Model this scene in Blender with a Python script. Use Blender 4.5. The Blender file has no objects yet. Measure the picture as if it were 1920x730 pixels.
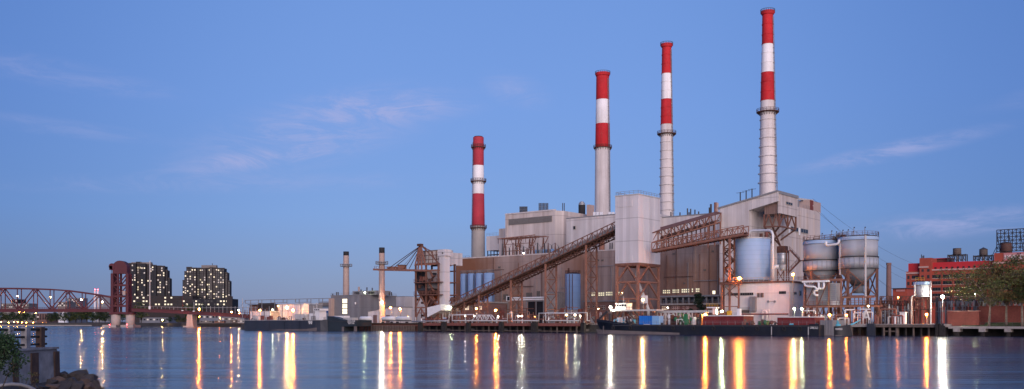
import bpy, bmesh, math, random
from mathutils import Vector, Matrix, Quaternion

random.seed(7)
SC = bpy.context.scene
COL = SC.collection

# ------------------------------------------------------------------ camera
F, HY, CX, EYE = 1750.0, 603.0, 960.0, 3.7       # focal length / horizon / centre in photo pixels, eye height in metres
cam_d = bpy.data.cameras.new('camera')
cam_d.sensor_width = 36.0
cam_d.lens = 36.0 * F / 1920.0
cam_d.shift_y = (HY - 365.0) / 1920.0
cam_d.clip_start = 0.5
cam_d.clip_end = 20000.0
cam = bpy.data.objects.new('camera', cam_d)
cam.location = (0, 0, EYE)
cam.rotation_euler = (math.radians(90), 0, 0)
COL.objects.link(cam)
SC.camera = cam

# ------------------------------------------------------------------ world: dusk sky
SUN_EL, SUN_AZ = math.radians(11.0), math.radians(172.0)     # low in the west, behind the camera
world = bpy.data.worlds.new('World')
SC.world = world
world.use_nodes = True
wn, wl = world.node_tree.nodes, world.node_tree.links
wn.clear()
w_out = wn.new('ShaderNodeOutputWorld')
w_bg = wn.new('ShaderNodeBackground')
w_sky = wn.new('ShaderNodeTexSky')
w_sky.sky_type = 'NISHITA'
w_sky.sun_disc = False
w_sky.sun_elevation = SUN_EL
w_sky.sun_rotation = SUN_AZ
w_sky.air_density = 1.0
w_sky.dust_density = 0.6
w_sky.ozone_density = 3.0
w_bg.inputs['Strength'].default_value = 0.15
w_tint = wn.new('ShaderNodeMix'); w_tint.data_type = 'RGBA'; w_tint.blend_type = 'MULTIPLY'
w_tint.inputs[0].default_value = 1.0
w_tint.inputs[7].default_value = (1.0, 0.95, 1.2, 1)
wl.new(w_sky.outputs[0], w_tint.inputs[6])
# dusk gradient by height above the horizon, over the scattered western glow of the sky texture
w_tc = wn.new('ShaderNodeTexCoord')
w_sep = wn.new('ShaderNodeSeparateXYZ')
wl.new(w_tc.outputs['Generated'], w_sep.inputs[0])
w_ramp = wn.new('ShaderNodeValToRGB')
wl.new(w_sep.outputs['Z'], w_ramp.inputs[0])
SKY = [(0.0, (1.22, 1.56, 2.85)), (0.04, (1.22, 1.74, 3.25)), (0.11, (1.20, 2.14, 4.40)), (0.22, (1.16, 2.16, 4.80)), (0.36, (1.06, 2.06, 4.75)), (1.0, (0.62, 1.35, 3.6))]
cr = w_ramp.color_ramp
for i, (p_, c_) in enumerate(SKY):
    e_ = cr.elements[i] if i < 2 else cr.elements.new(p_)
    e_.position = p_
    e_.color = (*c_, 1)
w_grad = wn.new('ShaderNodeMix'); w_grad.data_type = 'RGBA'
w_grad.inputs[0].default_value = 0.86
wl.new(w_tint.outputs[2], w_grad.inputs[6])
wl.new(w_ramp.outputs[0], w_grad.inputs[7])
# direction as azimuth and elevation
def wmath(op, a, b_=None):
    n_ = wn.new('ShaderNodeMath'); n_.operation = op
    for i_, q_ in enumerate((a, b_)):
        if q_ is None: continue
        if isinstance(q_, (int, float)): n_.inputs[i_].default_value = q_
        else: wl.new(q_, n_.inputs[i_])
    return n_.outputs[0]


def wrange(src, a, b_, lo, hi):
    n_ = wn.new('ShaderNodeMapRange'); n_.interpolation_type = 'SMOOTHSTEP'
    for i_, q_ in enumerate((a, b_, lo, hi)): n_.inputs[i_ + 1].default_value = q_
    wl.new(src, n_.inputs[0])
    return n_.outputs[0]


w_az = wmath('ARCTAN2', w_sep.outputs['X'], w_sep.outputs['Y'])
w_el = wmath('ARCSINE', w_sep.outputs['Z'])
w_ae = wn.new('ShaderNodeCombineXYZ'); wl.new(w_az, w_ae.inputs[0]); wl.new(w_el, w_ae.inputs[1])
# lens vignetting put into the sky colour: darker towards both sides
w_fall = wrange(wmath('ABSOLUTE', wmath('ADD', w_az, 0.02)), 0.12, 0.62, 1.0, 0.70)
w_fc = wn.new('ShaderNodeCombineColor')
wl.new(wmath('POWER', w_fall, 1.35), w_fc.inputs[0]); wl.new(w_fall, w_fc.inputs[1]); wl.new(wmath('POWER', w_fall, 0.62), w_fc.inputs[2])
w_deep = wn.new('ShaderNodeMix'); w_deep.data_type = 'RGBA'; w_deep.blend_type = 'MULTIPLY'; w_deep.inputs[0].default_value = 1.0
wl.new(w_grad.outputs[2], w_deep.inputs[6]); wl.new(w_fc.outputs[0], w_deep.inputs[7])
# thin cirrus: fibrous wisps, each with a place, length and slant of its own in the sky
WISPS = [(-0.205, 0.198, 0.16, 0.040, 14, 0.55), (-0.27, 0.165, 0.12, 0.012, 10, 0.55), (-0.13, 0.225, 0.12, 0.022, 4, 0.45), (0.004, 0.243, 0.045, 0.020, -16, 0.34), (0.39, 0.168, 0.11, 0.011, 8.5, 0.55), (0.44, 0.094, 0.13, 0.016, 4, 0.55),
         (-0.46, 0.235, 0.14, 0.016, -5, 0.28), (-0.45, 0.185, 0.10, 0.010, -3, 0.25), (-0.30, 0.14, 0.30, 0.012, 3, 0.22), (0.60, 0.22, 0.14, 0.014, 8, 0.35), (-0.80, 0.20, 0.16, 0.02, 9, 0.4), (1.3, 0.3, 0.2, 0.03, 5, 0.4), (2.6, 0.25, 0.25, 0.03, -5, 0.4), (-2.0, 0.3, 0.25, 0.03, 7, 0.4)]
w_sum = None
nz_ = wn.new('ShaderNodeTexNoise'); nz_.inputs['Scale'].default_value = 9.0; nz_.inputs['Detail'].default_value = 7
nz_.inputs['Roughness'].default_value = 0.7; nz_.inputs['Distortion'].default_value = 1.6
mpf_ = wn.new('ShaderNodeMapping'); mpf_.inputs['Rotation'].default_value = (0, 0, math.radians(-9)); mpf_.inputs['Scale'].default_value = (1.1, 4.2, 1)
wl.new(w_ae.outputs[0], mpf_.inputs['Vector']); wl.new(mpf_.outputs[0], nz_.inputs['Vector'])
w_fib = wrange(nz_.outputs[0], 0.36, 0.66, 0.12, 1.0)
for (a0_, e0_, L0_, T0_, dg_, amt_) in WISPS:
    mp_ = wn.new('ShaderNodeMapping'); mp_.vector_type = 'TEXTURE'
    mp_.inputs['Location'].default_value = (a0_, e0_, 0)
    mp_.inputs['Rotation'].default_value = (0, 0, math.radians(dg_))
    mp_.inputs['Scale'].default_value = (L0_, T0_, 1)
    wl.new(w_ae.outputs[0], mp_.inputs['Vector'])
    ln_ = wn.new('ShaderNodeVectorMath'); ln_.operation = 'LENGTH'; wl.new(mp_.outputs[0], ln_.inputs[0])
    k_ = wmath('MULTIPLY', wmath('MULTIPLY', wrange(ln_.outputs['Value'], 0.05, 1.15, 1.0, 0.0), w_fib), amt_)
    w_sum = k_ if w_sum is None else wmath('ADD', w_sum, k_)
w_mixc = wn.new('ShaderNodeMix'); w_mixc.data_type = 'RGBA'
w_mixc.inputs[7].default_value = (2.75, 2.95, 4.9, 1)
wl.new(wmath('MINIMUM', w_sum, 0.6), w_mixc.inputs[0])
wl.new(w_deep.outputs[2], w_mixc.inputs[6])
wl.new(w_mixc.outputs[2], w_bg.inputs['Color'])
wl.new(w_bg.outputs[0], w_out.inputs['Surface'])

# ------------------------------------------------------------------ sun: soft after-glow from the west
sun_d = bpy.data.lights.new('sun', 'SUN')
sun_d.energy = 3.7
sun_d.angle = math.radians(55)
sun_d.color = (1.0, 0.80, 0.74)
sun = bpy.data.objects.new('sun', sun_d)
# Nishita: rotation 0 puts the sun at +Y, turning clockwise seen from above
sd = Vector((math.sin(SUN_AZ) * math.cos(SUN_EL), math.cos(SUN_AZ) * math.cos(SUN_EL), math.sin(SUN_EL)))
sun.rotation_euler = sd.to_track_quat('Z', 'Y').to_euler()
sun.location = sd * 200
COL.objects.link(sun)

vs = SC.view_settings
vs.view_transform = 'Standard'
vs.look = 'None'
vs.exposure = 0.0
vs.gamma = 1.0
vs.use_curve_mapping = False
SC.cycles.max_bounces = 6
SC.cycles.diffuse_bounces = 2
SC.cycles.glossy_bounces = 3
SC.cycles.transparent_max_bounces = 6
SC.cycles.sample_clamp_indirect = 6.0
SC.cycles.use_denoising = True

# ------------------------------------------------------------------ frames
TH = math.atan(0.8)                 # the quay recedes to the left at this angle
S_, C_ = math.sin(TH), math.cos(TH)
C0 = 251.5                          # distance from the camera to the line of the quay


def Yd(x, v):
    return (C0 + v) / ((x - CX) / F * S_ + C_)


def U(x, v):
    Y = Yd(x, v)
    X = (x - CX) / F * Y
    return X * C_ - Y * S_


def Z(y, x, v):
    return EYE + (HY - y) * Yd(x, v) / F


def Vof(u, x):
    """inland distance of the point of the line u = const that shows at photo column x"""
    t = (x - CX) / F
    return u * (C_ + t * S_) / (t * C_ - S_) - C0


def Yuv(u, v):
    return -u * S_ + (v + C0) * C_


def Zuv(y, u, v):
    return EYE + (HY - y) * Yuv(u, v) / F


def WX(x, Y):
    return (x - CX) / F * Y


def WZ(y, Y):
    return EYE + (HY - y) * Y / F


ROT_PLANT = Matrix.Rotation(-TH, 4, 'Z')
FR_P = ROT_PLANT @ Matrix.Translation((0, C0, 0))
FR_W = Matrix.Identity(4)

# ------------------------------------------------------------------ materials
MATS = {}


def mat(name, col, rough=0.7, metal=0.0, var=0.18, scale=0.25, streak=0.0, streak_col=(0.12, 0.05, 0.03),
        ribs=0.0, rib_bump=0.35, seams=0.0, seam_dark=0.25, fine=0.0, stains=(), stain_col=(0.10, 0.035, 0.018), bump=0.0, spec=0.4,
        rust=0.0, rust_col=(0.12, 0.045, 0.02)):
    m = bpy.data.materials.new(name)
    m.use_nodes = True
    n, l = m.node_tree.nodes, m.node_tree.links
    b = n['Principled BSDF']
    b.inputs['Roughness'].default_value = rough
    b.inputs['Metallic'].default_value = metal
    b.inputs['Specular IOR Level'].default_value = spec
    geo = n.new('ShaderNodeNewGeometry')
    mp = n.new('ShaderNodeMapping'); mp.inputs['Rotation'].default_value = (0, 0, TH)
    l.new(geo.outputs['Position'], mp.inputs['Vector'])
    P = mp.outputs[0]

    def noise(sc, vec=None, det=4, vscale=None, rgh=0.55):
        nt = n.new('ShaderNodeTexNoise')
        nt.inputs['Scale'].default_value = sc
        nt.inputs['Detail'].default_value = det
        nt.inputs['Roughness'].default_value = rgh
        if vscale:
            q = n.new('ShaderNodeVectorMath'); q.operation = 'MULTIPLY'
            q.inputs[1].default_value = vscale
            l.new(P, q.inputs[0]); l.new(q.outputs[0], nt.inputs['Vector'])
        else:
            l.new(P, nt.inputs['Vector'])
        return nt.outputs[0]

    def rng(src, a, c, lo, hi):
        r = n.new('ShaderNodeMapRange')
        for i, vv in enumerate((a, c, lo, hi)):
            r.inputs[i + 1].default_value = vv
        l.new(src, r.inputs[0])
        return r.outputs[0]

    def mix(fac, a, c, mode='MIX'):
        x = n.new('ShaderNodeMix'); x.data_type = 'RGBA'; x.blend_type = mode
        if isinstance(fac, (int, float)):
            x.inputs[0].default_value = fac
        else:
            l.new(fac, x.inputs[0])
        for k, vv in ((6, a), (7, c)):
            if isinstance(vv, tuple):
                x.inputs[k].default_value = (*vv[:3], 1)
            else:
                l.new(vv, x.inputs[k])
        return x.outputs[2]

    def mth(op, a, c=None):
        x = n.new('ShaderNodeMath'); x.operation = op
        for k, vv in enumerate((a, c)):
            if vv is None:
                continue
            if isinstance(vv, (int, float)):
                x.inputs[k].default_value = vv
            else:
                l.new(vv, x.inputs[k])
        return x.outputs[0]

    c = tuple(col)
    if var:
        f = rng(noise(scale), 0.25, 0.75, 0, 1)
        c = mix(f, tuple(k * (1 - var) for k in col), tuple(min(1, k * (1 + var)) for k in col))
    if fine:
        f = rng(noise(2.2, det=6), 0.3, 0.7, 1 - fine, 1 + fine * 0.5)
        cc = n.new('ShaderNodeCombineColor')
        for i in range(3):
            l.new(f, cc.inputs[i])
        c = mix(1.0, c, cc.outputs[0], 'MULTIPLY')
    if streak:
        f = rng(noise(1.0, vscale=(0.55, 0.55, 0.035), det=5), 0.48, 0.78, 0, streak)
        c = mix(f, c, streak_col)
    if rust:
        f = rng(noise(0.9, det=7, rgh=0.65), 0.5, 0.72, 0, rust)
        c = mix(f, c, rust_col)
    h = None
    if ribs or seams:
        sx = n.new('ShaderNodeSeparateXYZ'); l.new(P, sx.inputs[0])
        s = mth('ADD', sx.outputs[0], sx.outputs[1])
        if ribs:
            w = mth('SINE', mth('MULTIPLY', s, 2 * math.pi / ribs))
            h = w
            # sheets of cladding weather a little differently from strip to strip
            wn_ = n.new('ShaderNodeTexWhiteNoise'); wn_.noise_dimensions = '1D'
            l.new(mth('FLOOR', mth('MULTIPLY', s, 1.0 / (ribs * 2.0))), wn_.inputs['W'])
            f = rng(wn_.outputs[0], 0, 1, 0.88, 1.09)
            cc = n.new('ShaderNodeCombineColor')
            for i in range(3):
                l.new(f, cc.inputs[i])
            c = mix(1.0, c, cc.outputs[0], 'MULTIPLY')
        if seams:
            zf = mth('FRACT', mth('MULTIPLY', sx.outputs[2], 1.0 / seams))
            ln = mth('LESS_THAN', zf, 0.30 / seams)
            c = mix(mth('MULTIPLY', ln, seam_dark), c, (0.03, 0.025, 0.025))
    for (su, sv, sz, sr, amt) in stains:
        d = n.new('ShaderNodeVectorMath'); d.operation = 'DISTANCE'
        q = n.new('ShaderNodeVectorMath'); q.operation = 'MULTIPLY'; q.inputs[1].default_value = (1, 1, 0.55)
        l.new(P, q.inputs[0]); l.new(q.outputs[0], d.inputs[0])
        d.inputs[1].default_value = (su, sv + C0, sz * 0.55)
        nn = noise(0.16, det=5)
        dd = mth('ADD', d.outputs['Value'], mth('MULTIPLY', mth('SUBTRACT', nn, 0.5), sr * 0.9))
        f = rng(dd, sr * 0.35, sr, amt, 0)
        c = mix(f, c, stain_col)
    if isinstance(c, tuple):
        b.inputs['Base Color'].default_value = (*c, 1)
    else:
        l.new(c, b.inputs['Base Color'])
    if bump or ribs:
        bp = n.new('ShaderNodeBump')
        if ribs:
            bp.inputs['Strength'].default_value = rib_bump
            bp.inputs['Distance'].default_value = 0.06
            l.new(h, bp.inputs['Height'])
        else:
            bp.inputs['Strength'].default_value = bump
            bp.inputs['Distance'].default_value = 0.1
            l.new(noise(1.6, det=6), bp.inputs['Height'])
        l.new(bp.outputs[0], b.inputs['Normal'])
    MATS[name] = m
    return m


def emit(name, col, strength, base=(0.5, 0.5, 0.5)):
    m = bpy.data.materials.new(name)
    m.use_nodes = True
    b = m.node_tree.nodes['Principled BSDF']
    b.inputs['Base Color'].default_value = (*base, 1)
    b.inputs['Emission Color'].default_value = (*col, 1)
    b.inputs['Emission Strength'].default_value = strength
    MATS[name] = m
    return m


# ------------------------------------------------------------------ mesh builders
MESH = {}


def mesh_of(name, verts, faces, m, smooth=False):
    me = bpy.data.meshes.new(name)
    me.from_pydata([tuple(v) for v in verts], [], faces)
    if m is not None:
        me.materials.append(MATS[m])
    if smooth:
        me.polygons.foreach_set('use_smooth', [True] * len(me.polygons))
    me.update()
    return me


CUBE_V = [(x, y, z) for z in (-.5, .5) for y in (-.5, .5) for x in (-.5, .5)]
CUBE_F = [(0, 2, 3, 1), (4, 5, 7, 6), (0, 1, 5, 4), (2, 6, 7, 3), (0, 4, 6, 2), (1, 3, 7, 5)]


def cube_mesh(m):
    k = ('cube', m)
    if k not in MESH:
        MESH[k] = mesh_of('block', CUBE_V, CUBE_F, m)
    return MESH[k]


def cyl_data(n, r0=1.0, r1=1.0, z0=0.0, z1=1.0, cap=True, off=0):
    v = [(math.cos(2 * math.pi * i / n) * r0, math.sin(2 * math.pi * i / n) * r0, z0) for i in range(n)]
    v += [(math.cos(2 * math.pi * i / n) * r1, math.sin(2 * math.pi * i / n) * r1, z1) for i in range(n)]
    f = [(i, (i + 1) % n, n + (i + 1) % n, n + i) for i in range(n)]
    if cap:
        f += [tuple(range(n - 1, -1, -1)), tuple(range(n, 2 * n))]
    return v, f


def cyl_mesh(m, n, taper=1.0):
    k = ('cyl', m, n, round(taper, 3))
    if k not in MESH:
        v, f = cyl_data(n, 1.0, taper)
        me = mesh_of('round', v, f, m)
        sm = [len(p.vertices) == 4 for p in me.polygons]
        me.polygons.foreach_set('use_smooth', sm)
        MESH[k] = me
    return MESH[k]


class MB:
    """collects boxes, beams, tubes ... and links them as ONE mesh"""
    def __init__(s):
        s.v, s.f = [], []

    def add(s, v, f, M=None):
        o = len(s.v)
        s.v += [tuple(M @ Vector(p)) for p in v] if M is not None else [tuple(p) for p in v]
        s.f += [tuple(i + o for i in q) for q in f]
        return s

    def box(s, x0, x1, y0, y1, z0, z1):
        return s.add([(x0 + (x1 - x0) * (a + .5), y0 + (y1 - y0) * (b + .5), z0 + (z1 - z0) * (c + .5)) for a, b, c in CUBE_V], CUBE_F)

    def beam(s, p, q, w, h=None):
        return s.add(CUBE_V, CUBE_F, beam_matrix(p, q, w, h))

    def cyl(s, p, q, r, n=8, r1=None):
        p, q = Vector(p), Vector(q)
        d = q - p
        M = Matrix.Translation(p) @ d.to_track_quat('Z', 'Y').to_matrix().to_4x4()
        v, f = cyl_data(n, r, r if r1 is None else r1, 0, d.length)
        return s.add(v, f, M)

    def tube(s, pts, r, n=7):
        pts = [Vector(p) for p in pts]
        rs = r if isinstance(r, (list, tuple)) else [r] * len(pts)
        o = len(s.v)
        up = None
        for i, p in enumerate(pts):
            d = (pts[min(i + 1, len(pts) - 1)] - pts[max(i - 1, 0)]).normalized()
            if up is None:
                up = d.orthogonal().normalized()
            else:
                up = (up - d * up.dot(d))
                up = up.normalized() if up.length > 1e-6 else d.orthogonal().normalized()
            sd_ = d.cross(up)
            for k in range(n):
                a = 2 * math.pi * k / n
                s.v.append(tuple(p + (up * math.cos(a) + sd_ * math.sin(a)) * rs[i]))
        for i in range(len(pts) - 1):
            for k in range(n):
                a, b = o + i * n + k, o + i * n + (k + 1) % n
                s.f.append((a, b, b + n, a + n))
        s.f.append(tuple(o + k for k in range(n - 1, -1, -1)))
        s.f.append(tuple(o + (len(pts) - 1) * n + k for k in range(n)))
        return s

    def prism(s, poly, d):
        """poly: list of 3-D points of one face; d: extrusion vector"""
        n = len(poly)
        d = Vector(d)
        v = [Vector(p) for p in poly] + [Vector(p) + d for p in poly]
        f = [tuple(range(n - 1, -1, -1)), tuple(range(n, 2 * n))] + [(i, (i + 1) % n, n + (i + 1) % n, n + i) for i in range(n)]
        return s.add(v, f)


def beam_matrix(p, q, w, h=None):
    p, q = Vector(p), Vector(q)
    d = q - p
    L = d.length
    z = d.normalized()
    up = Vector((0, 0, 1)) if abs(z.z) < 0.95 else Vector((0, 1, 0))
    x = up.cross(z).normalized()
    y = z.cross(x)
    R = Matrix((x, y, z)).transposed().to_4x4()
    return Matrix.Translation((p + q) / 2) @ R @ Matrix.Diagonal((w, h or w, L, 1))


def fix_normals(me):
    bm = bmesh.new(); bm.from_mesh(me)
    bmesh.ops.recalc_face_normals(bm, faces=bm.faces)
    bm.to_mesh(me); bm.free()


class Thing:
    def __init__(s, name, label, cat, org, frame=FR_P, group=None, kind=None):
        s.org = Vector(org)
        o = bpy.data.objects.new(name, None)
        o.empty_display_size = 0.5
        o.matrix_world = frame @ Matrix.Translation(s.org)
        COL.objects.link(o)
        o['label'] = label
        if kind:
            o['kind'] = kind
        else:
            o['category'] = cat
        if group:
            o['group'] = group
        s.o = o

    def _new(s, name, me, M=None, parent=None, label=None, kind=None):
        o = bpy.data.objects.new(name, me)
        COL.objects.link(o)
        T = Matrix.Translation(-s.org)
        L = T @ M if M is not None else T
        if parent is not None:
            o.parent = parent
            o.matrix_basis = parent.matrix_basis.inverted() @ L
        else:
            o.parent = s.o
            o.matrix_basis = L
        if label:
            o['label'] = label
        if kind:
            o['kind'] = kind
        return o

    def box(s, name, m, x0, x1, y0, y1, z0, z1, **k):
        M = Matrix.Translation(((x0 + x1) / 2, (y0 + y1) / 2, (z0 + z1) / 2)) @ Matrix.Diagonal((abs(x1 - x0), abs(y1 - y0), abs(z1 - z0), 1))
        return s._new(name, cube_mesh(m), M, **k)

    def beam(s, name, m, p, q, w, h=None, **k):
        return s._new(name, cube_mesh(m), beam_matrix(p, q, w, h), **k)

    def cyl(s, name, m, x, y, z0, z1, r, n=24, r1=None, **k):
        tp = 1.0 if r1 is None else r1 / r
        M = Matrix.Translation((x, y, z0)) @ Matrix.Diagonal((r, r, z1 - z0, 1))
        return s._new(name, cyl_mesh(m, n, tp), M, **k)

    def rod(s, name, m, p, q, r, n=8, **k):
        p, q = Vector(p), Vector(q)
        d = q - p
        M = Matrix.Translation(p) @ d.to_track_quat('Z', 'Y').to_matrix().to_4x4() @ Matrix.Diagonal((r, r, d.length, 1))
        return s._new(name, cyl_mesh(m, n), M, **k)

    def mesh(s, name, m, mb, smooth=False, **k):
        """a mesh of its own, its origin at the thing's base"""
        me = mesh_of(name, [Vector(p) - s.org for p in mb.v], mb.f, m)
        fix_normals(me)
        if smooth:
            me.polygons.foreach_set('use_smooth', [len(p.vertices) <= 4 for p in me.polygons])
        o = s._new(name, me, Matrix.Translation(s.org), **k)
        return o

    def tube(s, name, m, pts, r, n=8, **k):
        return s.mesh(name, m, MB().tube(pts, r, n), smooth=True, **k)


def single(name, label, cat, m, mb, org, frame=FR_P, group=None, kind=None, smooth=False):
    """a thing that is one mesh"""
    org = Vector(org)
    me = mesh_of(name, [Vector(p) - org for p in mb.v], mb.f, m)
    fix_normals(me)
    if smooth:
        me.polygons.foreach_set('use_smooth', [len(p.vertices) <= 4 for p in me.polygons])
    o = bpy.data.objects.new(name, me)
    o.matrix_world = frame @ Matrix.Translation(org)
    COL.objects.link(o)
    if label:
        o['label'] = label
    if kind:
        o['kind'] = kind
    else:
        o['category'] = cat
    if group:
        o['group'] = group
    return o


def lerp(a, b, t):
    return tuple(a[i] + (b[i] - a[i]) * t for i in range(len(a)))


def text_mesh(body, size, m, extrude=0.02):
    cu = bpy.data.curves.new('lettering', 'FONT')
    cu.body = body
    cu.size = size
    cu.extrude = extrude
    cu.align_x = 'CENTER'
    cu.align_y = 'CENTER'
    tmp = bpy.data.objects.new('lettering_tmp', cu)
    COL.objects.link(tmp)
    dg = bpy.context.evaluated_depsgraph_get()
    me = bpy.data.meshes.new_from_object(tmp.evaluated_get(dg))
    bpy.data.objects.remove(tmp)
    me.materials.clear()
    me.materials.append(MATS[m])
    me.name = 'lettering'
    return me


def lettering(T, body, size, m, p, width=None, face='quay', **k):
    """raised letters on a face that looks towards the water (-v) or to the right (+u)"""
    me = text_mesh(body, size, m)
    xs = [v.co.x for v in me.vertices]
    sx = width / (max(xs) - min(xs)) if width else 1.0
    R = Matrix(((1, 0, 0), (0, 0, -1), (0, 1, 0))).to_4x4()       # x right, y up, facing -v
    if face == 'side':
        R = Matrix.Rotation(math.radians(90), 4, 'Z') @ R
    return T._new('lettering', me, Matrix.Translation(p) @ R @ Matrix.Diagonal((sx, 1, 1, 1)), **k)


ORD = ['first', 'second', 'third', 'fourth', 'fifth', 'sixth', 'seventh', 'eighth', 'ninth', 'tenth', 'eleventh', 'twelfth', 'thirteenth', 'fourteenth', 'fifteenth', 'sixteenth',
       'seventeenth', 'eighteenth', 'nineteenth', 'twentieth', 'twenty-first', 'twenty-second', 'twenty-third', 'twenty-fourth']

# ------------------------------------------------------------------ material set
hallstain = [(U(862, 60), 60, 22, 19, 0.92), (U(905, 60), 60, 30, 13, 0.55), (U(1243, 60), 60, 21, 9, 0.55),
             (U(1075, 60), 60, 28, 9, 0.5), (U(1030, 60), 60, 30, 8, 0.25), (U(1320, 60), 60, 14, 12, 0.5), (U(1180, 60), 60, 14, 12, 0.45), (U(1270, 60), 60, 12, 11, 0.5), (U(1345, 60), 60, 24, 7, 0.4), (U(960, 60), 60, 12, 12, 0.45), (U(1100, 60), 60, 25, 8, 0.5)]
mat('cladding_pale', (0.54, 0.505, 0.50), 0.55, var=0.07, ribs=0.75, rib_bump=0.25, seams=9.3, seam_dark=0.26, streak=0.45, streak_col=(0.30, 0.225, 0.20))
mat('cladding_tower', (0.57, 0.54, 0.55), 0.6, var=0.08, scale=0.12, ribs=0.7, rib_bump=0.25, seams=7.4, seam_dark=0.28, streak=0.3, streak_col=(0.34, 0.28, 0.26))
mat('cladding_hall', (0.325, 0.25, 0.222), 0.6, var=0.14, scale=0.06, ribs=0.8, rib_bump=0.3, seams=7.2, seam_dark=0.12, streak=0.75, streak_col=(0.15, 0.09, 0.07), stains=hallstain, stain_col=(0.19, 0.078, 0.034))
mat('cladding_block', (0.53, 0.465, 0.435), 0.6, var=0.1, scale=0.08, ribs=0.8, rib_bump=0.25, seams=8.7, seam_dark=0.3, streak=0.65, streak_col=(0.24, 0.165, 0.13))
mat('cladding_grey', (0.21, 0.205, 0.215), 0.6, var=0.06, ribs=1.1, rib_bump=0.15, seams=5.2, seam_dark=0.1)
mat('cladding_brown', (0.21, 0.135, 0.115), 0.65, var=0.12, ribs=0.8, streak=0.4, streak_col=(0.10, 0.055, 0.045))
mat('cladding_white', (0.70, 0.66, 0.645), 0.55, var=0.05, ribs=0.9, rib_bump=0.2, seams=6.0, seam_dark=0.1, streak=0.16, streak_col=(0.32, 0.24, 0.2))
mat('stack_white', (0.78, 0.76, 0.77), 0.8, var=0.1, scale=0.15, streak=0.42, streak_col=(0.42, 0.35, 0.33), fine=0.08)
mat('stack_red', (0.48, 0.014, 0.020), 0.8, var=0.2, scale=0.15, streak=0.5, streak_col=(0.22, 0.012, 0.016), rust=0.25, rust_col=(0.50, 0.10, 0.09), fine=0.15)
mat('stack_rose', (0.40, 0.035, 0.055), 0.8, var=0.2, scale=0.15, streak=0.45, streak_col=(0.26, 0.05, 0.06), fine=0.15)
mat('stack_steel', (0.60, 0.555, 0.545), 0.8, var=0.12, scale=0.12, streak=0.55, streak_col=(0.33, 0.25, 0.22), fine=0.1)
mat('stack_concrete', (0.34, 0.31, 0.285), 0.85, var=0.1, streak=0.35, streak_col=(0.22, 0.19, 0.17), bump=0.1)
mat('stack_tan', (0.40, 0.295, 0.255), 0.7, var=0.08, streak=0.25, streak_col=(0.25, 0.17, 0.14))
mat('soot', (0.02, 0.02, 0.022), 0.8)
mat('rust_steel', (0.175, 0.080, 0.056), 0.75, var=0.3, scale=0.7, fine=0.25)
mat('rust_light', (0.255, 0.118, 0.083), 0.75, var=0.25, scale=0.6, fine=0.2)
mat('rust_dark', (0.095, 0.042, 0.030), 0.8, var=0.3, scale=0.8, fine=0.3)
mat('dark_steel', (0.045, 0.045, 0.05), 0.6, var=0.2)
mat('grey_steel', (0.22, 0.22, 0.23), 0.55, var=0.15, scale=0.8, rust=0.25)
mat('pale_steel', (0.46, 0.45, 0.44), 0.5, var=0.12, scale=0.8, rust=0.25)
mat('white_paint', (0.74, 0.73, 0.72), 0.45, var=0.06, scale=0.8, rust=0.12)
mat('blue_tank', (0.19, 0.31, 0.52), 0.8, var=0.08, streak=0.2, streak_col=(0.16, 0.16, 0.18), seams=2.4, seam_dark=0.06)
mat('blue_silo', (0.32, 0.45, 0.64), 0.8, var=0.06, streak=0.12, streak_col=(0.26, 0.27, 0.3), seams=1.4, seam_dark=0.07)
mat('silo_grey', (0.37, 0.39, 0.43), 0.8, var=0.1, streak=0.3, streak_col=(0.24, 0.2, 0.19))
mat('silo_cone', (0.17, 0.185, 0.20), 0.6, var=0.15, streak=0.3, streak_col=(0.1, 0.09, 0.085))
mat('galvanised', (0.38, 0.39, 0.40), 0.4, metal=0.5, var=0.12, scale=0.7)
mat('glass_dark', (0.02, 0.022, 0.026), 0.15, var=0)
mat('louvre', (0.11, 0.095, 0.085), 0.7, var=0.2, scale=1.2)
mat('window_frame', (0.34, 0.30, 0.26), 0.6, var=0.1)
emit('window_lit', (1.0, 0.86, 0.42), 0.8)
emit('window_warm', (1.0, 0.80, 0.50), 1.1)
emit('window_bright', (1.0, 0.88, 0.55), 1.6)
mat('brick_red', (0.34, 0.066, 0.042), 0.85, var=0.15, scale=0.12, fine=0.12)
mat('brick_wall', (0.155, 0.040, 0.034), 0.85, var=0.2, scale=0.3, fine=0.2)
mat('brick_brown', (0.20, 0.115, 0.10), 0.85, var=0.15, fine=0.15)
mat('paint_red', (0.46, 0.022, 0.028), 0.6, var=0.08)
mat('stone_trim', (0.47, 0.30, 0.26), 0.7, var=0.08)
mat('sign_pink', (0.46, 0.20, 0.20), 0.6, var=0.05)
mat('concrete', (0.33, 0.30, 0.28), 0.85, var=0.2, scale=0.4, fine=0.2, streak=0.3, streak_col=(0.15, 0.12, 0.1))
mat('concrete_wall', (0.27, 0.265, 0.27), 0.9, var=0.22, scale=0.9, fine=0.3, streak=0.6, streak_col=(0.085, 0.06, 0.05), bump=0.4)
mat('concrete_stain', (0.075, 0.045, 0.035), 0.9, var=0.3, scale=1.5, fine=0.3, streak=0.5, streak_col=(0.05, 0.035, 0.03), bump=0.4)
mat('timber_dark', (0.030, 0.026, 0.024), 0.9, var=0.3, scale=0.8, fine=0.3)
mat('timber_pale', (0.13, 0.10, 0.085), 0.9, var=0.25, scale=0.8, fine=0.3)
mat('fascia_red', (0.20, 0.070, 0.055), 0.8, var=0.2, scale=0.6, fine=0.25)
mat('hull_dark', (0.011, 0.013, 0.019), 0.5, var=0.25, scale=0.35, streak=0.2, streak_col=(0.06, 0.05, 0.05))
mat('hull_blue', (0.032, 0.037, 0.050), 0.5, var=0.2, scale=0.3, streak=0.2, streak_col=(0.09, 0.08, 0.08))
mat('hull_green', (0.026, 0.034, 0.040), 0.5, var=0.2)
mat('boot_grey', (0.15, 0.125, 0.118), 0.7, var=0.2, scale=0.5)
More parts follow.
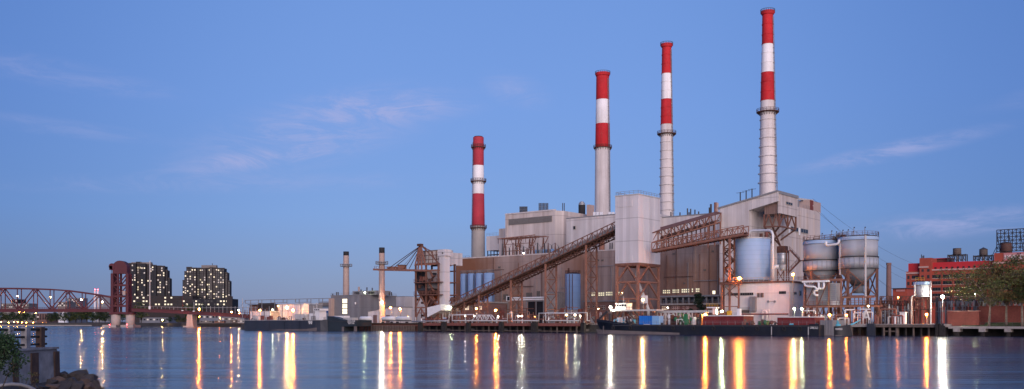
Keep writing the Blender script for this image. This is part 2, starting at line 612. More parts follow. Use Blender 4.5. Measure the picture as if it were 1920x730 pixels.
mat('deck_red', (0.17, 0.022, 0.022), 0.65, var=0.25, scale=0.5, fine=0.2)
mat('container_blue', (0.015, 0.165, 0.56), 0.5, var=0.1, ribs=0.35, rib_bump=0.3)
mat('container_end', (0.22, 0.42, 0.66), 0.5, var=0.1)
mat('stripe_blue', (0.010, 0.11, 0.42), 0.5, var=0.05)
mat('shed_pale_blue', (0.34, 0.43, 0.56), 0.5, var=0.05)
mat('green_paint', (0.02, 0.15, 0.06), 0.5, var=0.2)
mat('cyan_paint', (0.10, 0.42, 0.55), 0.5, var=0.15)
mat('yellow_paint', (0.55, 0.32, 0.03), 0.5, var=0.15)
mat('asphalt', (0.06, 0.056, 0.054), 0.9, var=0.25, scale=0.1, fine=0.2)
mat('bridge_red', (0.072, 0.010, 0.018), 0.6, var=0.18, scale=0.2)
mat('bridge_deck', (0.07, 0.02, 0.02), 0.8, var=0.2)
mat('pier_stone', (0.40, 0.33, 0.30), 0.85, var=0.1, streak=0.3, streak_col=(0.2, 0.16, 0.14))
mat('apartment_brick', (0.034, 0.027, 0.027), 0.85, var=0.2, scale=0.05)
mat('apartment_bay', (0.016, 0.016, 0.021), 0.8, var=0.15)
mat('apartment_slab', (0.075, 0.064, 0.06), 0.8, var=0.1)
mat('haze_beige', (0.19, 0.17, 0.16), 0.8, var=0.1)
mat('haze_grey', (0.17, 0.18, 0.21), 0.8, var=0.1)
mat('bark', (0.17, 0.145, 0.12), 0.9, var=0.35, scale=1.2, fine=0.3)
mat('bark_dark', (0.05, 0.04, 0.035), 0.9, var=0.3)
mat('leaf_olive', (0.095, 0.105, 0.028), 0.8, var=0.5, scale=0.35)
mat('leaf_rust', (0.12, 0.085, 0.032), 0.8, var=0.4, scale=0.4)
mat('leaf_green', (0.040, 0.072, 0.022), 0.8, var=0.5, scale=0.25)
mat('leaf_dark', (0.016, 0.034, 0.014), 0.8, var=0.4, scale=0.3)
mat('leaf_conifer', (0.020, 0.040, 0.022), 0.8, var=0.4, scale=0.6)
mat('leaf_shrub', (0.026, 0.062, 0.024), 0.7, var=0.5, scale=3.0)
mat('grass', (0.030, 0.050, 0.018), 0.9, var=0.4, scale=1.0)
mat('rock', (0.048, 0.042, 0.042), 0.85, var=0.4, scale=0.8, fine=0.4, bump=0.6)
mat('rock_brown', (0.085, 0.058, 0.048), 0.85, var=0.35, scale=1.0, fine=0.4, bump=0.6)
mat('insulator', (0.10, 0.035, 0.025), 0.35, var=0.1)
mat('letter_white', (0.75, 0.75, 0.74), 0.6, var=0)

# ------------------------------------------------------------------ water
wm = bpy.data.materials.new('river_water'); wm.use_nodes = True
n, l = wm.node_tree.nodes, wm.node_tree.links
b = n['Principled BSDF']
b.inputs['Base Color'].default_value = (0.012, 0.028, 0.070, 1)
b.inputs['Roughness'].default_value = 0.17
b.inputs['IOR'].default_value = 1.33
b.inputs['Specular IOR Level'].default_value = 0.18
geo = n.new('ShaderNodeNewGeometry')
vm = n.new('ShaderNodeVectorMath'); vm.operation = 'MULTIPLY'; vm.inputs[1].default_value = (0.010, 0.13, 0.0)
nt = n.new('ShaderNodeTexNoise'); nt.inputs['Scale'].default_value = 1.0; nt.inputs['Detail'].default_value = 5
nt.inputs['Roughness'].default_value = 0.6
l.new(geo.outputs['Position'], vm.inputs[0]); l.new(vm.outputs[0], nt.inputs['Vector'])
bp = n.new('ShaderNodeBump'); bp.inputs['Strength'].default_value = 0.55; bp.inputs['Distance'].default_value = 0.55
l.new(nt.outputs[0], bp.inputs['Height'])
vm2 = n.new('ShaderNodeVectorMath'); vm2.operation = 'MULTIPLY'; vm2.inputs[1].default_value = (0.035, 0.6, 0.0)
nt2 = n.new('ShaderNodeTexNoise'); nt2.inputs['Scale'].default_value = 1.0; nt2.inputs['Detail'].default_value = 4
l.new(geo.outputs['Position'], vm2.inputs[0]); l.new(vm2.outputs[0], nt2.inputs['Vector'])
bp2 = n.new('ShaderNodeBump'); bp2.inputs['Strength'].default_value = 0.2; bp2.inputs['Distance'].default_value = 0.05
l.new(nt2.outputs[0], bp2.inputs['Height']); l.new(bp.outputs[0], bp2.inputs['Normal'])
l.new(bp2.outputs[0], b.inputs['Normal'])
# patches of ruffled and smooth water, current lines
vm3 = n.new('ShaderNodeVectorMath'); vm3.operation = 'MULTIPLY'; vm3.inputs[1].default_value = (0.004, 0.028, 0.0)
nt3 = n.new('ShaderNodeTexNoise'); nt3.inputs['Scale'].default_value = 1.0; nt3.inputs['Detail'].default_value = 3; nt3.inputs['Distortion'].default_value = 0.6
l.new(geo.outputs['Position'], vm3.inputs[0]); l.new(vm3.outputs[0], nt3.inputs['Vector'])
rr = n.new('ShaderNodeMapRange'); rr.inputs[1].default_value = 0.32; rr.inputs[2].default_value = 0.68
rr.inputs[3].default_value = 0.125; rr.inputs[4].default_value = 0.185
l.new(nt3.outputs[0], rr.inputs[0]); l.new(rr.outputs[0], b.inputs['Roughness'])
r4 = n.new('ShaderNodeMapRange'); r4.inputs[1].default_value = 0.35; r4.inputs[2].default_value = 0.65
r4.inputs[3].default_value = 0.28; r4.inputs[4].default_value = 0.75
l.new(nt3.outputs[0], r4.inputs[0]); l.new(r4.outputs[0], bp.inputs['Strength'])
MATS['river_water'] = wm
mb = MB(); mb.add([(-6000, -60, 0), (6000, -60, 0), (6000, 9000, 0), (-6000, 9000, 0)], [(0, 1, 2, 3)])
single('river_water', None, None, 'river_water', mb, (0, 0, 0), FR_W, kind='structure')

# ------------------------------------------------------------------ land
GRADE = 2.6


def pw(x, v):                       # a point of the plant frame, in world x, y
    Y = Yd(x, v)
    return (WX(x, Y), Y)


shore = [pw(2600, 9), pw(1780, 9), pw(1100, 7), pw(860, 7), pw(640, 7), pw(452, 12),
         (WX(470, 560), 560), (WX(468, 652), 652), (WX(340, 655), 655), (WX(318, 690), 690), (WX(225, 735), 735),
         (WX(0, 790), 790), (WX(-700, 980), 980), (-4500, 2200), (-5500, 8800), (5900, 8800), (5900, 200)]
mb = MB()
mb.prism([(x, y, -3) for x, y in shore], (0, 0, 3 + GRADE))
single('shore_ground', None, None, 'asphalt', mb, (0, 0, 0), FR_W, kind='structure')


# ------------------------------------------------------------------ small generic builders
def window_grid(T, m_pane, m_frame, u0, u1, v, z0, z1, nx, nz, gap=0.12, name='window', depth=0.18):
    """one window of panes in a wall that looks at the water (plane v): frame > pane"""
    fr = T.mesh(name, m_frame, MB().box(u0, u1, v - depth, v - 0.004, z0, z1))
    pw_, ph = (u1 - u0) / nx, (z1 - z0) / nz
    for i in range(nx):
        for k in range(nz):
            T.box('pane', m_pane, u0 + pw_ * i + gap, u0 + pw_ * (i + 1) - gap, v - depth - 0.03, v - depth + 0.01,
                  z0 + ph * k + gap, z0 + ph * (k + 1) - gap, parent=fr)
    return fr


def lamp(name, label, px, v=None, py=None, kind='sodium', Y=None, power=1.0, base_z=GRADE, pole=True, r=0.3, group=None, head='ball'):
    """a lamp standing at photo column px; its light at photo row py"""
    if v is not None:
        u = U(px, v); z = Z(py, px, v); fr = FR_P; x, y = u, v
    else:
        x, y, z, fr = WX(px, Y), Y, WZ(py, Y), FR_W
    T = Thing(name, label, 'lamp', (x, y, base_z), fr, group)
    if pole and z - base_z > 0.6:
        T.rod('pole', 'grey_steel', (x, y + 0.35, base_z), (x, y + 0.35, z + 0.35), 0.09, 8)
        T.beam('arm', 'grey_steel', (x, y + 0.42, z + 0.33), (x, y - 0.05, z + 0.33), 0.10)
    T.mesh('shade', 'dark_steel', MB().cyl((x, y, z + r * 0.75), (x, y, z + r * 1.3), r * 0.95, 10, r * 0.35))
    rb = r * 0.55
    k = ('bulb', kind, round(power, 2))
    if k not in MESH:
        col = {'sodium': (1.0, 0.25, 0.03), 'white': (1.0, 0.92, 0.70), 'green': (0.86, 1.0, 0.55), 'warm': (1.0, 0.55, 0.19), 'red': (1.0, 0.06, 0.08)}[kind]
        nm = 'bulb_%s_%d' % (kind, len(MESH))
        emit(nm, col, 560.0 * power)
        bm = bmesh.new(); bmesh.ops.create_icosphere(bm, subdivisions=1, radius=1.0)
        me = bpy.data.meshes.new('bulb'); bm.to_mesh(me); bm.free(); me.materials.append(MATS[nm])
        MESH[k] = me
    hk = 'halo_' + kind
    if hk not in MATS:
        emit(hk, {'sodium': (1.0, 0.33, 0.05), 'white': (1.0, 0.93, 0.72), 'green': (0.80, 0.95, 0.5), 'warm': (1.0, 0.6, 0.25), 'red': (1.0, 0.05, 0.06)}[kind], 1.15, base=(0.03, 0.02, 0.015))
    if kind != 'red' and power > .3:          # glowing disc added behind the bulb to imitate its bloom
        T.mesh('halo_disc', hk, MB().cyl((x, y + r * .6, z), (x, y + r * .85, z), r * (1.35 if kind in ('sodium', 'warm') else .85), 14, r * .7))
    T._new('bulb', MESH[k], Matrix.Translation((x, y, z)) @ Matrix.Diagonal((rb, rb, rb, 1)))
    return T


def railing(T, pts, h=1.1, m='rust_steel', step=2.5, w=0.07, name='railing', parent=None):
    """posts and two rails joined: too fine to pick apart at this distance"""
    mb_ = MB()
    for a, c in zip(pts[:-1], pts[1:]):
        a, c = Vector(a), Vector(c)
        for hh in (h, h * 0.55):
            mb_.beam(a + Vector((0, 0, hh)), c + Vector((0, 0, hh)), w)
        k = max(1, round((c - a).length / step))
        for i in range(k + 1):
            p = a.lerp(c, i / k)
            mb_.beam(p, p + Vector((0, 0, h)), w)
    return T.mesh(name, m, mb_, parent=parent)


def ring_mb(x, y, z, r0, r1, h, n=24):
    v, f = [], []
    for i in range(n):
        a = 2 * math.pi * i / n
        ca, sa = math.cos(a), math.sin(a)
        v += [(x + ca * r0, y + sa * r0, z), (x + ca * r1, y + sa * r1, z), (x + ca * r1, y + sa * r1, z + h), (x + ca * r0, y + sa * r0, z + h)]
    for i in range(n):
        j = (i + 1) % n
        for k in range(4):
            f.append((4 * i + k, 4 * i + (k + 1) % 4, 4 * j + (k + 1) % 4, 4 * j + k))
    mb_ = MB(); mb_.add(v, f)
    return mb_


def ring(T, name, m, x, y, z, r0, r1, h, n=24, **k):
    return T.mesh(name, m, ring_mb(x, y, z, r0, r1, h, n), **k)


def stairs_zigzag(T, m, u0, u1, v, z0, z1, flights, name='stair'):
    dz = (z1 - z0) / flights
    for i in range(flights):
        a, c = (u0, u1) if i % 2 == 0 else (u1, u0)
        p, q = (a, v, z0 + dz * i), (c, v, z0 + dz * (i + 1))
        T.beam(name, m, p, q, 0.9, 0.3)


# ------------------------------------------------------------------ chimneys of the plant
def chimney(name, label, cx, v, bands, base_y, widths, platforms, rings=None, cap=None, ladder=1, base_z=GRADE, group=None, n=32, liner=True):
    """bands: (y_top, y_bottom, material); widths: (y, px) pairs for the taper"""
    u = U(cx, v); Y = Yd(cx, v); s = Y / F
    zz = lambda y: EYE + (HY - y) * s
    ws = sorted(widths)

    def rad(y):
        if y <= ws[0][0]: return ws[0][1] / 2 * s
        if y >= ws[-1][0]: return ws[-1][1] / 2 * s
        for (a, wa), (c, wc) in zip(ws[:-1], ws[1:]):
            if a <= y <= c:
                return (wa + (wc - wa) * (y - a) / (c - a)) / 2 * s
    T = Thing(name, label, 'chimney', (u, v, base_z), FR_P, group)
    for (yt, yb, m) in bands:
        zb = zz(yb) if yb < base_y else base_z
        k = 1
        T.cyl('shell', m, u, v, zb, zz(yt), rad(yb), n, rad(yt))
    if liner:
        yt = bands[0][0]
        T.cyl('flue', 'soot', u, v, zz(yt) - 0.2, zz(yt) + 0.5, rad(yt) * 0.8, n)
    if cap:
        yt, w, m = cap
        r = w / 2 * s
        T.mesh('crown', m, MB().cyl((u, v, zz(yt + 7)), (u, v, zz(yt + 3)), rad(yt + 6) * 1.02, n, r), smooth=True)
        ring(T, 'crown_ring', m, u, v, zz(yt + 3.2), r * 0.8, r, 0.9, n)
        mb_ = MB()
        for i in range(24):
            a = 2 * math.pi * i / 24
            mb_.beam((u + math.cos(a) * r, v + math.sin(a) * r, zz(yt + 3)), (u + math.cos(a) * r, v + math.sin(a) * r, zz(yt + 3) + 1.6), 0.14)
        mb_.add(*(lambda q: (q.v, q.f))(ring_mb(u, v, zz(yt + 3) + 1.5, r - 0.08, r + 0.08, 0.14, n)))
        T.mesh('railing', 'dark_steel', mb_)
    for y, w in platforms:
        r = w / 2 * s
        fl = ring(T, 'platform', 'rust_dark', u, v, zz(y) - 0.15, rad(y) * 0.98, r, 0.35, n)
        mb_ = MB()
        for i in range(20):
            a = 2 * math.pi * i / 20
            ca, sa = math.cos(a), math.sin(a)
            mb_.beam((u + ca * r, v + sa * r, zz(y)), (u + ca * r, v + sa * r, zz(y) + 1.5), 0.12)
            mb_.beam((u + ca * r, v + sa * r, zz(y)), (u + ca * rad(y), v + sa * rad(y), zz(y) - 1.5), 0.15)
        for hh in (0.8, 1.45):
            q = ring_mb(u, v, zz(y) + hh, r - 0.07, r + 0.07, 0.13, n); mb_.add(q.v, q.f)
        T.mesh('railing', 'rust_dark', mb_)
    for y in (rings or ()):
        m = next((bm_ for (yt, yb, bm_) in bands if yt <= y <= yb), bands[-1][2])
        ring(T, 'stiffener_ring', m, u, v, zz(y), rad(y) * 0.99, rad(y) + 0.16, 0.32, n)
    if ladder:
        a = math.radians(-62 if ladder > 0 else 190) if ladder in (1, -1) else math.radians(ladder)
        a = (0.05 if ladder > 0 else math.pi + 0.35)
        # on the side edge, as seen from the river
        du, dv = math.cos(a + (-0.15)), math.sin(a - 0.15)
        yt, yb = bands[0][0] + 8, base_y - 2
        mb_ = MB()
        p0 = Vector((u + du * (rad(yb) + .35), v + dv * (rad(yb) + .35), zz(yb)))
        p1 = Vector((u + du * (rad(yt) + .35), v + dv * (rad(yt) + .35), zz(yt)))
        side = Vector((-dv, du, 0)) * 0.35
        mb_.beam(p0 + side, p1 + side, 0.16); mb_.beam(p0 - side, p1 - side, 0.16)
        k = int((p1 - p0).length / 2.4)
        for i in range(k):
            p = p0.lerp(p1, i / k)
            mb_.beam(p - side * 1.5, p + side * 1.5, 0.14)
            mb_.beam(p, p - Vector((du, dv, 0)) * 0.7, 0.14)
        T.mesh('ladder', 'grey_steel', mb_, kind='stuff')
    return T


def rows(a, b_, step):
    r = []
    y = a
    while y < b_:
        r.append(y); y += step
    return r


chimney('chimney', 'tallest red and white chimney, behind the gabled head house at the right', 1439.5, 174,
        [(26, 84, 'stack_red'), (84, 137, 'stack_white'), (137, 190, 'stack_red'), (190, 362, 'stack_steel')], 362,
        [(26, 20), (84, 21.5), (137, 24), (190, 26.5), (362, 36)], [(211, 41)],
        rings=[47, 66, 84, 101, 119, 137, 155, 173, 190, 226, 243, 260, 277, 294, 311, 327, 344], cap=(22, 26, 'stack_red'), group='banded chimneys of the plant')
chimney('chimney', 'red and white ringed chimney rising right of the pale rectangular tower', 1250, 190,
        [(87, 139, 'stack_red'), (139, 187, 'stack_white'), (187, 234, 'stack_red'), (234, 412, 'stack_steel')], 412,
        [(87, 17.5), (139, 19), (187, 21), (234, 22.5), (412, 29)], [(252, 35)],
        rings=[104, 121, 139, 155, 171, 187, 203, 219, 234, 268, 284, 300, 316, 332, 348, 364, 380, 395], cap=(83, 23, 'stack_red'), group='banded chimneys of the plant')
chimney('chimney', 'smooth red and white chimney just left of the pale rectangular tower', 1130, 217,
        [(141, 188, 'stack_red'), (188, 233, 'stack_white'), (233, 277, 'stack_red'), (277, 404, 'stack_steel')], 404,
        [(141, 24), (188, 25), (233, 26.5), (277, 28), (404, 33)], [(278, 34)],
        cap=(137, 28, 'stack_red'), group='banded chimneys of the plant')
chimney('chimney', 'shorter rose and white chimney with concrete foot, leftmost of the banded four', 897, 130,
        [(258, 311, 'stack_rose'), (311, 364, 'stack_white'), (364, 424, 'stack_rose'), (424, 488, 'stack_concrete')], 488,
        [(258, 20), (311, 20.6), (364, 22), (424, 24), (488, 27)], [(277, 27), (341, 29), (428, 31)],
        ladder=-1, group='banded chimneys of the plant')

# ================================================================== the power house
ZH = 31.6                                                    # roof of the long front hall
T = Thing('power_house', 'long rust-stained grey power house with stepped roofs behind the quay', 'power station', (U(1100, 60), 60, GRADE))
# front hall
uA0, uA1 = U(851, 60), U(1362, 60)
hall = T.mesh('wall', 'cladding_hall', MB().prism([(uA0 + 1.2, 60, GRADE), (uA1, 60, GRADE), (uA1, 108, GRADE), (uA0, 108, GRADE), (uA0, 61.2, GRADE)], (0, 0, ZH - GRADE)),
              label='rust-brown stained wall of the front hall')
T.mesh('roof_edge', 'cladding_block', MB().prism([(uA0 + 1, 59.8, ZH + .004), (uA1, 59.8, ZH + .004), (uA1, 60.6, ZH + .004), (uA0 + 1, 60.6, ZH + .004)], (0, 0, 0.5)))
# the stained pilaster joints of the hall: raised vertical strips
for x in (1003, 1027, 1040, 1153, 1210, 1300):
    T.box('pilaster', 'cladding_hall', U(x, 60), U(x, 60) + 0.9, 59.75, 59.996, GRADE, ZH - 0.02)
for k, x in enumerate((925, 940, 972, 1016, 1052, 1095, 1108, 1146, 1250, 1268, 1290, 1312, 1330, 1346)):
    T.rod('downpipe', ('rust_dark', 'grey_steel', 'rust_steel')[k % 3], (U(x, 59.6), 59.6, GRADE), (U(x, 59.6), 59.6, ZH - (0.2, 6, 3)[k % 3]), 0.13, 6)
for k, (x0, x1, y) in enumerate(((915, 945, 507), (1110, 1150, 500), (1245, 1300, 520), (1300, 1345, 527), (960, 1000, 538), (1048, 1062, 540))):
    T.rod('wall_pipe', ('rust_dark', 'grey_steel')[k % 2], (U(x0, 59.5), 59.5, Z(y, x0, 59.5)), (U(x1, 59.5), 59.5, Z(y, x0, 59.5)), 0.12, 6)
for k, (x, y) in enumerate(((935, 500), (1120, 487), (1128, 487), (1262, 475), (1335, 470), (1320, 505), (1282, 530), (968, 520))):
    T.box('wall_vent', 'louvre', U(x, 60), U(x + 3.5, 60), 59.7, 59.99, Z(y + 3, x, 60), Z(y, x, 60))
# upper block with the louvre band
uB0, uB1 = U(948, 95), U(1041, 95)
uB2 = U(1058, 99)
ZB = 54.6
vB3 = min(Vof(uB2, 1104), 175)
T.mesh('upper_wall', 'cladding_block', MB().prism([(uB0, 95, ZH - 1), (uB1, 95, ZH - 1), (uB2, 99, ZH - 1), (uB2, vB3, ZH - 1), (uB0, vB3, ZH - 1)], (0, 0, ZB - ZH + 1)))
lz0, lz1 = Z(417, 1000, 95), Z(409, 1000, 95)
lv = T.box('louvre_band', 'louvre', U(955, 95), U(1035, 95), 94.7, 94.996, lz0 - .4, lz1 + .3)
for i in range(41):
    u = U(955, 95) + (U(1035, 95) - U(955, 95)) * i / 40
    T.box('slat', 'grey_steel', u - 0.07, u + 0.07, 94.5, 94.698, lz0 - .4, lz1 + .3, parent=lv)
T.box('coping', 'cladding_pale', uB0 - .2, uB1 + .1, 94.7, 95.6, ZB + .004, ZB + 0.6)
T.box('pilaster', 'cladding_block', uB0, uB0 + 1.2, 94.75, 94.996, ZH, ZB)
T.box('pilaster', 'cladding_block', uB1 - 1.0, uB1, 94.75, 94.996, ZH, ZB)
# steps on the left of the block
u0, u1 = U(935.5, 102), U(949, 102)
T.box('annex_wall', 'cladding_block', u0, u1 + 2, 102, 130, ZH - 1, Z(429, 940, 102))
u0, u1 = U(912, 104), U(936, 104)
T.box('annex_wall', 'cladding_pale', u0, u1, 104, 128, Z(470, 920, 104), Z(443, 920, 104))
for k in range(5):
    uu = u0 + (u1 - u0) * k / 4
    T.beam('column', 'dark_steel', (uu, 105, ZH), (uu, 105, Z(470, 920, 104)), 0.35)
T.beam('beam', 'dark_steel', (u0, 105, Z(478, 920, 104)), (u1, 105, Z(478, 920, 104)), 0.5)
railing(T, [(u0, 104.2, Z(443, 920, 104)), (u1, 104.2, Z(443, 920, 104))], 1.5, 'grey_steel', 2)
# boiler house wall, left and right of the tower
ZC = 47.6
uC0 = U(1062, 75)
T.box('boiler_wall', 'cladding_pale', uC0, U(1216, 75), 75, 140, ZH - 1, ZC)
T.box('boiler_wall', 'cladding_pale', U(1205, 86), U(1372, 86), 86, 150, ZH - 1, 46.2)
T.box('roof_edge', 'grey_steel', uC0 - .1, U(1216, 75), 74.8, 75.6, ZC + .004, ZC + 0.4)
T.box('roof_edge', 'grey_steel', U(1206, 86), U(1372, 86), 85.8, 86.6, 46.204, 46.6)
# vents, doors and a balcony on the boiler wall
for (x0, x1, y0, y1) in ((1075, 1080, 424, 431), (1137, 1141, 434, 441)):
    fr = T.box('window', 'window_frame', U(x0, 75), U(x1, 75), 74.8, 74.996, Z(y1, x0, 75), Z(y0, x0, 75))
    T.box('pane', 'glass_dark', U(x0 + .8, 75), U(x1 - .8, 75), 74.7, 74.805, Z(y1 - .8, x0, 75), Z(y0 + .8, x0, 75), parent=fr)
T.cyl('exhaust', 'rust_light', U(1127, 72), 72.5, ZH + 1, ZH + 6.5, 1.2, 12)
for x in (1143, 1147, 1104, 1083, 1088):
    T.cyl('vent_pipe', 'dark_steel', U(x, 73), 73.3, ZH, ZH + 4.5, 0.25, 8)
# sloped gallery wall at the right end of the boiler house
vD = 57.0
line = lambda x: 392.0 - (x - 1348) * (392 - 360.0) / (1457 - 1348)
P = lambda x, y, v=vD: (U(x, v), v, Z(y, x, v))
T.mesh('gallery_wall', 'cladding_pale', MB().prism([(U(1349, vD), vD, GRADE), P(1349, line(1349)), P(1404, line(1404)), (U(1404, vD), vD, GRADE)], (0, 14, 0)))
T.mesh('gallery_wall', 'cladding_pale', MB().prism([P(1404, line(1404)), P(1458, line(1458)), P(1458, 377.5), P(1404, 394.5)], (0, 9, 0)))
T.mesh('gallery_roof', 'grey_steel', MB().prism([(a[0], a[1] - 0.4, a[2] + .01) for a in (P(1346, line(1346)), P(1458, line(1458)), P(1458, line(1458) - 3), P(1346, line(1346) - 3))], (0, 10.5, 0)))
# end block: recessed wall and the long wall that looks downstream
vE = 70.0
uE1 = U(1456, vE)
vE2 = Vof(uE1, 1538)
zE = Zuv(398.5, uE1, vE2)
T.mesh('end_wall', 'cladding_block', MB().prism([(U(1372, vE), vE, GRADE), (uE1, vE, GRADE), (uE1, vE2, GRADE), (U(1372, vE), vE2, GRADE)], (0, 0, zE - GRADE)))
T.box('door_recess', 'louvre', U(1404.5, vE), U(1418, vE), vE - .3, vE - .004, Z(445, 1410, vE), Z(396, 1410, vE))
T.box('downpipe', 'white_paint', U(1410, vE), U(1413, vE), vE - .9, vE - .31, Z(410, 1410, vE), Z(392, 1410, vE))
# window band on the end wall
va, vb = Vof(uE1, 1477), Vof(uE1, 1514)
za, zb = Zuv(436, uE1, (va + vb) / 2), Zuv(427, uE1, (va + vb) / 2)
bd = T.box('window_band', 'window_frame', uE1 + .004, uE1 + 0.25, va, vb, za, zb)
for k in range(8):
    a = va + (vb - va) * (k + .06) / 8; c = va + (vb - va) * (k + .94) / 8
    if k in (0, 4):
        T.box('panel', 'white_paint', uE1 + .22, uE1 + 0.35, a, c - (c - a) * .3, za - 1.0, zb, parent=bd)
    else:
        T.box('pane', 'glass_dark', uE1 + .2, uE1 + 0.27, a, c, za + .2, zb - .2, parent=bd)
for xx in (1468, 1486, 1500, 1513, 1526):
    vv = Vof(uE1, xx)
    T.box('pilaster', 'cladding_block', uE1 + .004, uE1 + .2, vv, vv + 0.5, GRADE, zE - 1.5 if xx > 1490 else za - 2)
# roof room and pipe frame on the end block
va, vb = Vof(uE1 - 1, 1515), Vof(uE1 - 1, 1537)
zz1 = Zuv(381, uE1 - 1, vb)
T.box('roof_room', 'stack_tan', uE1 - 9, uE1 - .6, va, vb, zE + .004, zz1)
dr = T.box('door', 'brick_wall', uE1 - .6, uE1 - .4, va + 1, va + 4, zE + .01, zE + 4)
T.box('handle', 'pale_steel', uE1 - .4, uE1 - .3, va + 3.4, va + 3.7, zE + 1.8, zE + 2.2, parent=dr)
v0_, v1_ = Vof(uE1 - 3, 1496), Vof(uE1 - 3, 1524)
zt = Zuv(373, uE1 - 3, v0_)
T.beam('pipe_frame', 'pale_steel', (uE1 - 3, v0_, zt), (uE1 - 3, v1_, zt + .8), 0.7)
for q in (0.03, 0.35, 0.66, 0.97):
    vv = v0_ + (v1_ - v0_) * q
    T.beam('frame_post', 'grey_steel', (uE1 - 3, vv, zE), (uE1 - 3, vv, zt), 0.4)
T.beam('frame_brace', 'grey_steel', (uE1 - 3, v0_ + 3, zt), (uE1 - 3, v0_ + 9, zE + 3), 0.25)
railing(T, [(uE1 - .3, v0_ - 8, zE), (uE1 - .3, va, zE)], 1.3, 'grey_steel', 3)
# head house on its bracket
vH = 58.2
uH0, uH1 = U(1432, vH), U(1463, vH)
vH2 = Vof(uH1, 1495.5)
zH0, zH1 = Z(400, 1463, vH), Z(358.5, 1463, vH)
hd = T.mesh('head_house', 'cladding_block', MB().box(uH0, uH1, vH + 9.5, vH2, zH0, zH1 - 1.0).box(U(1458.2, vH), uH1, vH, vH + 9.49, zH0, zH1 - 1.0))
T.mesh('head_house_underside', 'cladding_brown', MB().box(uH0, U(1458.1, vH), vH + 0.6, vH + 9.4, zH0, Z(379, 1440, vH)))
T.box('head_house_roof', 'grey_steel', U(1456, vH), uH1 + .3, vH - .3, vH2 + .3, zH1 - .996, zH1)
va, vb = Vof(uH1, 1473), Vof(uH1, 1485)
zc = Zuv(383.5, uH1, va), Zuv(377.5, uH1, va)
wf = T.box('window', 'window_frame', uH1 + .004, uH1 + .2, va, vb, zc[0], zc[1])
for k in range(3):
    T.box('pane', 'glass_dark', uH1 + .15, uH1 + .25, va + (vb - va) * (k / 3 + .03), va + (vb - va) * ((k + 1) / 3 - .03), zc[0] + .2, zc[1] - .2, parent=wf)
zl = Z(424, 1463, vH)
for vv in (vH + .5, (vH + vH2) / 2, vH2 - .5):
    T.beam('bracket_post', 'rust_steel', (uH1 - .5, vv, zl), (uH1 - .5, vv, zH0), 0.5)
    T.beam('bracket_brace', 'rust_steel', (uH1 - .5, vv, zl), (uE1 - 6, max(vv, 70) + 1, zl - 7), 0.45)
vs_ = [vH + .5, (vH + vH2) / 2, vH2 - .5]
for a, c in zip(vs_[:-1], vs_[1:]):
    T.beam('bracket_beam', 'rust_steel', (uH1 - .5, a, zl), (uH1 - .5, c, zl), 0.5)
    T.beam('bracket_brace', 'rust_steel', (uH1 - .5, a, zl), (uH1 - .5, (a + c) / 2, zH0), 0.35)
    T.beam('bracket_brace', 'rust_steel', (uH1 - .5, c, zl), (uH1 - .5, (a + c) / 2, zH0), 0.35)
for a, c in ((uH0, (uH0 + uH1) / 2), ((uH0 + uH1) / 2, uH1 - .5)):
    T.beam('bracket_beam', 'rust_steel', (a, vH + .5, zl), (c, vH + .5, zl), 0.5)
    T.beam('bracket_brace', 'rust_steel', (a, vH + .5, zl), ((a + c) / 2, vH + .5, zH0), 0.4)
    T.beam('bracket_brace', 'rust_steel', (c, vH + .5, zl), ((a + c) / 2, vH + .5, zH0), 0.4)
T.beam('bracket_post', 'rust_steel', (uH0, vH + .5, zl), (uH0, vH + .5, zH0), 0.5)
T.beam('bracket_brace', 'rust_steel', (uH0, vH + .5, zl), (uH0 + 3, 70, zl - 8), 0.45)
T.beam('bracket_brace', 'rust_steel', ((uH0 + uH1) / 2, vH + .5, zl), ((uH0 + uH1) / 2 - 1, 70, zl - 8), 0.45)
# aerials on the sloping roof
for x in (1388, 1399, 1410):
    p = P(x, line(x) - 3, 62)
    T.beam('aerial', 'dark_steel', p, (p[0], p[1], p[2] + 3.2), 0.3)
    T.beam('aerial_arm', 'dark_steel', (p[0] - 1.5, p[1], p[2] + 3), (p[0] + 1.5, p[1], p[2] + 3), 0.12)
# roof: pipe clusters, poles, dome, bins, rails
for (xa, xb, y0, y1, k) in ((975, 988, 402, 386, 7), (1011, 1027, 396.5, 379.5, 7)):
    for i in range(k):
        x = xa + (xb - xa) * i / (k - 1)
        T.cyl('vent_pipe', 'dark_steel', U(x, 100), 100, Z(y0 + 3, x, 100), Z(y1 + 1.5, x, 100), 0.26, 8)
    T.beam('vent_tie', 'grey_steel', (U(xa, 100), 99.7, Z((y0 + y1) / 2, xa, 100)), (U(xb, 100), 99.7, Z((y0 + y1) / 2, xb, 100)), 0.12)
for x in (1055, 1058):
    T.cyl('mast', 'dark_steel', U(x, 104), 104, ZB, Z(381, x, 104), 0.2, 8)
uu, vv = U(1091, 120), 120
dm = T.cyl('roof_drum', 'soot', uu, vv, ZB - 3, Z(385, 1091, 120), 1.65, 20)
bm_ = MB()
nn = 20
zt = Z(385, 1091, 120)
for k in range(5):
    a0, a1 = math.pi / 2 * k / 5, math.pi / 2 * (k + 1) / 5
    bm_.cyl((uu, vv, zt + .004 + 1.9 * math.sin(a0)), (uu, vv, zt + .004 + 1.9 * math.sin(a1)), 1.65 * math.cos(a0), nn, max(.02, 1.65 * math.cos(a1)))
T.mesh('drum_dome', 'galvanised', bm_, smooth=True, parent=dm)
T.box('roof_bin', 'stack_tan', U(1100, 112), U(1105.5, 112), 112, 116, ZC, Z(384, 1103, 112))
for x in (1112, 1118, 1125, 1141, 1147):
    T.box('roof_vent', 'white_paint', U(x, 90), U(x + 3, 90), 90, 91, ZC, Z(398, x, 90))
for x in (1258, 1275, 1289, 1292, 1295, 1303, 1310, 1330):
    T.cyl('vent_pipe', 'dark_steel', U(x, 92), 92, 46, 46 + random.uniform(2.2, 5), 0.28, 8)
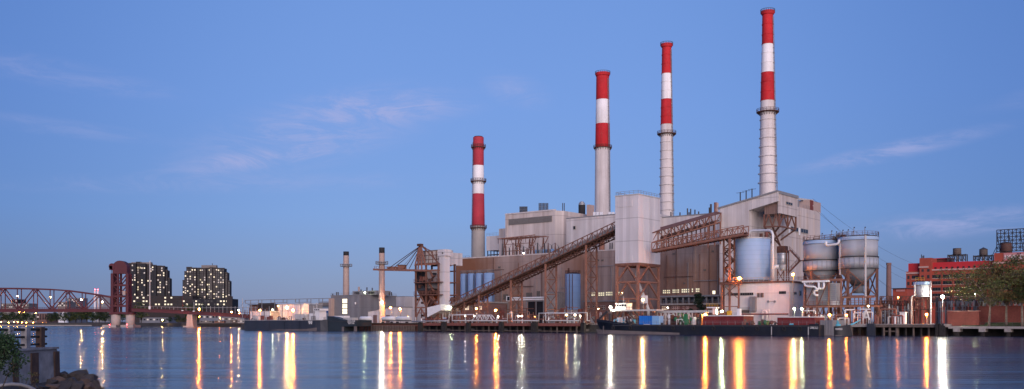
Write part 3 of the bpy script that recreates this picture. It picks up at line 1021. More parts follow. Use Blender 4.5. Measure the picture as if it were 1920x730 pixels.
T.cyl('vent_pipe', 'dark_steel', U(1333, 92), 92, 46, Z(383, 1333, 92), 0.4, 10)
T.cyl('exhaust', 'rust_light', U(1342, 92), 92, 46, Z(380, 1342, 92), 0.7, 12)
T.cyl('exhaust', 'stack_tan', U(1345, 92), 92, 46, Z(381, 1345, 92), 0.5, 12)
railing(T, [(uA0 - 3, 64, ZH + .3), (U(880, 64), 64, ZH + .3)], 1.3, 'rust_dark', 2)
T.box('roof_walk', 'rust_dark', uA0 - 3, U(880, 64), 63.5, 65, ZH + .1, ZH + .5)

# lit window strips of the hall and the dark podium in front of it
vP = 59.996
for (x0, x1, y0, y1, k, lit) in ((1047, 1059, 551, 558, 3, 1), (1109, 1120, 548, 555.5, 3, 1), (1122, 1134, 548, 555.5, 3, 1), (1136, 1149, 547, 555, 4, 1), (1156, 1166, 547, 554.5, 3, 1),
                              (1243, 1257, 543.5, 551, 4, 1), (1261, 1274, 542.5, 550, 4, 1), (1278, 1293, 541.5, 549.5, 4, 1), (1297, 1313, 540.5, 548.5, 4, 1)):
    xc = (x0 + x1) / 2
    window_grid(T, 'window_lit', 'window_frame', U(x0, 60), U(x1, 60), 60, Z(y1, xc, 60), Z(y0, xc, 60), k, 2, 0.16)
window_grid(T, 'window_bright', 'window_frame', U(1336, 60), U(1342, 60), 60, Z(552, 1339, 60), Z(545, 1339, 60), 1, 1, 0.1)
for (x0, x1, y0, y1) in ((987, 998, 549, 560), (1007, 1013, 546, 560), (944, 953, 552, 562)):
    xc = (x0 + x1) / 2
    d_ = T.box('door', 'louvre', U(x0, 60), U(x1, 60), 59.8, 59.997, Z(y1, xc, 60), Z(y0, xc, 60))
    T.box('handle', 'grey_steel', U(x0 + 1, 60), U(x0 + 1.6, 60), 59.7, 59.802, Z(y1 - 4, xc, 60), Z(y1 - 5, xc, 60), parent=d_)

# podium: low annex with a colonnade of dark bays and mullioned windows, between tower and the conifer
A = Thing('low_annex', 'low brown annex with dark open bays under the lit windows', 'building', (U(1290, 52), 52, GRADE))
u0, u1 = U(1238, 52), U(1358, 52)
zr, zf, zm = Z(557, 1290, 52), Z(572, 1290, 52), Z(590, 1290, 52)
A.box('wall', 'brick_brown', u0, u1, 52.5, 59.5, GRADE, zf)
A.box('floor_slab', 'concrete', u0 - .3, u1, 51.6, 59.5, zf + .004, zf + 0.6)
A.box('back_wall', 'cladding_brown', u0, u1, 56, 59.5, zf + .604, zr)
A.box('roof_slab', 'grey_steel', u0 - .3, u1, 51.6, 59.6, zr + .004, zr + 0.6)
nb = 11
for i in range(nb + 1):
    uu = u0 + (u1 - u0) * i / nb
    A.box('column', 'grey_steel', uu - .22, uu + .22, 52, 52.5, zf + .604, zr)
    if i < nb:
        A.box('bay_panel', 'glass_dark', uu + .3, uu + (u1 - u0) / nb - .3, 52.9, 53.1, zf + 1.2, zr - .3)
railing(A, [(u0, 51.8, zf + .6), (u1, 51.8, zf + .6)], 1.1, 'grey_steel', 1.5)
for (x0, x1) in ((1241, 1254), (1260, 1274), (1280, 1292), (1312, 1320)):
    window_grid(A, 'glass_dark' if x0 != 1241 else 'window_lit', 'stone_trim', U(x0, 52.5), U(x1, 52.5), 52.5, Z(582, x0, 52.5), Z(574.5, x0, 52.5), 4 if x1 - x0 > 9 else 2, 2, 0.18)
A2 = Thing('low_annex', 'low annex wall left of the tower legs, with a window row', 'building', (U(1130, 52), 52, GRADE))
u0, u1 = U(1093, 52), U(1172, 52)
A2.box('wall', 'brick_brown', u0, u1, 52.5, 59.5, GRADE, Z(566, 1130, 52))
A2.box('roof_slab', 'grey_steel', u0 - .3, u1 + .3, 52, 59.6, Z(566, 1130, 52) + .004, Z(566, 1130, 52) + .5)
for x0 in (1097, 1112, 1126, 1141, 1156):
    window_grid(A2, 'glass_dark', 'window_frame', U(x0, 52.5), U(x0 + 9, 52.5), 52.5, Z(581, x0, 52.5), Z(573, x0, 52.5), 3, 2, 0.16)

# dark switch house under the conveyor with pipe band, and the brick workshop with lit windows on the left
D = Thing('switch_house', 'dark box building under a white pipe band in front of the stained hall', 'building', (U(985, 50), 50, GRADE))
D.box('wall', 'apartment_bay', U(990, 50), U(1021, 50), 50, 58, GRADE, Z(566, 1000, 50))
D.box('wall', 'concrete', U(1022, 49), U(1046, 49), 49, 58, GRADE, Z(550, 1030, 49))
D.box('roof', 'grey_steel', U(989, 50), U(1021.9, 49.8), 49.8, 58.2, Z(566, 1000, 50) + .004, Z(566, 1000, 50) + .4)
D.box('roof', 'grey_steel', U(1021.9, 49), U(1046.3, 49), 48.8, 58.2, Z(550, 1030, 49) + .004, Z(550, 1030, 49) + .4)
D.box('joint', 'rust_dark', U(1003, 50), U(1004.2, 50), 49.8, 49.996, GRADE, Z(567, 1003, 50))
for k, y in enumerate((559.5, 563)):
    D.rod('pipe_band', 'white_paint', (U(950, 47), 47, Z(y, 950, 47)), (U(1019, 47), 47, Z(y, 950, 47)), 0.32, 10)
for x in (951, 968, 986, 1004, 1018):
    D.beam('pipe_post', 'grey_steel', (U(x, 47), 47.4, GRADE), (U(x, 47), 47.4, Z(558, x, 47)), 0.3)
fr = D.box('window', 'white_paint', U(949.5, 46.5), U(957, 46.5), 46.4, 46.7, Z(565, 950, 46.5), Z(555.5, 950, 46.5))
D.box('pane', 'glass_dark', U(951, 46.4), U(955.5, 46.4), 46.3, 46.41, Z(564, 950, 46.5), Z(556.5, 950, 46.5), parent=fr)

Wk = Thing('workshop', 'low brick workshop with lit windows under the foot of the conveyor', 'building', (U(880, 34), 34, GRADE))
u0, u1 = U(849, 34), U(915, 34)
zt = Z(569, 880, 34)
Wk.box('wall', 'brick_brown', u0, u1, 34, 46, GRADE, zt)
Wk.box('roof', 'concrete', u0 - .4, u1 + .4, 33.6, 46.4, zt + .004, zt + .6)
for i, x0 in enumerate((851, 861, 872, 883, 896)):
    window_grid(Wk, 'window_warm' if i in (0, 2, 4) else 'glass_dark', 'window_frame', U(x0, 34), U(x0 + 8, 34), 34, Z(582, x0, 34), Z(573.5, x0, 34), 3, 2, 0.14)

# rusty transformer gantry on the hall roof
G = Thing('roof_gantry', 'rusty steel bus gantry with insulators standing on the hall roof', 'gantry', (U(970, 70), 70, ZH + .5))
zt = Z(447, 965, 70)
us = [U(946, 68), U(972, 68), U(998, 68)]
for v_ in (68, 76):
    for uu in us:
        G.beam('leg', 'rust_steel', (uu - .8, v_, ZH + .5), (uu, v_, zt), 0.3)
        G.beam('leg', 'rust_steel', (uu + .8, v_, ZH + .5), (uu, v_, zt), 0.3)
        G.beam('brace', 'rust_steel', (uu, v_, zt - 4), (uu + 2.5, v_, zt), 0.25)
    G.beam('top_beam', 'rust_light', (U(934, 68), v_, zt), (us[2] + 1.5, v_, zt + .6), 0.35)
for k in range(9):
    uu = U(934, 68) + (us[2] + 1.5 - U(934, 68)) * k / 8
    G.beam('cross_beam', 'rust_steel', (uu, 67.5, zt), (uu + 1, 76.5, zt + .3), 0.28)
    G.beam('hanger', 'rust_dark', (uu, 68, zt), (uu, 68, zt - random.uniform(2, 5)), 0.16)
for (za_, w_) in ((ZH + 3, 0.3), (ZH + 6, 0.22)):
    G.beam('tie', 'rust_steel', (us[0], 68, za_), (us[2], 68, za_), w_)
for i in range(17):
    x = 942 + i * 6.6
    v_ = 66 + (i % 3) * 2.5
    uu = U(x, v_)
    hgt = random.uniform(3.5, 6.5)
    G.cyl('insulator', 'insulator' if i % 2 else 'dark_steel', uu, v_, ZH + .5, ZH + hgt, 0.42, 8, 0.2)
    if i:
        G.beam('bus_bar', 'grey_steel', (uu, v_, ZH + hgt), (pu, pv, ph), 0.12)
    pu, pv, ph = uu, v_, ZH + hgt
for i in range(6):
    x = 1003 + i * 7.5
    G.box('transformer', 'grey_steel' if i % 2 else 'blue_tank', U(x, 69), U(x + 4, 69), 69, 71, ZH + .5, ZH + 3)

# ------------------------------------------------------------------ pale rectangular tower on steel legs
vT = 8.0
uT0, uT1 = U(1153.5, vT), U(1197, vT)
vT2 = Vof(uT1, 1238)
zT0, zT1 = Z(492.5, 1197, vT), Z(365, 1197, vT)
T = Thing('transfer_tower', 'pale windowless rectangular coal tower raised on rusty braced legs', 'tower', (uT0, vT, GRADE))
w = T.box('shell', 'cladding_tower', uT0, uT1, vT, vT2, zT0, zT1)
T.box('cap', 'pale_steel', uT0 - .12, uT1 + .12, vT - .12, vT2 + .12, zT1 + .004, zT1 + .35)
railing(T, [(uT0 + .2, vT2 - .2, zT1 + .3), (uT0 + .2, vT + .2, zT1 + .3), (uT1 - .2, vT + .2, zT1 + .3), (uT1 - .2, vT2 - .2, zT1 + .3)], 1.15, 'grey_steel', 1.8, 0.08)
for (a, c, y0, y1) in ((.10, .75, 374, 386), (.10, .75, 478, 489), ):
    T.box('hatch', 'cladding_tower', uT0 + (uT1 - uT0) * a, uT0 + (uT1 - uT0) * c, vT - .12, vT - .004, Z(y1, 1197, vT), Z(y0, 1197, vT))
for vv in (vT + 3.4, vT + 6.8, vT + 10.2):
    if vv < vT2:
        T.box('seam_strip', 'cladding_tower', uT1 + .003, uT1 + .07, vv, vv + .22, zT0, zT1)
T.box('base_beam', 'rust_steel', uT0 - .1, uT1 + .1, vT - .1, vT2 + .1, zT0 - .8, zT0 - .004)
um = (uT0 + uT1) / 2
vm_ = (vT + vT2) / 2
levels = [GRADE + .6, Z(560, 1197, vT), Z(528, 1197, vT), zT0 - .8]
for uu in (uT0 + .4, uT1 - .4):
    for vv in (vT + .4, vT2 - .4):
        T.beam('leg', 'rust_light', (uu, vv, GRADE), (uu, vv, zT0 - .8), 0.75)
        T.box('footing', 'concrete', uu - .9, uu + .9, vv - .9, vv + .9, GRADE, GRADE + .6)


def face_bracing(T, p, q, levels, m='rust_light', w=0.42):
    mid = ((p[0] + q[0]) / 2, (p[1] + q[1]) / 2)
    for z0_, z1_ in zip(levels[:-1], levels[1:]):
        T.beam('girt', m, (p[0], p[1], z1_), (q[0], q[1], z1_), w * 1.1)
        T.beam('brace', m, (p[0], p[1], z0_), (mid[0], mid[1], z1_), w)
        T.beam('brace', m, (q[0], q[1], z0_), (mid[0], mid[1], z1_), w)


c4 = [(uT0 + .4, vT + .4), (uT1 - .4, vT + .4), (uT1 - .4, vT2 - .4), (uT0 + .4, vT2 - .4)]
for i in range(4):
    face_bracing(T, c4[i], c4[(i + 1) % 4], levels)
T.tube('chute', 'pale_steel', [(um, vm_, zT0), (um, vm_ - 1, zT0 - 5), (um + 2, vm_ - 1, zT0 - 9), (um + 4.5, vm_ - 1, zT0 - 15), (um + 4.5, vm_ - 1, GRADE + 3)], 0.55, 10)
T.beam('duct', 'rust_steel', (um + 5, vm_, GRADE + 5), (um + 1, vm_, zT0 - 8), 1.2, 0.8)
T.box('meter_box', 'white_paint', um + 3.5, um + 5.5, vT + 3, vT + 4, GRADE + 7, GRADE + 9.5)


# ------------------------------------------------------------------ conveyors
def truss_gallery(T, p0, p1, wv, h, n, m='rust_steel', wm=0.28, inner=None, roof=None, deck='rust_dark', lattice=True):
    """two braced sides n panels long, floor and optional cover; wv: vector across the gallery"""
    p0, p1, wv = Vector(p0), Vector(p1), Vector(wv)
    up = Vector((0, 0, h))
    for s_ in (0, 1):
        a, c = p0 + wv * s_, p1 + wv * s_
        T.beam('bottom_chord', m, a, c, wm * 1.5)
        T.beam('top_chord', m, a + up, c + up, wm * 1.3)
        for i in range(n + 1):
            b_ = a.lerp(c, i / n)
            T.beam('post', m, b_, b_ + up, wm)
            if i < n:
                d_ = a.lerp(c, (i + 1) / n)
                if i % 2 == 0:
                    T.beam('brace', m, b_, d_ + up, wm * .9)
                else:
                    T.beam('brace', m, b_ + up, d_, wm * .9)
    mb_ = MB(); mb_.prism([p0 - Vector((0, 0, .25)), p1 - Vector((0, 0, .25)), p1 + wv - Vector((0, 0, .25)), p0 + wv - Vector((0, 0, .25))], (0, 0, .2))
    T.mesh('floor', deck, mb_)
    if inner:
        mb_ = MB()
        e = wv * .18
        hh = Vector((0, 0, h * inner[1]))
        mb_.prism([p0 + e + Vector((0, 0, .3)), p0 + wv - e + Vector((0, 0, .3)), p0 + wv - e + hh, p0 + wv * .5 + hh * 1.25, p0 + e + hh], p1 - p0)
        T.mesh('belt_cover', inner[0], mb_)
    if roof:
        o_ = wv.normalized() * .5
        mb_ = MB(); mb_.prism([p0 + up * 1.03 - o_, p0 + wv + up * 1.03 + o_, p0 + wv * .5 + up * 1.25], p1 - p0)
        T.mesh('roof', roof, mb_)
    # underside: cross beams and lacing, too small to pick apart
    mb_ = MB()
    k = n * 2
    for i in range(k + 1):
        b_ = p0.lerp(p1, i / k) - Vector((0, 0, .45))
        mb_.beam(b_, b_ + wv, wm)
        if i < k:
            c_ = p0.lerp(p1, (i + 1) / k) - Vector((0, 0, .45))
            mb_.beam(b_ if i % 2 else b_ + wv, c_ + wv if i % 2 else c_, wm * .6)
    T.mesh('under_lacing', 'rust_dark', mb_, kind='stuff')


K = Thing('coal_conveyor', 'long inclined rusty coal conveyor climbing from the quay to the pale tower', 'conveyor', (U(815, 10), 10, GRADE))
vK = 9.5
wK = 5.2
pk0 = (U(826, vK), vK, Z(585, 826, vK))
pk1 = (uT0 - .1, vK, Z(429, 1153.5, vK))
truss_gallery(K, pk0, pk1, (0, wK, 0), 2.5, 40, 'rust_steel', 0.2, inner=('grey_steel', .62), deck='dark_steel')
# lower pipe truss hanging under the deck
d = Vector(pk1) - Vector(pk0)
lo = Vector((0, 0, -1.7))
for s_ in (0.9, wK - .9):
    K.beam('lower_chord', 'rust_dark', Vector(pk0) + d * .05 + lo * .6 + Vector((0, s_, 0)), Vector(pk1) + lo + Vector((0, s_, 0)), 0.32)
mb_ = MB()
for i in range(3, 60):
    t0, t1 = i / 60, (i + 1) / 60
    for s_ in (0.9, wK - .9):
        a = Vector(pk0) + d * t0 + Vector((0, s_, 0)); c = Vector(pk0) + d * t1 + Vector((0, s_, 0))
        if i % 2:
            mb_.beam(a + lo, c, 0.2)
        else:
            mb_.beam(a, c + lo, 0.2)
    a = Vector(pk0) + d * t0 + lo
    mb_.beam(a + Vector((0, .9, 0)), a + Vector((0, wK - .9, 0)), 0.2)
K.mesh('under_truss', 'rust_dark', mb_, kind='stuff')
# handrail of the walkway along the upper edge
railing(K, [Vector(pk0) + Vector((0, wK + .5, 2.2)), Vector(pk1) + Vector((0, wK + .5, 2.2))], 1.1, 'rust_steel', 2.2, 0.09)
# white hood at the foot
mb_ = MB()
q = lambda x, y: (U(x, 3.5), 3.5, Z(y, x, 3.5))
mb_.prism([q(801, 577), q(825.5, 571), q(826.5, 582), q(801, 595)], (0, 11.5, 0))
K.mesh('hood', 'white_paint', mb_)
# trestle bents
for (x, top, x2) in ((897, 0, 911), (957, 0, 981), (1022, 0, 1043), (1098, 0, 1119)):
    ua = U(x, vK)
    t = (ua - pk0[0]) / (pk1[0] - pk0[0])
    zt = pk0[2] + (pk1[2] - pk0[2]) * t - .5
    vb = Vof(ua, x2) if x > 900 else vK + wK
    ub = ua
    vb = min(vb, vK + wK + 1.5)
    pa, pb = (ua, vK + .2), (ub, vb)
    for (pp, mm) in ((pa, 'rust_light'), (pb, 'rust_light')):
        K.beam('leg', mm, (pp[0], pp[1], GRADE), (pp[0], pp[1], zt), 0.5)
        K.box('footing', 'concrete', pp[0] - .8, pp[0] + .8, pp[1] - .8, pp[1] + .8, GRADE, GRADE + .5)
    nlev = max(1, round((zt - GRADE) / 5.2))
    for i in range(nlev):
        z0_, z1_ = GRADE + (zt - GRADE) * i / nlev, GRADE + (zt - GRADE) * (i + 1) / nlev
        K.beam('brace', 'rust_steel', (pa[0], pa[1], z0_), (pb[0], pb[1], z1_), 0.2)
        K.beam('brace', 'rust_steel', (pb[0], pb[1], z0_), (pa[0], pa[1], z1_), 0.2)
        K.beam('strut', 'rust_steel', (pa[0], pa[1], z1_), (pb[0], pb[1], z1_), 0.26)
for x in (848, 870):
    ua = U(x, vK); t = (ua - pk0[0]) / (pk1[0] - pk0[0]); zt = pk0[2] + (pk1[2] - pk0[2]) * t - .4
    for vv in (vK + .2, vK + wK):
        K.beam('leg', 'rust_steel', (ua, vv, GRADE), (ua, vv, zt), 0.4)

L1 = Thing('conveyor_gallery', 'lower rusty truss gallery from the tower to the top of the big blue silo', 'conveyor', (U(1240, 15), 15, Z(470, 1222, 15)))
vL = 11.0
a = (U(1222, vL), vL, Z(470.5, 1222, vL)); c = (U(1394, vL), vL, Z(439, 1394, vL))
truss_gallery(L1, a, c, (0, 3.6, 0), 2.55, 18, 'rust_light', 0.2, inner=('rust_dark', .22), deck='rust_steel')
mb_ = MB(); mb_.prism([Vector(a) + Vector((0, -.12, -.5)), Vector(c) + Vector((0, -.12, -.5)), Vector(c) + Vector((0, -.12, .25)), Vector(a) + Vector((0, -.12, .25))], (0, .1, 0))
L1.mesh('side_girder', 'rust_steel', mb_)
# support frame beside the silo
for (x, vv) in ((1357, 13), (1368, 11.5), (1377, 15)):
    uu = U(x, vv)
    L1.beam('leg', 'rust_light' if x == 1368 else 'rust_steel', (uu, vv, GRADE), (uu, vv, Z(444, x, vv)), 0.55 if x == 1368 else 0.45)
zs = [Z(y, 1365, 13) for y in (532, 510, 488, 466, 446)]
for z0_, z1_ in zip(zs[:-1], zs[1:]):
    p, q_ = (U(1357, 13), 13), (U(1377, 15), 15)
    L1.beam('brace', 'rust_dark', (*p, z0_), (*q_, z1_), 0.3)
    L1.beam('brace', 'rust_dark', (*q_, z0_), (*p, z1_), 0.3)
    L1.beam('strut', 'rust_dark', (*p, z1_), (*q_, z1_), 0.35)
for z0_ in zs[1:4]:
    L1.beam('landing', 'rust_dark', (U(1356, 13.5), 13.5, z0_), (U(1378, 14), 14.2, z0_), 1.2, 0.15)
stairs_zigzag(L1, 'rust_dark', U(1358.5, 14.5), U(1375, 14.5), 14.5, zs[0], zs[4], 6)

L2 = Thing('conveyor_gallery', 'upper roofed rusty truss gallery from the tower to the sloping boiler house wall', 'conveyor', (U(1240, 20), 20, Z(452, 1240, 20)))
a = (uT1 - .2, vT2 - 5.5, Zuv(455, uT1, vT2 - 5.5)); c = (U(1352, 55.5), 55.5, Z(416, 1352, 55.5))
dv = (Vector(c) - Vector(a)); dv.z = 0
side = Vector((dv.y, -dv.x, 0)).normalized() * -4.2
truss_gallery(L2, a, c, side, 3.1, 11, 'rust_light', 0.24, inner=('rust_dark', .18), roof='rust_steel', deck='rust_dark')
# open steel shelf under it, standing on the hall roof edge
for i in range(15):
    p = Vector(a).lerp(Vector(c), (i + .6) / 15.2) + side * .5
    if p.y > 22:
        L2.beam('hanger', 'rust_steel' if i % 2 else 'rust_dark', p, (p.x, p.y, p.z - 4.2), 0.34)
p = Vector(a).lerp(Vector(c), .35) + side * .5; q_ = Vector(c) + side * .5
L2.beam('shelf_beam', 'rust_dark', (p.x, p.y, p.z - 4.2), (q_.x, q_.y, q_.z - 4.2), 0.4)
for (f0, z0_) in ((.80, -6), (.90, -6), (.99, -6)):
    p = Vector(a).lerp(Vector(c), f0)
    L2.beam('leg', 'rust_light', (p.x, p.y, p.z + z0_ - 2), (p.x, p.y, p.z), 0.4)

# ================================================================== silos and buildings at the right of the plant
def tank_things(T, x, v, y0, y1, rpx, m, roof_m='grey_steel', n=40, name='shell'):
    u = U(x, v); s = Yd(x, v) / F
    r = rpx * s
    z0_, z1_ = Z(y0, x, v), Z(y1, x, v)
    T.cyl(name, m, u, v, z0_, z1_, r, n)
    return u, r, z0_, z1_


# white process building
vW = 14.0
uW0, uW1 = U(1358, vW), U(1480, vW)
vW2 = Vof(uW1, 1506)
zW = Z(531, 1430, vW)
W = Thing('process_building', 'white clad building under the big blue silo', 'building', (uW0, vW, GRADE))
W.box('wall', 'cladding_white', uW0, uW1, vW, vW2, GRADE, zW)
W.box('roof_edge', 'rust_steel', uW0 - .4, uW1 + .4, vW - .4, vW2 + .4, zW + .004, zW + .5)
railing(W, [(uW0, vW - .2, zW + .5), (uW1 + .2, vW - .2, zW + .5), (uW1 + .2, vW2, zW + .5)], 1.2, 'pale_steel', 1.6, 0.1)
for (x0, x1, y0, y1, k) in ((1365, 1413, 548.5, 554, 14), (1461, 1474, 547, 552.5, 5)):
    fr = W.box('window', 'window_frame', U(x0, vW), U(x1, vW), vW - .15, vW - .004, Z(y1, 1420, vW), Z(y0, 1420, vW))
    for i in range(k):
        a, c = U(x0 + (x1 - x0) * (i + .08) / k, vW), U(x0 + (x1 - x0) * (i + .92) / k, vW)
        W.box('pane', 'glass_dark', a, c, vW - .2, vW - .14, Z(y1 - .6, 1420, vW), Z(y0 + .6, 1420, vW), parent=fr)
for (x0, x1) in ((1420, 1424.5), (1426, 1432)):
    fr = W.box('window', 'brick_brown', U(x0, vW), U(x1, vW), vW - .15, vW - .004, Z(558, 1425, vW), Z(549.5, 1425, vW))
    W.box('pane', 'louvre', U(x0 + .8, vW), U(x1 - .8, vW), vW - .2, vW - .14, Z(557, 1425, vW), Z(550.3, 1425, vW), parent=fr)
for (a, c, y0, y1) in ((1487, 1493, 547, 552.5), (1498, 1502, 545, 555)):
    va, vb = Vof(uW1, a), Vof(uW1, c)
    fr = W.box('window', 'window_frame', uW1 + .004, uW1 + .15, va, vb, Zuv(y1, uW1, va), Zuv(y0, uW1, va))
    W.box('pane', 'glass_dark', uW1 + .14, uW1 + .2, va + .2, vb - .2, Zuv(y1, uW1, va) + .2, Zuv(y0, uW1, va) - .2, parent=fr)
W.box('cabinet', 'cladding_grey', U(1405, 12.6), U(1415.5, 12.6), 12.6, 13.9, Z(584, 1410, 12.6), Z(556, 1410, 12.6))
W.box('panel_strip', 'pale_steel', U(1386, 13.6), U(1404, 13.6), 13.5, 13.98, Z(581, 1395, 13.6), Z(576, 1395, 13.6))
W.box('panel_strip', 'louvre', U(1386, 13.6), U(1404, 13.6), 13.5, 13.98, Z(587, 1395, 13.6), Z(582, 1395, 13.6))
mb_ = MB()
mb_.beam((U(1438, vW), vW - .1, Z(565.5, 1438, vW)), (U(1455, vW), vW - .1, Z(565.5, 1455, vW)), 0.12)
for x in (1441, 1453):
    mb_.cyl((U(x, vW), vW - .2, Z(565.5, x, vW) - .3), (U(x, vW), vW - .2, Z(565.5, x, vW) + .3), 0.3, 8)
W.mesh('gauge_line', 'grey_steel', mb_)
# platform frame at the left of the white building
for x in (1353, 1385.5):
    W.beam('platform_leg', 'rust_light', (U(x, 11), 11, GRADE), (U(x, 11), 11, zW), 0.5)
W.beam('platform_beam', 'rust_steel', (U(1350, 11), 11, zW), (U(1392, 11), 11, zW), 0.6)
W.beam('platform_brace', 'rust_dark', (U(1353, 11), 11, zW - 4.6), (U(1384, 11), 11, zW), 0.15)
W.beam('platform_brace', 'rust_dark', (U(1384, 11), 11, zW - 4.6), (U(1353, 11), 11, zW), 0.15)
W.box('platform', 'rust_dark', U(1350, 11), U(1392, 11), 10.6, 13.5, zW + .32, zW + .5)
railing(W, [(U(1350, 11), 10.7, zW + .5), (U(1392, 11), 10.7, zW + .5)], 1.2, 'rust_light', 1.4, 0.1)
W.tube('pipe_loop', 'white_paint', [(U(1430, 12), 12, GRADE), (U(1430, 12), 12, Z(587, 1430, 12)), (U(1431, 12), 12, Z(584, 1430, 12)), (U(1434, 12), 12, Z(583, 1430, 12)), (U(1437, 12), 12, Z(584, 1430, 12)), (U(1438, 12), 12, Z(587, 1430, 12)), (U(1438, 12), 12, GRADE)], 0.28, 8)
W.tube('pipe_loop', 'white_paint', [(U(1427, 12), 12.4, GRADE), (U(1427, 12), 12.4, Z(581, 1430, 12)), (U(1442, 12), 12.4, Z(581, 1430, 12)), (U(1442, 12), 12.4, GRADE)], 0.16, 8)
W.rod('pipe_run', 'fascia_red', (U(1390, 11.4), 11.4, Z(589.5, 1400, 11.4)), (U(1478, 11.4), 11.4, Z(589.5, 1400, 11.4)), 0.2, 8)

# big blue silo
B = Thing('blue_silo', 'big pale blue cylindrical silo on the roof of the white building', 'silo', (U(1411, 20), 20, zW))
u, r, z0_, z1_ = tank_things(B, 1411, 20.0, 526, 449, 32.5, 'blue_silo')
B.cyl('base_ring', 'grey_steel', u, 20, zW + .01, z0_ - .004, r * .97, 40)
ring(B, 'rim', 'pale_steel', u, 20, z1_ - .1, r * .9, r + .15, 0.35, 40)
B.cyl('roof', 'grey_steel', u, 20, z1_ + .004, z1_ + .5, r * .9, 40, r * .3)
railing(B, [(u + math.cos(a) * r * .95, 20 + math.sin(a) * r * .95, z1_ + .2) for a in [math.pi * 2 * k / 20 for k in range(21)]], 1.0, 'rust_steel', 3, 0.07)
B.tube('fill_pipe', 'white_paint', [(u - .5, 18, z1_), (u - .5, 18, Z(438, 1412, 18)), (u, 18, Z(434.5, 1413, 18)), (u + 1, 18, Z(432.5, 1416, 18)), (U(1440, 15), 16, Z(432.5, 1440, 16)), (U(1444, 14), 15, Z(434, 1444, 14)), (U(1446.5, 13.6), 14.6, Z(439, 1446, 14)), (U(1446.5, 13.6), 14.6, zW + .5)], 0.36, 10)
for (x, y, rr_, mm) in ((1398, 436, 1.2, 'rust_steel'), (1427, 438, .9, 'rust_dark'), (1437, 435, 1.0, 'fascia_red')):
    B.cyl('roof_hatch', mm, U(x, 22), 22, z1_ + .1, Z(y, x, 22), rr_ * .55, 12)

# galvanised cyclone with its elbow pipe
Cn = Thing('dust_cyclone', 'small galvanised cyclone drum with rusty top and white elbow pipe', 'cyclone', (U(1467, 19), 19, zW))
u = U(1467, 19); s_ = Yd(1467, 19) / F
Cn.cyl('drum', 'galvanised', u, 19, Z(497, 1467, 19), Z(475, 1467, 19), 9 * s_, 20)
Cn.box('top_box', 'rust_dark', u - 8.5 * s_, u + 8.5 * s_, 18, 20, Z(474.9, 1467, 19), Z(462, 1467, 19))
Cn.cyl('lower_drum', 'pale_steel', u + 2 * s_, 19, Z(508, 1467, 19), Z(497.1, 1467, 19), 6 * s_, 20, 8 * s_)
for k in range(3):
    ring(Cn, 'band', 'grey_steel', u, 19, Z(495 - 8 * k, 1467, 19), 8.8 * s_, 9.3 * s_, 0.18, 20)
Cn.tube('elbow_pipe', 'white_paint', [(u - .5, 17.6, Z(500, 1467, 18)), (U(1454, 17), 17.3, Z(500, 1454, 17)), (U(1451, 17), 17.2, Z(501.5, 1451, 17)), (U(1449, 17), 17.1, Z(505, 1449, 17)), (U(1449, 17), 17.1, zW + .5)], 0.55, 12)
for x in (1459, 1471, 1476, 1480):
    Cn.beam('leg', 'rust_steel', (U(x, 19), 18.5, zW + .3), (U(x, 19), 18.5, Z(505 if x < 1473 else 470, x, 19)), 0.28)
Cn.beam('brace', 'rust_steel', (U(1459, 19), 18.5, zW + .5), (U(1471, 19), 18.5, Z(508, 1471, 19)), 0.2)
Cn.beam('brace', 'rust_steel', (U(1471, 19), 18.5, zW + .5), (U(1459, 19), 18.5, Z(508, 1459, 19)), 0.2)
Cn.beam('stair', 'rust_light', (U(1478, 18), 18, Z(512, 1478, 18)), (U(1500, 18), 18, Z(489, 1500, 18)), 0.8, 0.3)
Cn.beam('stair', 'rust_light', (U(1500, 18), 18, Z(489, 1500, 18)), (U(1481, 18), 18, Z(469, 1481, 18)), 0.8, 0.3)
railing(Cn, [(U(1478, 18), 17.6, Z(512, 1478, 18)), (U(1500, 18), 17.6, Z(489, 1500, 18)), (U(1481, 18), 17.6, Z(469, 1481, 18))], 1.0, 'rust_steel', 1.5, 0.09)
Cn.box('landing', 'rust_steel', U(1497, 18), U(1508, 18), 17.4, 19.4, Z(489.5, 1500, 18), Z(488.5, 1500, 18))


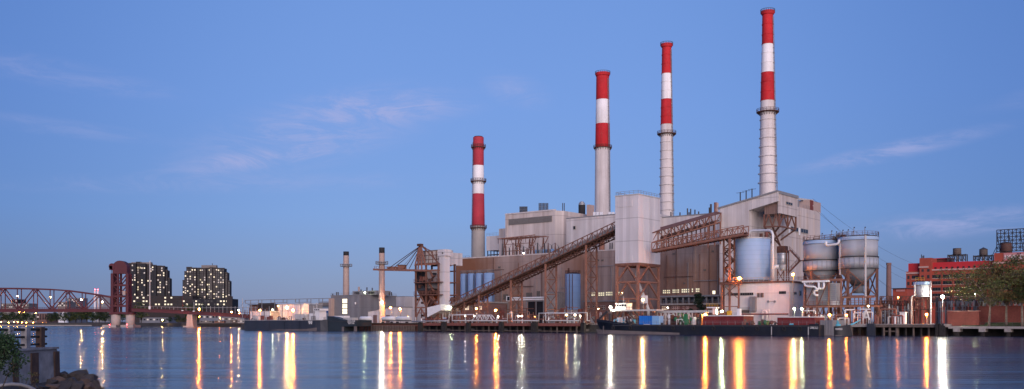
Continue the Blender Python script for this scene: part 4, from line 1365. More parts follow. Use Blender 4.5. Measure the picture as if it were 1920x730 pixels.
# two ash silos with hopper cones on a steel frame
def ash_silo(label, cx, v, top, ring_y, low, tip_y, rpx, tip_px, legs_to):
    S = Thing('ash_silo', label, 'silo', (U(cx, v), v, GRADE), group='ash silos with hopper cones')
    u = U(cx, v); s = Yd(cx, v) / F; r = rpx * s
    zz = lambda y: EYE + (HY - y) * s
    S.cyl('shell', 'silo_grey', u, v, zz(ring_y), zz(top + 7), r * .985, 44)
    ring(S, 'top_band', 'blue_silo', u, v, zz(top + 6.8), r * .95, r * 1.03, zz(top + .5) - zz(top + 6.8), 44)
    S.cyl('roof', 'rust_dark', u, v, zz(top + .5) + .004, zz(top - 1), r * 1.05, 44, r * .99)
    ring(S, 'girdle', 'dark_steel', u, v, zz(ring_y), r * .97, r * 1.03, 0.3, 44)
    S.cyl('skirt', 'silo_grey', u, v, zz(low), zz(ring_y) - .004, r, 44)
    ring(S, 'girdle', 'dark_steel', u, v, zz(low) - .1, r * .97, r * 1.03, 0.25, 44)
    S.mesh('hopper_cone', 'silo_cone', MB().cyl((u, v, zz(tip_y)), (u, v, zz(low) - .11), tip_px * s, 44, r * .98), smooth=True)
    S.cyl('outlet', 'silo_cone', u, v, zz(tip_y + 14), zz(tip_y) - .004, tip_px * s * .9, 20)
    for k in range(24):                    # stiffeners round the skirt
        a = 2 * math.pi * (k + .5) / 24
        S.beam('stiffener', 'grey_steel', (u + math.cos(a) * (r + .04), v + math.sin(a) * (r + .04), zz(low) + .1), (u + math.cos(a) * (r + .04), v + math.sin(a) * (r + .04), zz(ring_y) - .1), 0.09)
    railing(S, [(u + math.cos(a) * r * 1.02, v + math.sin(a) * r * 1.02, zz(top - 1)) for a in [math.pi * 2 * k / 24 for k in range(25)]], 1.1, 'rust_steel', 3, 0.07)
    cs = []
    for a in (-100, -10, 80, 170):
        a = math.radians(a)
        p = (u + math.cos(a) * (r + .25), v + math.sin(a) * (r + .25))
        cs.append(p)
        S.beam('column', 'rust_steel', (*p, GRADE), (*p, zz(low) - .1), 0.6)
    for i in range(4):
        p, q_ = cs[i], cs[(i + 1) % 4]
        zt, zb, zm_ = zz(low) - .5, zz(legs_to), (zz(low) + zz(legs_to)) / 2
        S.beam('brace', 'rust_steel', (*p, zb), (*q_, zt), 0.28)
        S.beam('brace', 'rust_steel', (*q_, zb), (*p, zt), 0.28)
        S.beam('girt', 'rust_steel', (*p, zb), (*q_, zb), 0.4)
    return S, u, r, zz


S1, u1_, r1_, zz1_ = ash_silo('left grey ash silo beside the building end wall', 1540, 17, 452, 490, 509, 534, 32.5, 15, 552)
S2, u2_, r2_, zz2_ = ash_silo('right and larger ash silo with a full conical hopper in view', 1609, 15, 445, 484, 505, 536, 35.5, 11, 556)
S2.rod('standpipe', 'pale_steel', (U(1620, 8), 9.2, GRADE), (U(1620, 8), 9.2, zz2_(446)), 0.3, 10)
S2.tube('transfer_pipe', 'white_paint', [(U(1549, 11), 10.9, zz1_(457)), (U(1549, 11), 10.9, zz1_(462)), (U(1552, 11), 10.9, zz1_(464.5)), (U(1570, 10.5), 10.6, zz1_(462.5)), (U(1572.5, 10.4), 10.6, zz1_(459)), (U(1573, 10.4), 10.6, zz1_(455))], 0.35, 10)
S1.rod('drop_pipe', 'pale_steel', (U(1573, 10.3), 11.2, zz1_(519)), (U(1573, 10.3), 11.2, zz1_(462)), 0.3, 10)
# machinery and masts on the silo roofs
for (x, y, w_) in ((1563, 441, 4), (1570, 437.5, 6), (1580, 439, 5), (1588, 441, 4), (1621, 440, 4), (1627, 441, 3)):
    S2.box('roof_machine', 'rust_dark' if w_ % 2 else 'grey_steel', U(x, 16), U(x + w_, 16), 15, 17, zz2_(446), zz2_(y))
S2.box('roof_bridge', 'rust_dark', U(1548, 15), U(1590, 15), 14, 18, zz2_(447.5), zz2_(445.6))
for (x, yt) in ((1559, 430), (1568, 432.5), (1580, 430), (1590, 430), (1599, 434), (1601, 426), (1621.5, 427), (1541, 434)):
    S2.beam('mast', 'grey_steel', (U(x, 15.5), 15.5, zz2_(447)), (U(x, 15.5), 15.5, zz2_(yt)), 0.13)
    S2.beam('mast_arm', 'dark_steel', (U(x, 15.5), 15.5, zz2_(yt)), (U(x + 1.6, 15.5), 15.5, zz2_(yt)), 0.3)
railing(S2, [(U(1525, 14), 14, zz2_(449)), (U(1590, 14), 14, zz2_(444))], 1.3, 'rust_dark', 1.6, 0.1)

# steel frame with louvred filter box in front of the silos
R_ = Thing('filter_frame', 'rusty two-storey steel frame holding a grey louvred filter box', 'steel frame', (U(1510, 8), 8, GRADE))
vF = 6.0
xs = (1508, 1532, 1554, 1577, 1594)
zlev = [GRADE, Z(575, 1545, vF), Z(525, 1545, vF)]
for vv in (vF, vF + 5):
    for i, x in enumerate(xs):
        uu = U(x, vF)
        R_.beam('column', 'rust_light' if vv == vF else 'rust_steel', (uu, vv, GRADE), (uu, vv, zlev[2] if i < 4 else zlev[1]), 0.42)
    for k, zz_ in enumerate(zlev[1:]):
        R_.beam('girder', 'rust_light', (U(xs[0], vF) - .5, vv, zz_), (U(xs[-1 if k == 0 else -2], vF) + .5, vv, zz_), 0.5)
    for i in range(4):
        a, c = U(xs[i], vF), U(xs[i + 1], vF)
        R_.beam('brace', 'rust_steel', (a, vv, zlev[0] + .5), ((a + c) / 2, vv, zlev[1]), 0.22)
        R_.beam('brace', 'rust_steel', (c, vv, zlev[0] + .5), ((a + c) / 2, vv, zlev[1]), 0.22)
        if i in (0, 1, 3):
            R_.beam('brace', 'rust_steel', (a, vv, zlev[1] if i != 3 else zlev[1]), (c, vv, zlev[2]), 0.24)
R_.box('deck', 'rust_dark', U(xs[0], vF), U(1652, vF), vF - .3, vF + 6, zlev[1] + .26, zlev[1] + .4)
railing(R_, [(U(xs[0], vF), vF - .2, zlev[1] + .4), (U(1652, vF), vF - .2, zlev[1] + .4)], 1.1, 'rust_light', 1.3, 0.1)
railing(R_, [(U(1497, vF), vF - .2, zlev[2] + .2), (U(1578, vF), vF - .2, zlev[2] + .2)], 1.0, 'rust_steel', 1.5, 0.09)
fb = R_.box('filter_box', 'pale_steel', U(1511, vF + .6), U(1567, vF + .6), vF + 1, vF + 4.5, Z(574, 1540, vF), Z(531, 1540, vF))
for k in range(11):
    zz_ = Z(572, 1540, vF) + (Z(532, 1540, vF) - Z(572, 1540, vF)) * k / 11
    R_.box('slat', 'galvanised', U(1511, vF + .6) + .1, U(1567, vF + .6) - .1, vF + .75, vF + .996, zz_, zz_ + .32, parent=fb)
R_.box('duct', 'white_paint', U(1505, vF), U(1529, vF), vF - .6, vF + .2, Z(530, 1517, vF), Z(526.5, 1517, vF))
R_.box('duct', 'white_paint', U(1530, vF), U(1556, vF), vF - .6, vF + .2, Z(529.5, 1540, vF), Z(526, 1540, vF))
for pts in ([(1508, 531), (1510, 536), (1515, 537.5), (1527, 538), (1531, 541), (1532, 547)], [(1535, 530), (1535, 539), (1538, 541.5), (1543, 541), (1544.5, 538), (1544.5, 530)],
            [(1537, 541), (1531, 543.5), (1527, 546), (1526.5, 551), (1529, 553.5), (1534, 554)]):
    R_.tube('pipe', 'white_paint', [(U(x, vF - .7), vF - .7, Z(y, x, vF - .7)) for x, y in pts], 0.3, 8)
R_.box('truck_body', 'white_paint', U(1556, vF), U(1572, vF), vF + .5, vF + 2.5, zlev[1] + .41, zlev[1] + 1.5)
# long low frame to the right, under the second silo
for i, x in enumerate((1600, 1616, 1632, 1648)):
    R_.beam('column', 'rust_steel', (U(x, vF), vF, GRADE), (U(x, vF), vF, zlev[1] + .2), 0.32)
R_.beam('girder', 'rust_light', (U(1594, vF), vF, zlev[1]), (U(1654, vF), vF, zlev[1]), 0.45)
R_.beam('girder', 'rust_light', (U(1578, vF), vF, Z(557.5, 1610, vF)), (U(1640, vF), vF, Z(557.5, 1610, vF)), 0.4)
for i in range(8):
    x = 1580 + i * 7.5
    R_.beam('rail_post', 'rust_steel', (U(x, vF), vF, zlev[1]), (U(x, vF), vF, Z(557.5, x, vF)), 0.2)

# pipework at grade: a tangle of red and white pipes between the frame and the water
for j, (xa, xb, vv, lab) in enumerate(((1500, 1600, 3.5, 'knot of red and white pipes under the filter frame'), (1600, 1690, 3.0, 'white pipe loops on the wharf right of the filter frame'))):
    PR = Thing('pipe_rack', lab, 'pipes', (U(xa, vv), vv, GRADE))
    for k in range(9):
        x = random.uniform(xa, xb - 14); y = random.uniform(579, 598); w_ = random.uniform(8, 30)
        m_ = ('white_paint', 'fascia_red', 'rust_light', 'pale_steel')[k % 4]
        PR.tube('pipe', m_, [(U(x, vv), vv, GRADE), (U(x, vv), vv, Z(y + 1, x, vv)), (U(x + 1, vv), vv, Z(y, x, vv)), (U(x + w_ - 1, vv), vv + .4, Z(y, x, vv)), (U(x + w_, vv), vv + .4, Z(y + 1, x, vv)), (U(x + w_, vv), vv + .4, GRADE)], random.uniform(.10, .24), 7)
    for k in range(12):
        x = random.uniform(xa, xb)
        PR.cyl('valve', ('rust_light', 'fascia_red', 'white_paint', 'grey_steel')[k % 4], U(x, vv), vv + random.uniform(-1, 1), GRADE, Z(random.uniform(590, 598), x, vv), .3, 8)
    if j == 1:
        for (x0, y0, x1, y1) in ((1618, 600, 1624, 580), (1630, 600, 1624, 580), (1613, 580, 1632, 580), (1619, 595, 1629, 595)):
            PR.beam('white_stand', 'white_paint', (U(x0, 1.5), 1.5, Z(y0, x0, 1.5)), (U(x1, 1.5), 1.5, Z(y1, x1, 1.5)), 0.28)

# ------------------------------------------------------------------ switchyard: steel gantries with insulators
def gantry_row(label, xa, xb, v, ytop, n, m='rust_dark', hang=True):
    Gt = Thing('switchyard_gantry', label, 'gantry', (U(xa, v), v, GRADE), group='switchyard gantries')
    for i in range(n + 1):
        x = xa + (xb - xa) * i / n
        uu = U(x, v)
        zt = Z(ytop, x, v)
        Gt.beam('post', m, (uu, v, GRADE), (uu, v, zt), 0.28)
        Gt.beam('post', m, (uu, v + 1.6, GRADE), (uu, v + 1.6, zt), 0.28)
        for k in range(5):
            a, c = GRADE + (zt - GRADE) * k / 5, GRADE + (zt - GRADE) * (k + 1) / 5
            Gt.beam('lacing', m, (uu, v, a), (uu, v + 1.6, c), 0.12)
        if i < n:
            x2 = xa + (xb - xa) * (i + 1) / n
            u2 = U(x2, v); z2 = Z(ytop, x2, v)
            for dz in (0, -1.3):
                Gt.beam('girder', m, (uu, v, zt + dz), (u2, v, z2 + dz), 0.2)
            mb_ = MB()
            for k in range(6):
                a = lerp((uu, v, zt), (u2, v, z2), k / 6); c = lerp((uu, v, zt), (u2, v, z2), (k + 1) / 6)
                mb_.beam((a[0], a[1], a[2] - (1.3 if k % 2 else 0)), (c[0], c[1], c[2] - (0 if k % 2 else 1.3)), 0.12)
            Gt.mesh('lattice', m, mb_, kind='stuff')
            if hang:
                for k in range(3):
                    p = lerp((uu, v, zt - 1.3), (u2, v, z2 - 1.3), (k + .5) / 3)
                    Gt.cyl('insulator', 'insulator', p[0], p[1], p[2] - 1.6, p[2], .16, 7)
    return Gt


gantry_row('rust-brown switchyard gantry nearest the ash silos', 1640, 1712, 22, 565, 5)
gantry_row('taller thin switchyard gantry behind the small tank', 1650, 1760, 40, 556, 6, 'rust_steel')
gantry_row('grey switchyard gantry behind the brick wall', 1755, 1880, 36, 558, 6, 'dark_steel')
gantry_row('low switchyard gantry row just above the brick wall', 1760, 1912, 24, 566, 9, 'grey_steel')
gantry_row('switchyard gantry below the red brick storage building', 1782, 1935, 58, 553, 6, 'rust_dark')
for j, (xa, xb, vv) in enumerate(((1648, 1708, 15), (1765, 1905, 20))):
    n_ = 11 if j == 0 else 22
    for i in range(n_):
        x = xa + (xb - xa) * i / (n_ - 1) + random.uniform(-1.5, 1.5)
        Bk = Thing('circuit_breaker', 'grey breaker post, %s from the left, %s' % (ORD[i], 'between the ash silos and small tank' if j == 0 else 'behind the brick wall'), 'breaker', (U(x, vv), vv, GRADE), group=('breakers by the ash silos' if j == 0 else 'breakers behind the brick wall'))
        h_ = random.uniform(3.2, 5.6)
        Bk.beam('stand', 'grey_steel', (U(x, vv), vv, GRADE), (U(x, vv), vv, GRADE + h_), .3)
        Bk.cyl('bushing', 'insulator' if i % 3 else 'pale_steel', U(x, vv), vv, GRADE + h_, GRADE + h_ + 1.6, .32, 8, .14)
        Bk.beam('crossbar', 'grey_steel', (U(x, vv) - 1.1, vv, GRADE + h_ * .8), (U(x, vv) + 1.1, vv, GRADE + h_ * .8), .16)

# small tank on a brown frame
Tk = Thing('frame_tank', 'small grey tank on a brown steel frame right of the ash silos', 'tank', (U(1729, 9), 9, GRADE))
u = U(1729, 9); s_ = Yd(1729, 9) / F
Tk.cyl('shell', 'silo_grey', u, 9, Z(557, 1729, 9), Z(533, 1729, 9), 12.8 * s_, 30)
ring(Tk, 'top_band', 'blue_silo', u, 9, Z(534.5, 1729, 9), 12 * s_, 16 * s_, (5.5) * s_, 30)
Tk.cyl('roof', 'rust_dark', u, 9, Z(529, 1729, 9), Z(527.5, 1729, 9), 15.6 * s_, 30, 14 * s_)
railing(Tk, [(u - 12 * s_, 9, Z(528, 1729, 9)), (u + 4 * s_, 9, Z(528, 1729, 9))], 1.0, 'yellow_paint', .7, .08)
for k, x in enumerate((1713, 1734)):
    for vv in (7, 11):
        Tk.beam('leg', 'rust_light', (U(x, 8), vv, GRADE), (U(x, 8), vv, Z(558, x, 8)), .4)
Tk.box('frame_deck', 'rust_steel', U(1711, 8), U(1746, 8), 6.6, 11.4, Z(560, 1729, 8), Z(558, 1729, 8))
Tk.box('frame_deck', 'rust_dark', U(1711, 8), U(1746, 8), 6.6, 11.4, Z(581, 1729, 8), Z(579.5, 1729, 8))
Tk.beam('brace', 'rust_steel', (U(1713, 7), 7, Z(580, 1713, 7)), (U(1734, 7), 7, Z(561, 1734, 7)), .25)
Tk.beam('brace', 'rust_steel', (U(1734, 7), 7, Z(580, 1713, 7)), (U(1713, 7), 7, Z(561, 1734, 7)), .25)
Tk.rod('pipe', 'pale_steel', (U(1745, 6.5), 6.5, GRADE), (U(1745, 6.5), 6.5, Z(527, 1745, 6.5)), .2, 8)
Tk.tube('pipe', 'pale_steel', [(U(1709, 6.5), 6.5, GRADE), (U(1709, 6.5), 6.5, Z(558, 1709, 6.5)), (U(1711, 6.5), 6.5, Z(555, 1711, 6.5)), (U(1715, 6.5), 6.5, Z(554, 1715, 6.5)), (U(1715, 6.5), 6.5, Z(533, 1715, 6.5))], .2, 8)
Cb = single('control_cabinet', 'white control cabinet on the wharf below the small tank', 'cabinet', 'white_paint', MB().box(U(1687, 4), U(1697, 4), 4, 5.5, GRADE, Z(586, 1690, 4)).box(U(1686, 4), U(1698, 4), 3.7, 5.8, Z(586, 1690, 4), Z(585, 1690, 4)).box(U(1691.7, 4), U(1692.3, 4), 3.9, 4, GRADE + .3, Z(588, 1690, 4)), (U(1692, 4), 4, GRADE))

# slim brick chimney and low red shed behind the switchyard
Ch = Thing('brick_chimney', 'slim tapering brown brick chimney behind the switchyard', 'chimney', (U(1666.5, 130), 130, GRADE))
s_ = Yd(1666.5, 130) / F
Ch.mesh('shaft', 'brick_brown', MB().cyl((U(1666.5, 130), 130, GRADE), (U(1666.5, 130), 130, Z(496, 1666.5, 130)), 5.4 * s_, 16, 4.2 * s_), smooth=True)
ring(Ch, 'crown', 'brick_brown', U(1666.5, 130), 130, Z(497, 1666.5, 130), 3 * s_, 4.7 * s_, .8, 16)
Sh = Thing('low_shed', 'low red brick shed between the slim chimney and the storage building', 'shed', (U(1688, 150), 150, GRADE))
Sh.box('wall', 'brick_red', U(1674, 150), U(1701, 150), 150, 170, GRADE, Z(541.5, 1688, 150))
Sh.box('roof', 'hull_blue', U(1672, 149), U(1702, 149), 149, 171, Z(541.5, 1688, 150) + .004, Z(540.5, 1688, 150))
Sh.box('sign_band', 'sign_pink', U(1680, 150), U(1697, 150), 149.8, 149.996, Z(547, 1688, 150), Z(543, 1688, 150))

# ------------------------------------------------------------------ red brick storage building
vR = 318.0
Rb = Thing('storage_building', 'red brick storage building with white trim and rows of dark windows', 'building', (U(1700, vR), vR, GRADE))
zA = Z(507, 1780, vR)
zBn = Z(491, 1790, vR)
Rb.box('wall', 'brick_red', U(1699, vR), U(2080, vR), vR, vR + 60, GRADE, zA)
Rb.box('attic', 'paint_red', U(1702, vR), U(1868, vR), vR + 1.2, vR + 40, zA + .004, zBn)
Rb.box('cornice', 'stone_trim', U(1745, vR), U(1868, vR), vR - .6, vR + 1.1, zA + .003, zA + .9)
Rb.box('cornice', 'stone_trim', U(1699, vR), U(1724, vR), vR - .6, vR + 1.1, zA - 1.5, zA - .6)
Rb.box('corner_tower', 'brick_red', U(1724, vR - 2), U(1746, vR - 2), vR - 2, vR + 10, GRADE, Z(484, 1735, vR - 2))
Rb.box('tower_trim', 'stone_trim', U(1723, vR - 2), U(1741, vR - 2), vR - 2.5, vR - 2.004, Z(502.5, 1735, vR - 2), Z(499.5, 1735, vR - 2))
uT_ = U(1864, vR - 3)
Rb.box('corner_tower', 'brick_red', uT_, U(2080, vR), vR - 3, vR + 30, GRADE, Z(474, 1890, vR - 3))
Rb.box('cornice', 'stone_trim', uT_ - .5, U(2080, vR), vR - 3.8, vR - 3.004, Z(494.5, 1885, vR - 3), Z(491, 1885, vR - 3))
pn = Rb.box('sign_panel', 'sign_pink', U(1882, vR - 3), U(1992, vR - 3), vR - 3.3, vR - 3.004, Z(488, 1900, vR - 3), Z(474.3, 1900, vR - 3))
lettering(Rb, "MOISHE'S SELF STORAGE", 3.1, 'letter_white', (U(1936, vR - 3.4), vR - 3.4, Z(481.8, 1915, vR - 3)), width=U(1989, vR - 3.4) - U(1883, vR - 3.4), parent=pn)
for k in range(3):
    Rb.box('small_window', 'glass_dark', U(1907 + k * 3, vR - 3), U(1908.6 + k * 3, vR - 3), vR - 3.45, vR - 3.31, Z(477.3, 1908, vR - 3), Z(475, 1908, vR - 3))


def rb_window(x0, x1, y0, y1, vv, sill=True):
    xc = 1790.0
    a, c = U(x0, vv), U(x1, vv)
    fr = Rb.box('window', 'dark_steel', a, c, vv - .12, vv - .004, Z(y1, xc, vv), Z(y0, xc, vv))
    for k in range(3):
        w_ = (c - a) / 3
        Rb.box('pane', 'glass_dark', a + w_ * k + .15, a + w_ * (k + 1) - .15, vv - .2, vv - .11, Z(y1 - .5, xc, vv), Z(y0 + .5, xc, vv), parent=fr)
    if sill:
        Rb.box('sill', 'stone_trim', a - .3, c + .3, vv - .35, vv - .002, Z(y1 + 1.2, xc, vv), Z(y1 + .1, xc, vv), parent=fr)


for (y0, y1) in ((514.5, 521), (526.5, 533), (538.5, 545), (550, 556), (561, 567)):
    for (x0, x1) in ((1748, 1764), (1768, 1785), (1789.5, 1806), (1811, 1828), (1833, 1849), (1710, 1721)):
        rb_window(x0, x1, y0, y1, vR)
    rb_window(1701.5, 1705.5, y0, y1, vR, False)
    for x0 in (1868, 1884, 1900, 1916):
        rb_window(x0, x0 + 12, y0, y1, vR - 3)
for (y0, y1) in ((503, 508), (514.5, 521)):
    rb_window(1728, 1732, y0, y1, vR - 2, False)
    rb_window(1738.5, 1743, y0, y1, vR - 2, False)
for i in range(11):
    x = 1752 + i * 10.5
    Rb.box('attic_window', 'glass_dark', U(x, vR + 1), U(x + 4, vR + 1), vR + 1.05, vR + 1.196, Z(503, 1790, vR), Z(500, 1790, vR))
for x in (1766, 1787, 1808, 1830.5, 1851):
    Rb.box('pilaster', 'brick_red', U(x, vR), U(x + 1.6, vR), vR - .3, vR - .004, GRADE, zA - .8)
for x in (1725, 1727.5, 1729.5):
    Rb.beam('aerial', 'dark_steel', (U(x, vR), vR + 3, Z(484, x, vR)), (U(x, vR), vR + 3, Z(477 + (x % 3), x, vR)), .4)


def water_tank(label, cx, ty0, ty1, tw, fx0, fx1, fy, v, m, cone):
    Wt = Thing('water_tank', label, 'water tank', (U(cx, v), v, zBn), group='water tanks on the storage roof')
    u = U(cx, v); s = Yd(cx, v) / F
    zz = lambda y: EYE + (HY - y) * s
    Wt.cyl('barrel', m, u, v, zz(ty1), zz(ty0), tw / 2 * s, 20, tw / 2 * s * .97)
    for k in range(4):
        ring(Wt, 'hoop', 'dark_steel', u, v, zz(ty1) + (zz(ty0) - zz(ty1)) * (k + .4) / 4, tw / 2 * s * .96, tw / 2 * s * 1.02, .2, 20)
    Wt.mesh('lid', 'dark_steel', MB().cyl((u, v, zz(ty0) + .004), (u, v, zz(ty0 - cone)), tw / 2 * s * 1.06, 20, .1))
    zf = zz(ty1) - .01
    Wt.beam('top_beam', 'dark_steel', (U(fx0, v), v, zf - .4), (U(fx1, v), v, zf - .4), .8)
    Wt.cyl('riser', 'pale_steel', u, v, zBn, zf, .5, 8)
    k = 4
    for i in range(k + 1):
        x = fx0 + (fx1 - fx0) * i / k
        for vv in (v - 2, v + 2):
            Wt.beam('leg', 'dark_steel', (U(x, v), vv, zz(fy)), (U(x, v), vv, zf), .5)
        if i < k:
            x2 = fx0 + (fx1 - fx0) * (i + 1) / k
            Wt.beam('brace', 'dark_steel', (U(x, v), v - 2, zz(fy)), (U(x2, v), v - 2, zf), .3)
            Wt.beam('brace', 'dark_steel', (U(x2, v), v - 2, zz(fy)), (U(x, v), v - 2, zf), .3)
    return Wt


water_tank('flat-topped grey water tank, leftmost on the red roof', 1794.5, 466, 477.5, 14.5, 1779, 1812, 491, vR + 10, 'timber_pale', .5)
water_tank('water tank with pointed cone lid in the middle of the red roof', 1844, 468, 479, 14.5, 1827, 1861, 489, vR + 10, 'timber_pale', 4)
water_tank('big dark brown water tank below the billboard frame', 1886, 456, 472, 20, 1877, 1895, 476, vR + 8, 'rust_dark', 2.5)
Rp = Thing('roof_penthouse', 'red low penthouse box on the storage roof left of the tanks', 'penthouse', (U(1762, vR + 12), vR + 12, zBn))
Rp.box('wall', 'brick_wall', U(1746, vR + 12), U(1781, vR + 12), vR + 12, vR + 20, zBn, Z(485.5, 1762, vR + 12))
Rp.box('roof', 'paint_red', U(1745, vR + 11), U(1782, vR + 11), vR + 11, vR + 21, Z(485.5, 1762, vR + 12) + .004, Z(484.5, 1762, vR + 12))

Bb = Thing('billboard_frame', 'bare steel lattice billboard frame above the storage building', 'billboard frame', (U(1868, vR + 14), vR + 14, Z(474, 1890, vR - 3)))
vb_ = vR + 14
nx_, nz_ = 13, 6
gx = [1869 + (1964 - 1869) * i / nx_ for i in range(nx_ + 1)]
gy = [471 + (430 - 471) * k / nz_ for k in range(nz_ + 1)]
for i in range(nx_ + 1):
    Bb.beam('upright', 'hull_blue', (U(gx[i], vb_), vb_, Z(gy[0], 1900, vb_)), (U(gx[i], vb_), vb_, Z(gy[-1], 1900, vb_)), .42)
for k in range(nz_ + 1):
    Bb.beam('rail', 'hull_blue', (U(gx[0], vb_), vb_, Z(gy[k], 1900, vb_)), (U(gx[-1], vb_), vb_, Z(gy[k], 1900, vb_)), .42)
mb_ = MB()
for i in range(nx_):
    for k in range(nz_):
        a, c = U(gx[i], vb_), U(gx[i + 1], vb_)
        z0_, z1_ = Z(gy[k], 1900, vb_), Z(gy[k + 1], 1900, vb_)
        mb_.beam((a, vb_, z0_), (c, vb_, z1_), .2) if (i + k) % 2 else mb_.beam((c, vb_, z0_), (a, vb_, z1_), .2)
Bb.mesh('lattice', 'hull_blue', mb_, kind='stuff')
for i in range(0, nx_ + 1, 3):
    Bb.beam('stay', 'hull_blue', (U(gx[i], vb_), vb_ + 10, Z(474, 1900, vb_)), (U(gx[i], vb_), vb_, Z(436, 1900, vb_)), .35)
Bb.beam('stay', 'hull_blue', (U(1857, vb_), vb_, Z(487, 1857, vb_)), (U(1870, vb_), vb_, Z(460, 1870, vb_)), .3)
Bb.beam('stay', 'hull_blue', (U(1863, vb_), vb_, Z(480, 1863, vb_)), (U(1870, vb_), vb_, Z(470, 1870, vb_)), .3)

# brick retaining wall at the water
Bw = Thing('brick_wall', 'low dark red brick wall along the shore under the trees', 'wall', (U(1775, 12), 12, 1.0))
Bw.box('wall', 'brick_wall', U(1776, 11), U(1836, 11), 11, 12, 1.0, Z(584, 1800, 11))
Bw.box('coping', 'stone_trim', U(1775, 10.9), U(1837, 10.9), 10.8, 12.2, Z(584, 1800, 11) + .004, Z(583, 1800, 11))
Bw.box('wall', 'brick_wall', U(1836.2, 14), U(2000, 14), 14, 15, 1.0, Z(575, 1870, 14))
Bw.box('coping', 'brick_wall', U(1836, 13.9), U(2000, 14), 13.8, 15.2, Z(575, 1870, 14) + .004, Z(574, 1870, 14))

# overhead lines from the roof frame to the right
for j, (xa, ya, va_, xb, yb, vb2) in enumerate(((1524, 373, 105, 1720, 497, 320), (1530, 395, 100, 1712, 515, 318), (1540, 400, 110, 1700, 525, 316), (1648, 525, 30, 1704, 535, 316))):
    pa, pb = Vector((U(xa, va_), va_, Z(ya, xa, va_))), Vector((U(xb, vb2), vb2, Z(yb, xb, vb2)))
    pts = [pa.lerp(pb, k / 16) - Vector((0, 0, 4 * 3.0 * (k / 16) * (1 - k / 16))) for k in range(17)]
    single('power_line', ('thin overhead line from the roof pipe frame', 'thin overhead line from the roof room corner', 'thin overhead line from the end wall corner', 'thin low overhead line right of the ash silos')[j], 'wire', 'dark_steel', MB().tube(pts, .045, 5), pa, group='overhead lines at the right')

# ================================================================== blue silos in front of the hall
vS = 50.0
sil = [(870, 6.6), (884, 7.0), (899, 7.4), (917, 10)]
for i, (cx, rp) in enumerate(sil):
    St = Thing('storage_silo', ('leftmost slim blue silo in the row against the brown wall', 'second slim blue silo from the left in the row', 'third slim blue silo, before the widest one', 'widest and rightmost blue silo of the row behind the conveyor')[i], 'silo', (U(cx, vS), vS, GRADE), group='blue silos by the brown wall')
    s_ = Yd(cx, vS) / F
    St.cyl('shell', 'blue_tank', U(cx, vS), vS, Z(571, cx, vS), Z(514 - i * .6, cx, vS), rp * s_, 28)
    St.cyl('roof', 'grey_steel', U(cx, vS), vS, Z(514 - i * .6, cx, vS) + .004, Z(512.5 - i * .6, cx, vS), rp * s_ * 1.03, 28, rp * s_ * .5)
    St.cyl('base', 'concrete', U(cx, vS), vS, GRADE, Z(571, cx, vS) - .004, rp * s_ * .92, 28)
    railing(St, [(U(cx, vS) + math.cos(a) * rp * s_, vS + math.sin(a) * rp * s_, Z(513 - i * .6, cx, vS)) for a in [2 * math.pi * k / 10 for k in range(11)]], 1.1, 'grey_steel', 2, .08)
    St.rod('drain_pipe', 'dark_steel', (U(cx + rp, vS) + .05, vS - 1, GRADE), (U(cx + rp, vS) + .05, vS - 1, Z(515, cx, vS)), .14, 6)
St = Thing('storage_silo', 'single tall blue silo with rust stripes beside the conveyor trestle', 'silo', (U(1074, 42), 42, GRADE))
s_ = Yd(1074, 42) / F
u = U(1074, 42)
St.cyl('shell', 'blue_tank', u, 42, Z(581, 1074, 42), Z(514, 1074, 42), 14.5 * s_, 36)
St.cyl('roof', 'rust_dark', u, 42, Z(514, 1074, 42) + .004, Z(511.5, 1074, 42), 14.8 * s_, 36, 9 * s_)
St.cyl('base', 'concrete', u, 42, GRADE, Z(581, 1074, 42) - .004, 13.5 * s_, 36)
railing(St, [(u + math.cos(a) * 14 * s_, 42 + math.sin(a) * 14 * s_, Z(513, 1074, 42)) for a in [2 * math.pi * k / 14 for k in range(15)]], 1.1, 'rust_dark', 2, .09)
St.beam('vent', 'rust_dark', (U(1066, 42), 42, Z(512, 1066, 42)), (U(1066, 42), 42, Z(503, 1066, 42)), .5)
for a in (-132, -112, -80, -58):
    a = math.radians(a)
    St.beam('rust_stripe', 'timber_pale' if a < -1.6 else 'rust_dark', (u + math.cos(a) * 14.5 * s_, 42 + math.sin(a) * 14.5 * s_, Z(580, 1074, 42)), (u + math.cos(a) * 14.5 * s_, 42 + math.sin(a) * 14.5 * s_, Z(515, 1074, 42)), .2)

# ================================================================== coal unloader at the quay
vL_ = 6.0
Cu = Thing('coal_unloader', 'rusty coal unloading tower with cable-stayed boom over the quay', 'unloader', (U(800, vL_), vL_, GRADE))
q = lambda x, y, v=vL_: (U(x, v), v, Z(y, x, v))
vb_ = 15.0
# main frame legs
for x in (779.5, 799, 822):
    for v_ in (vL_, vb_):
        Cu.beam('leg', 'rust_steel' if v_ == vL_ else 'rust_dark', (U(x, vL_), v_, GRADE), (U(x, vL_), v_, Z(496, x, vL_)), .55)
levs = (597, 577, 553.5, 530, 508, 496)
for y in levs[1:]:
    for v_ in (vL_, vb_):
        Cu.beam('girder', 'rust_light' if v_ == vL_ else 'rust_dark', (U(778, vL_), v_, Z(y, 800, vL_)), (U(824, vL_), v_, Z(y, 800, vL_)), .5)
for y in (530, 553.5):
    Cu.box('platform', 'rust_steel', U(780, vL_), U(828, vL_), vL_ - 1.2, vb_, Z(y, 800, vL_) - .1, Z(y, 800, vL_) + .15)
    railing(Cu, [(U(780, vL_), vL_ - 1.1, Z(y, 800, vL_) + .15), (U(828, vL_), vL_ - 1.1, Z(y, 800, vL_) + .15)], 1.2, 'rust_steel', 1.5, .1)
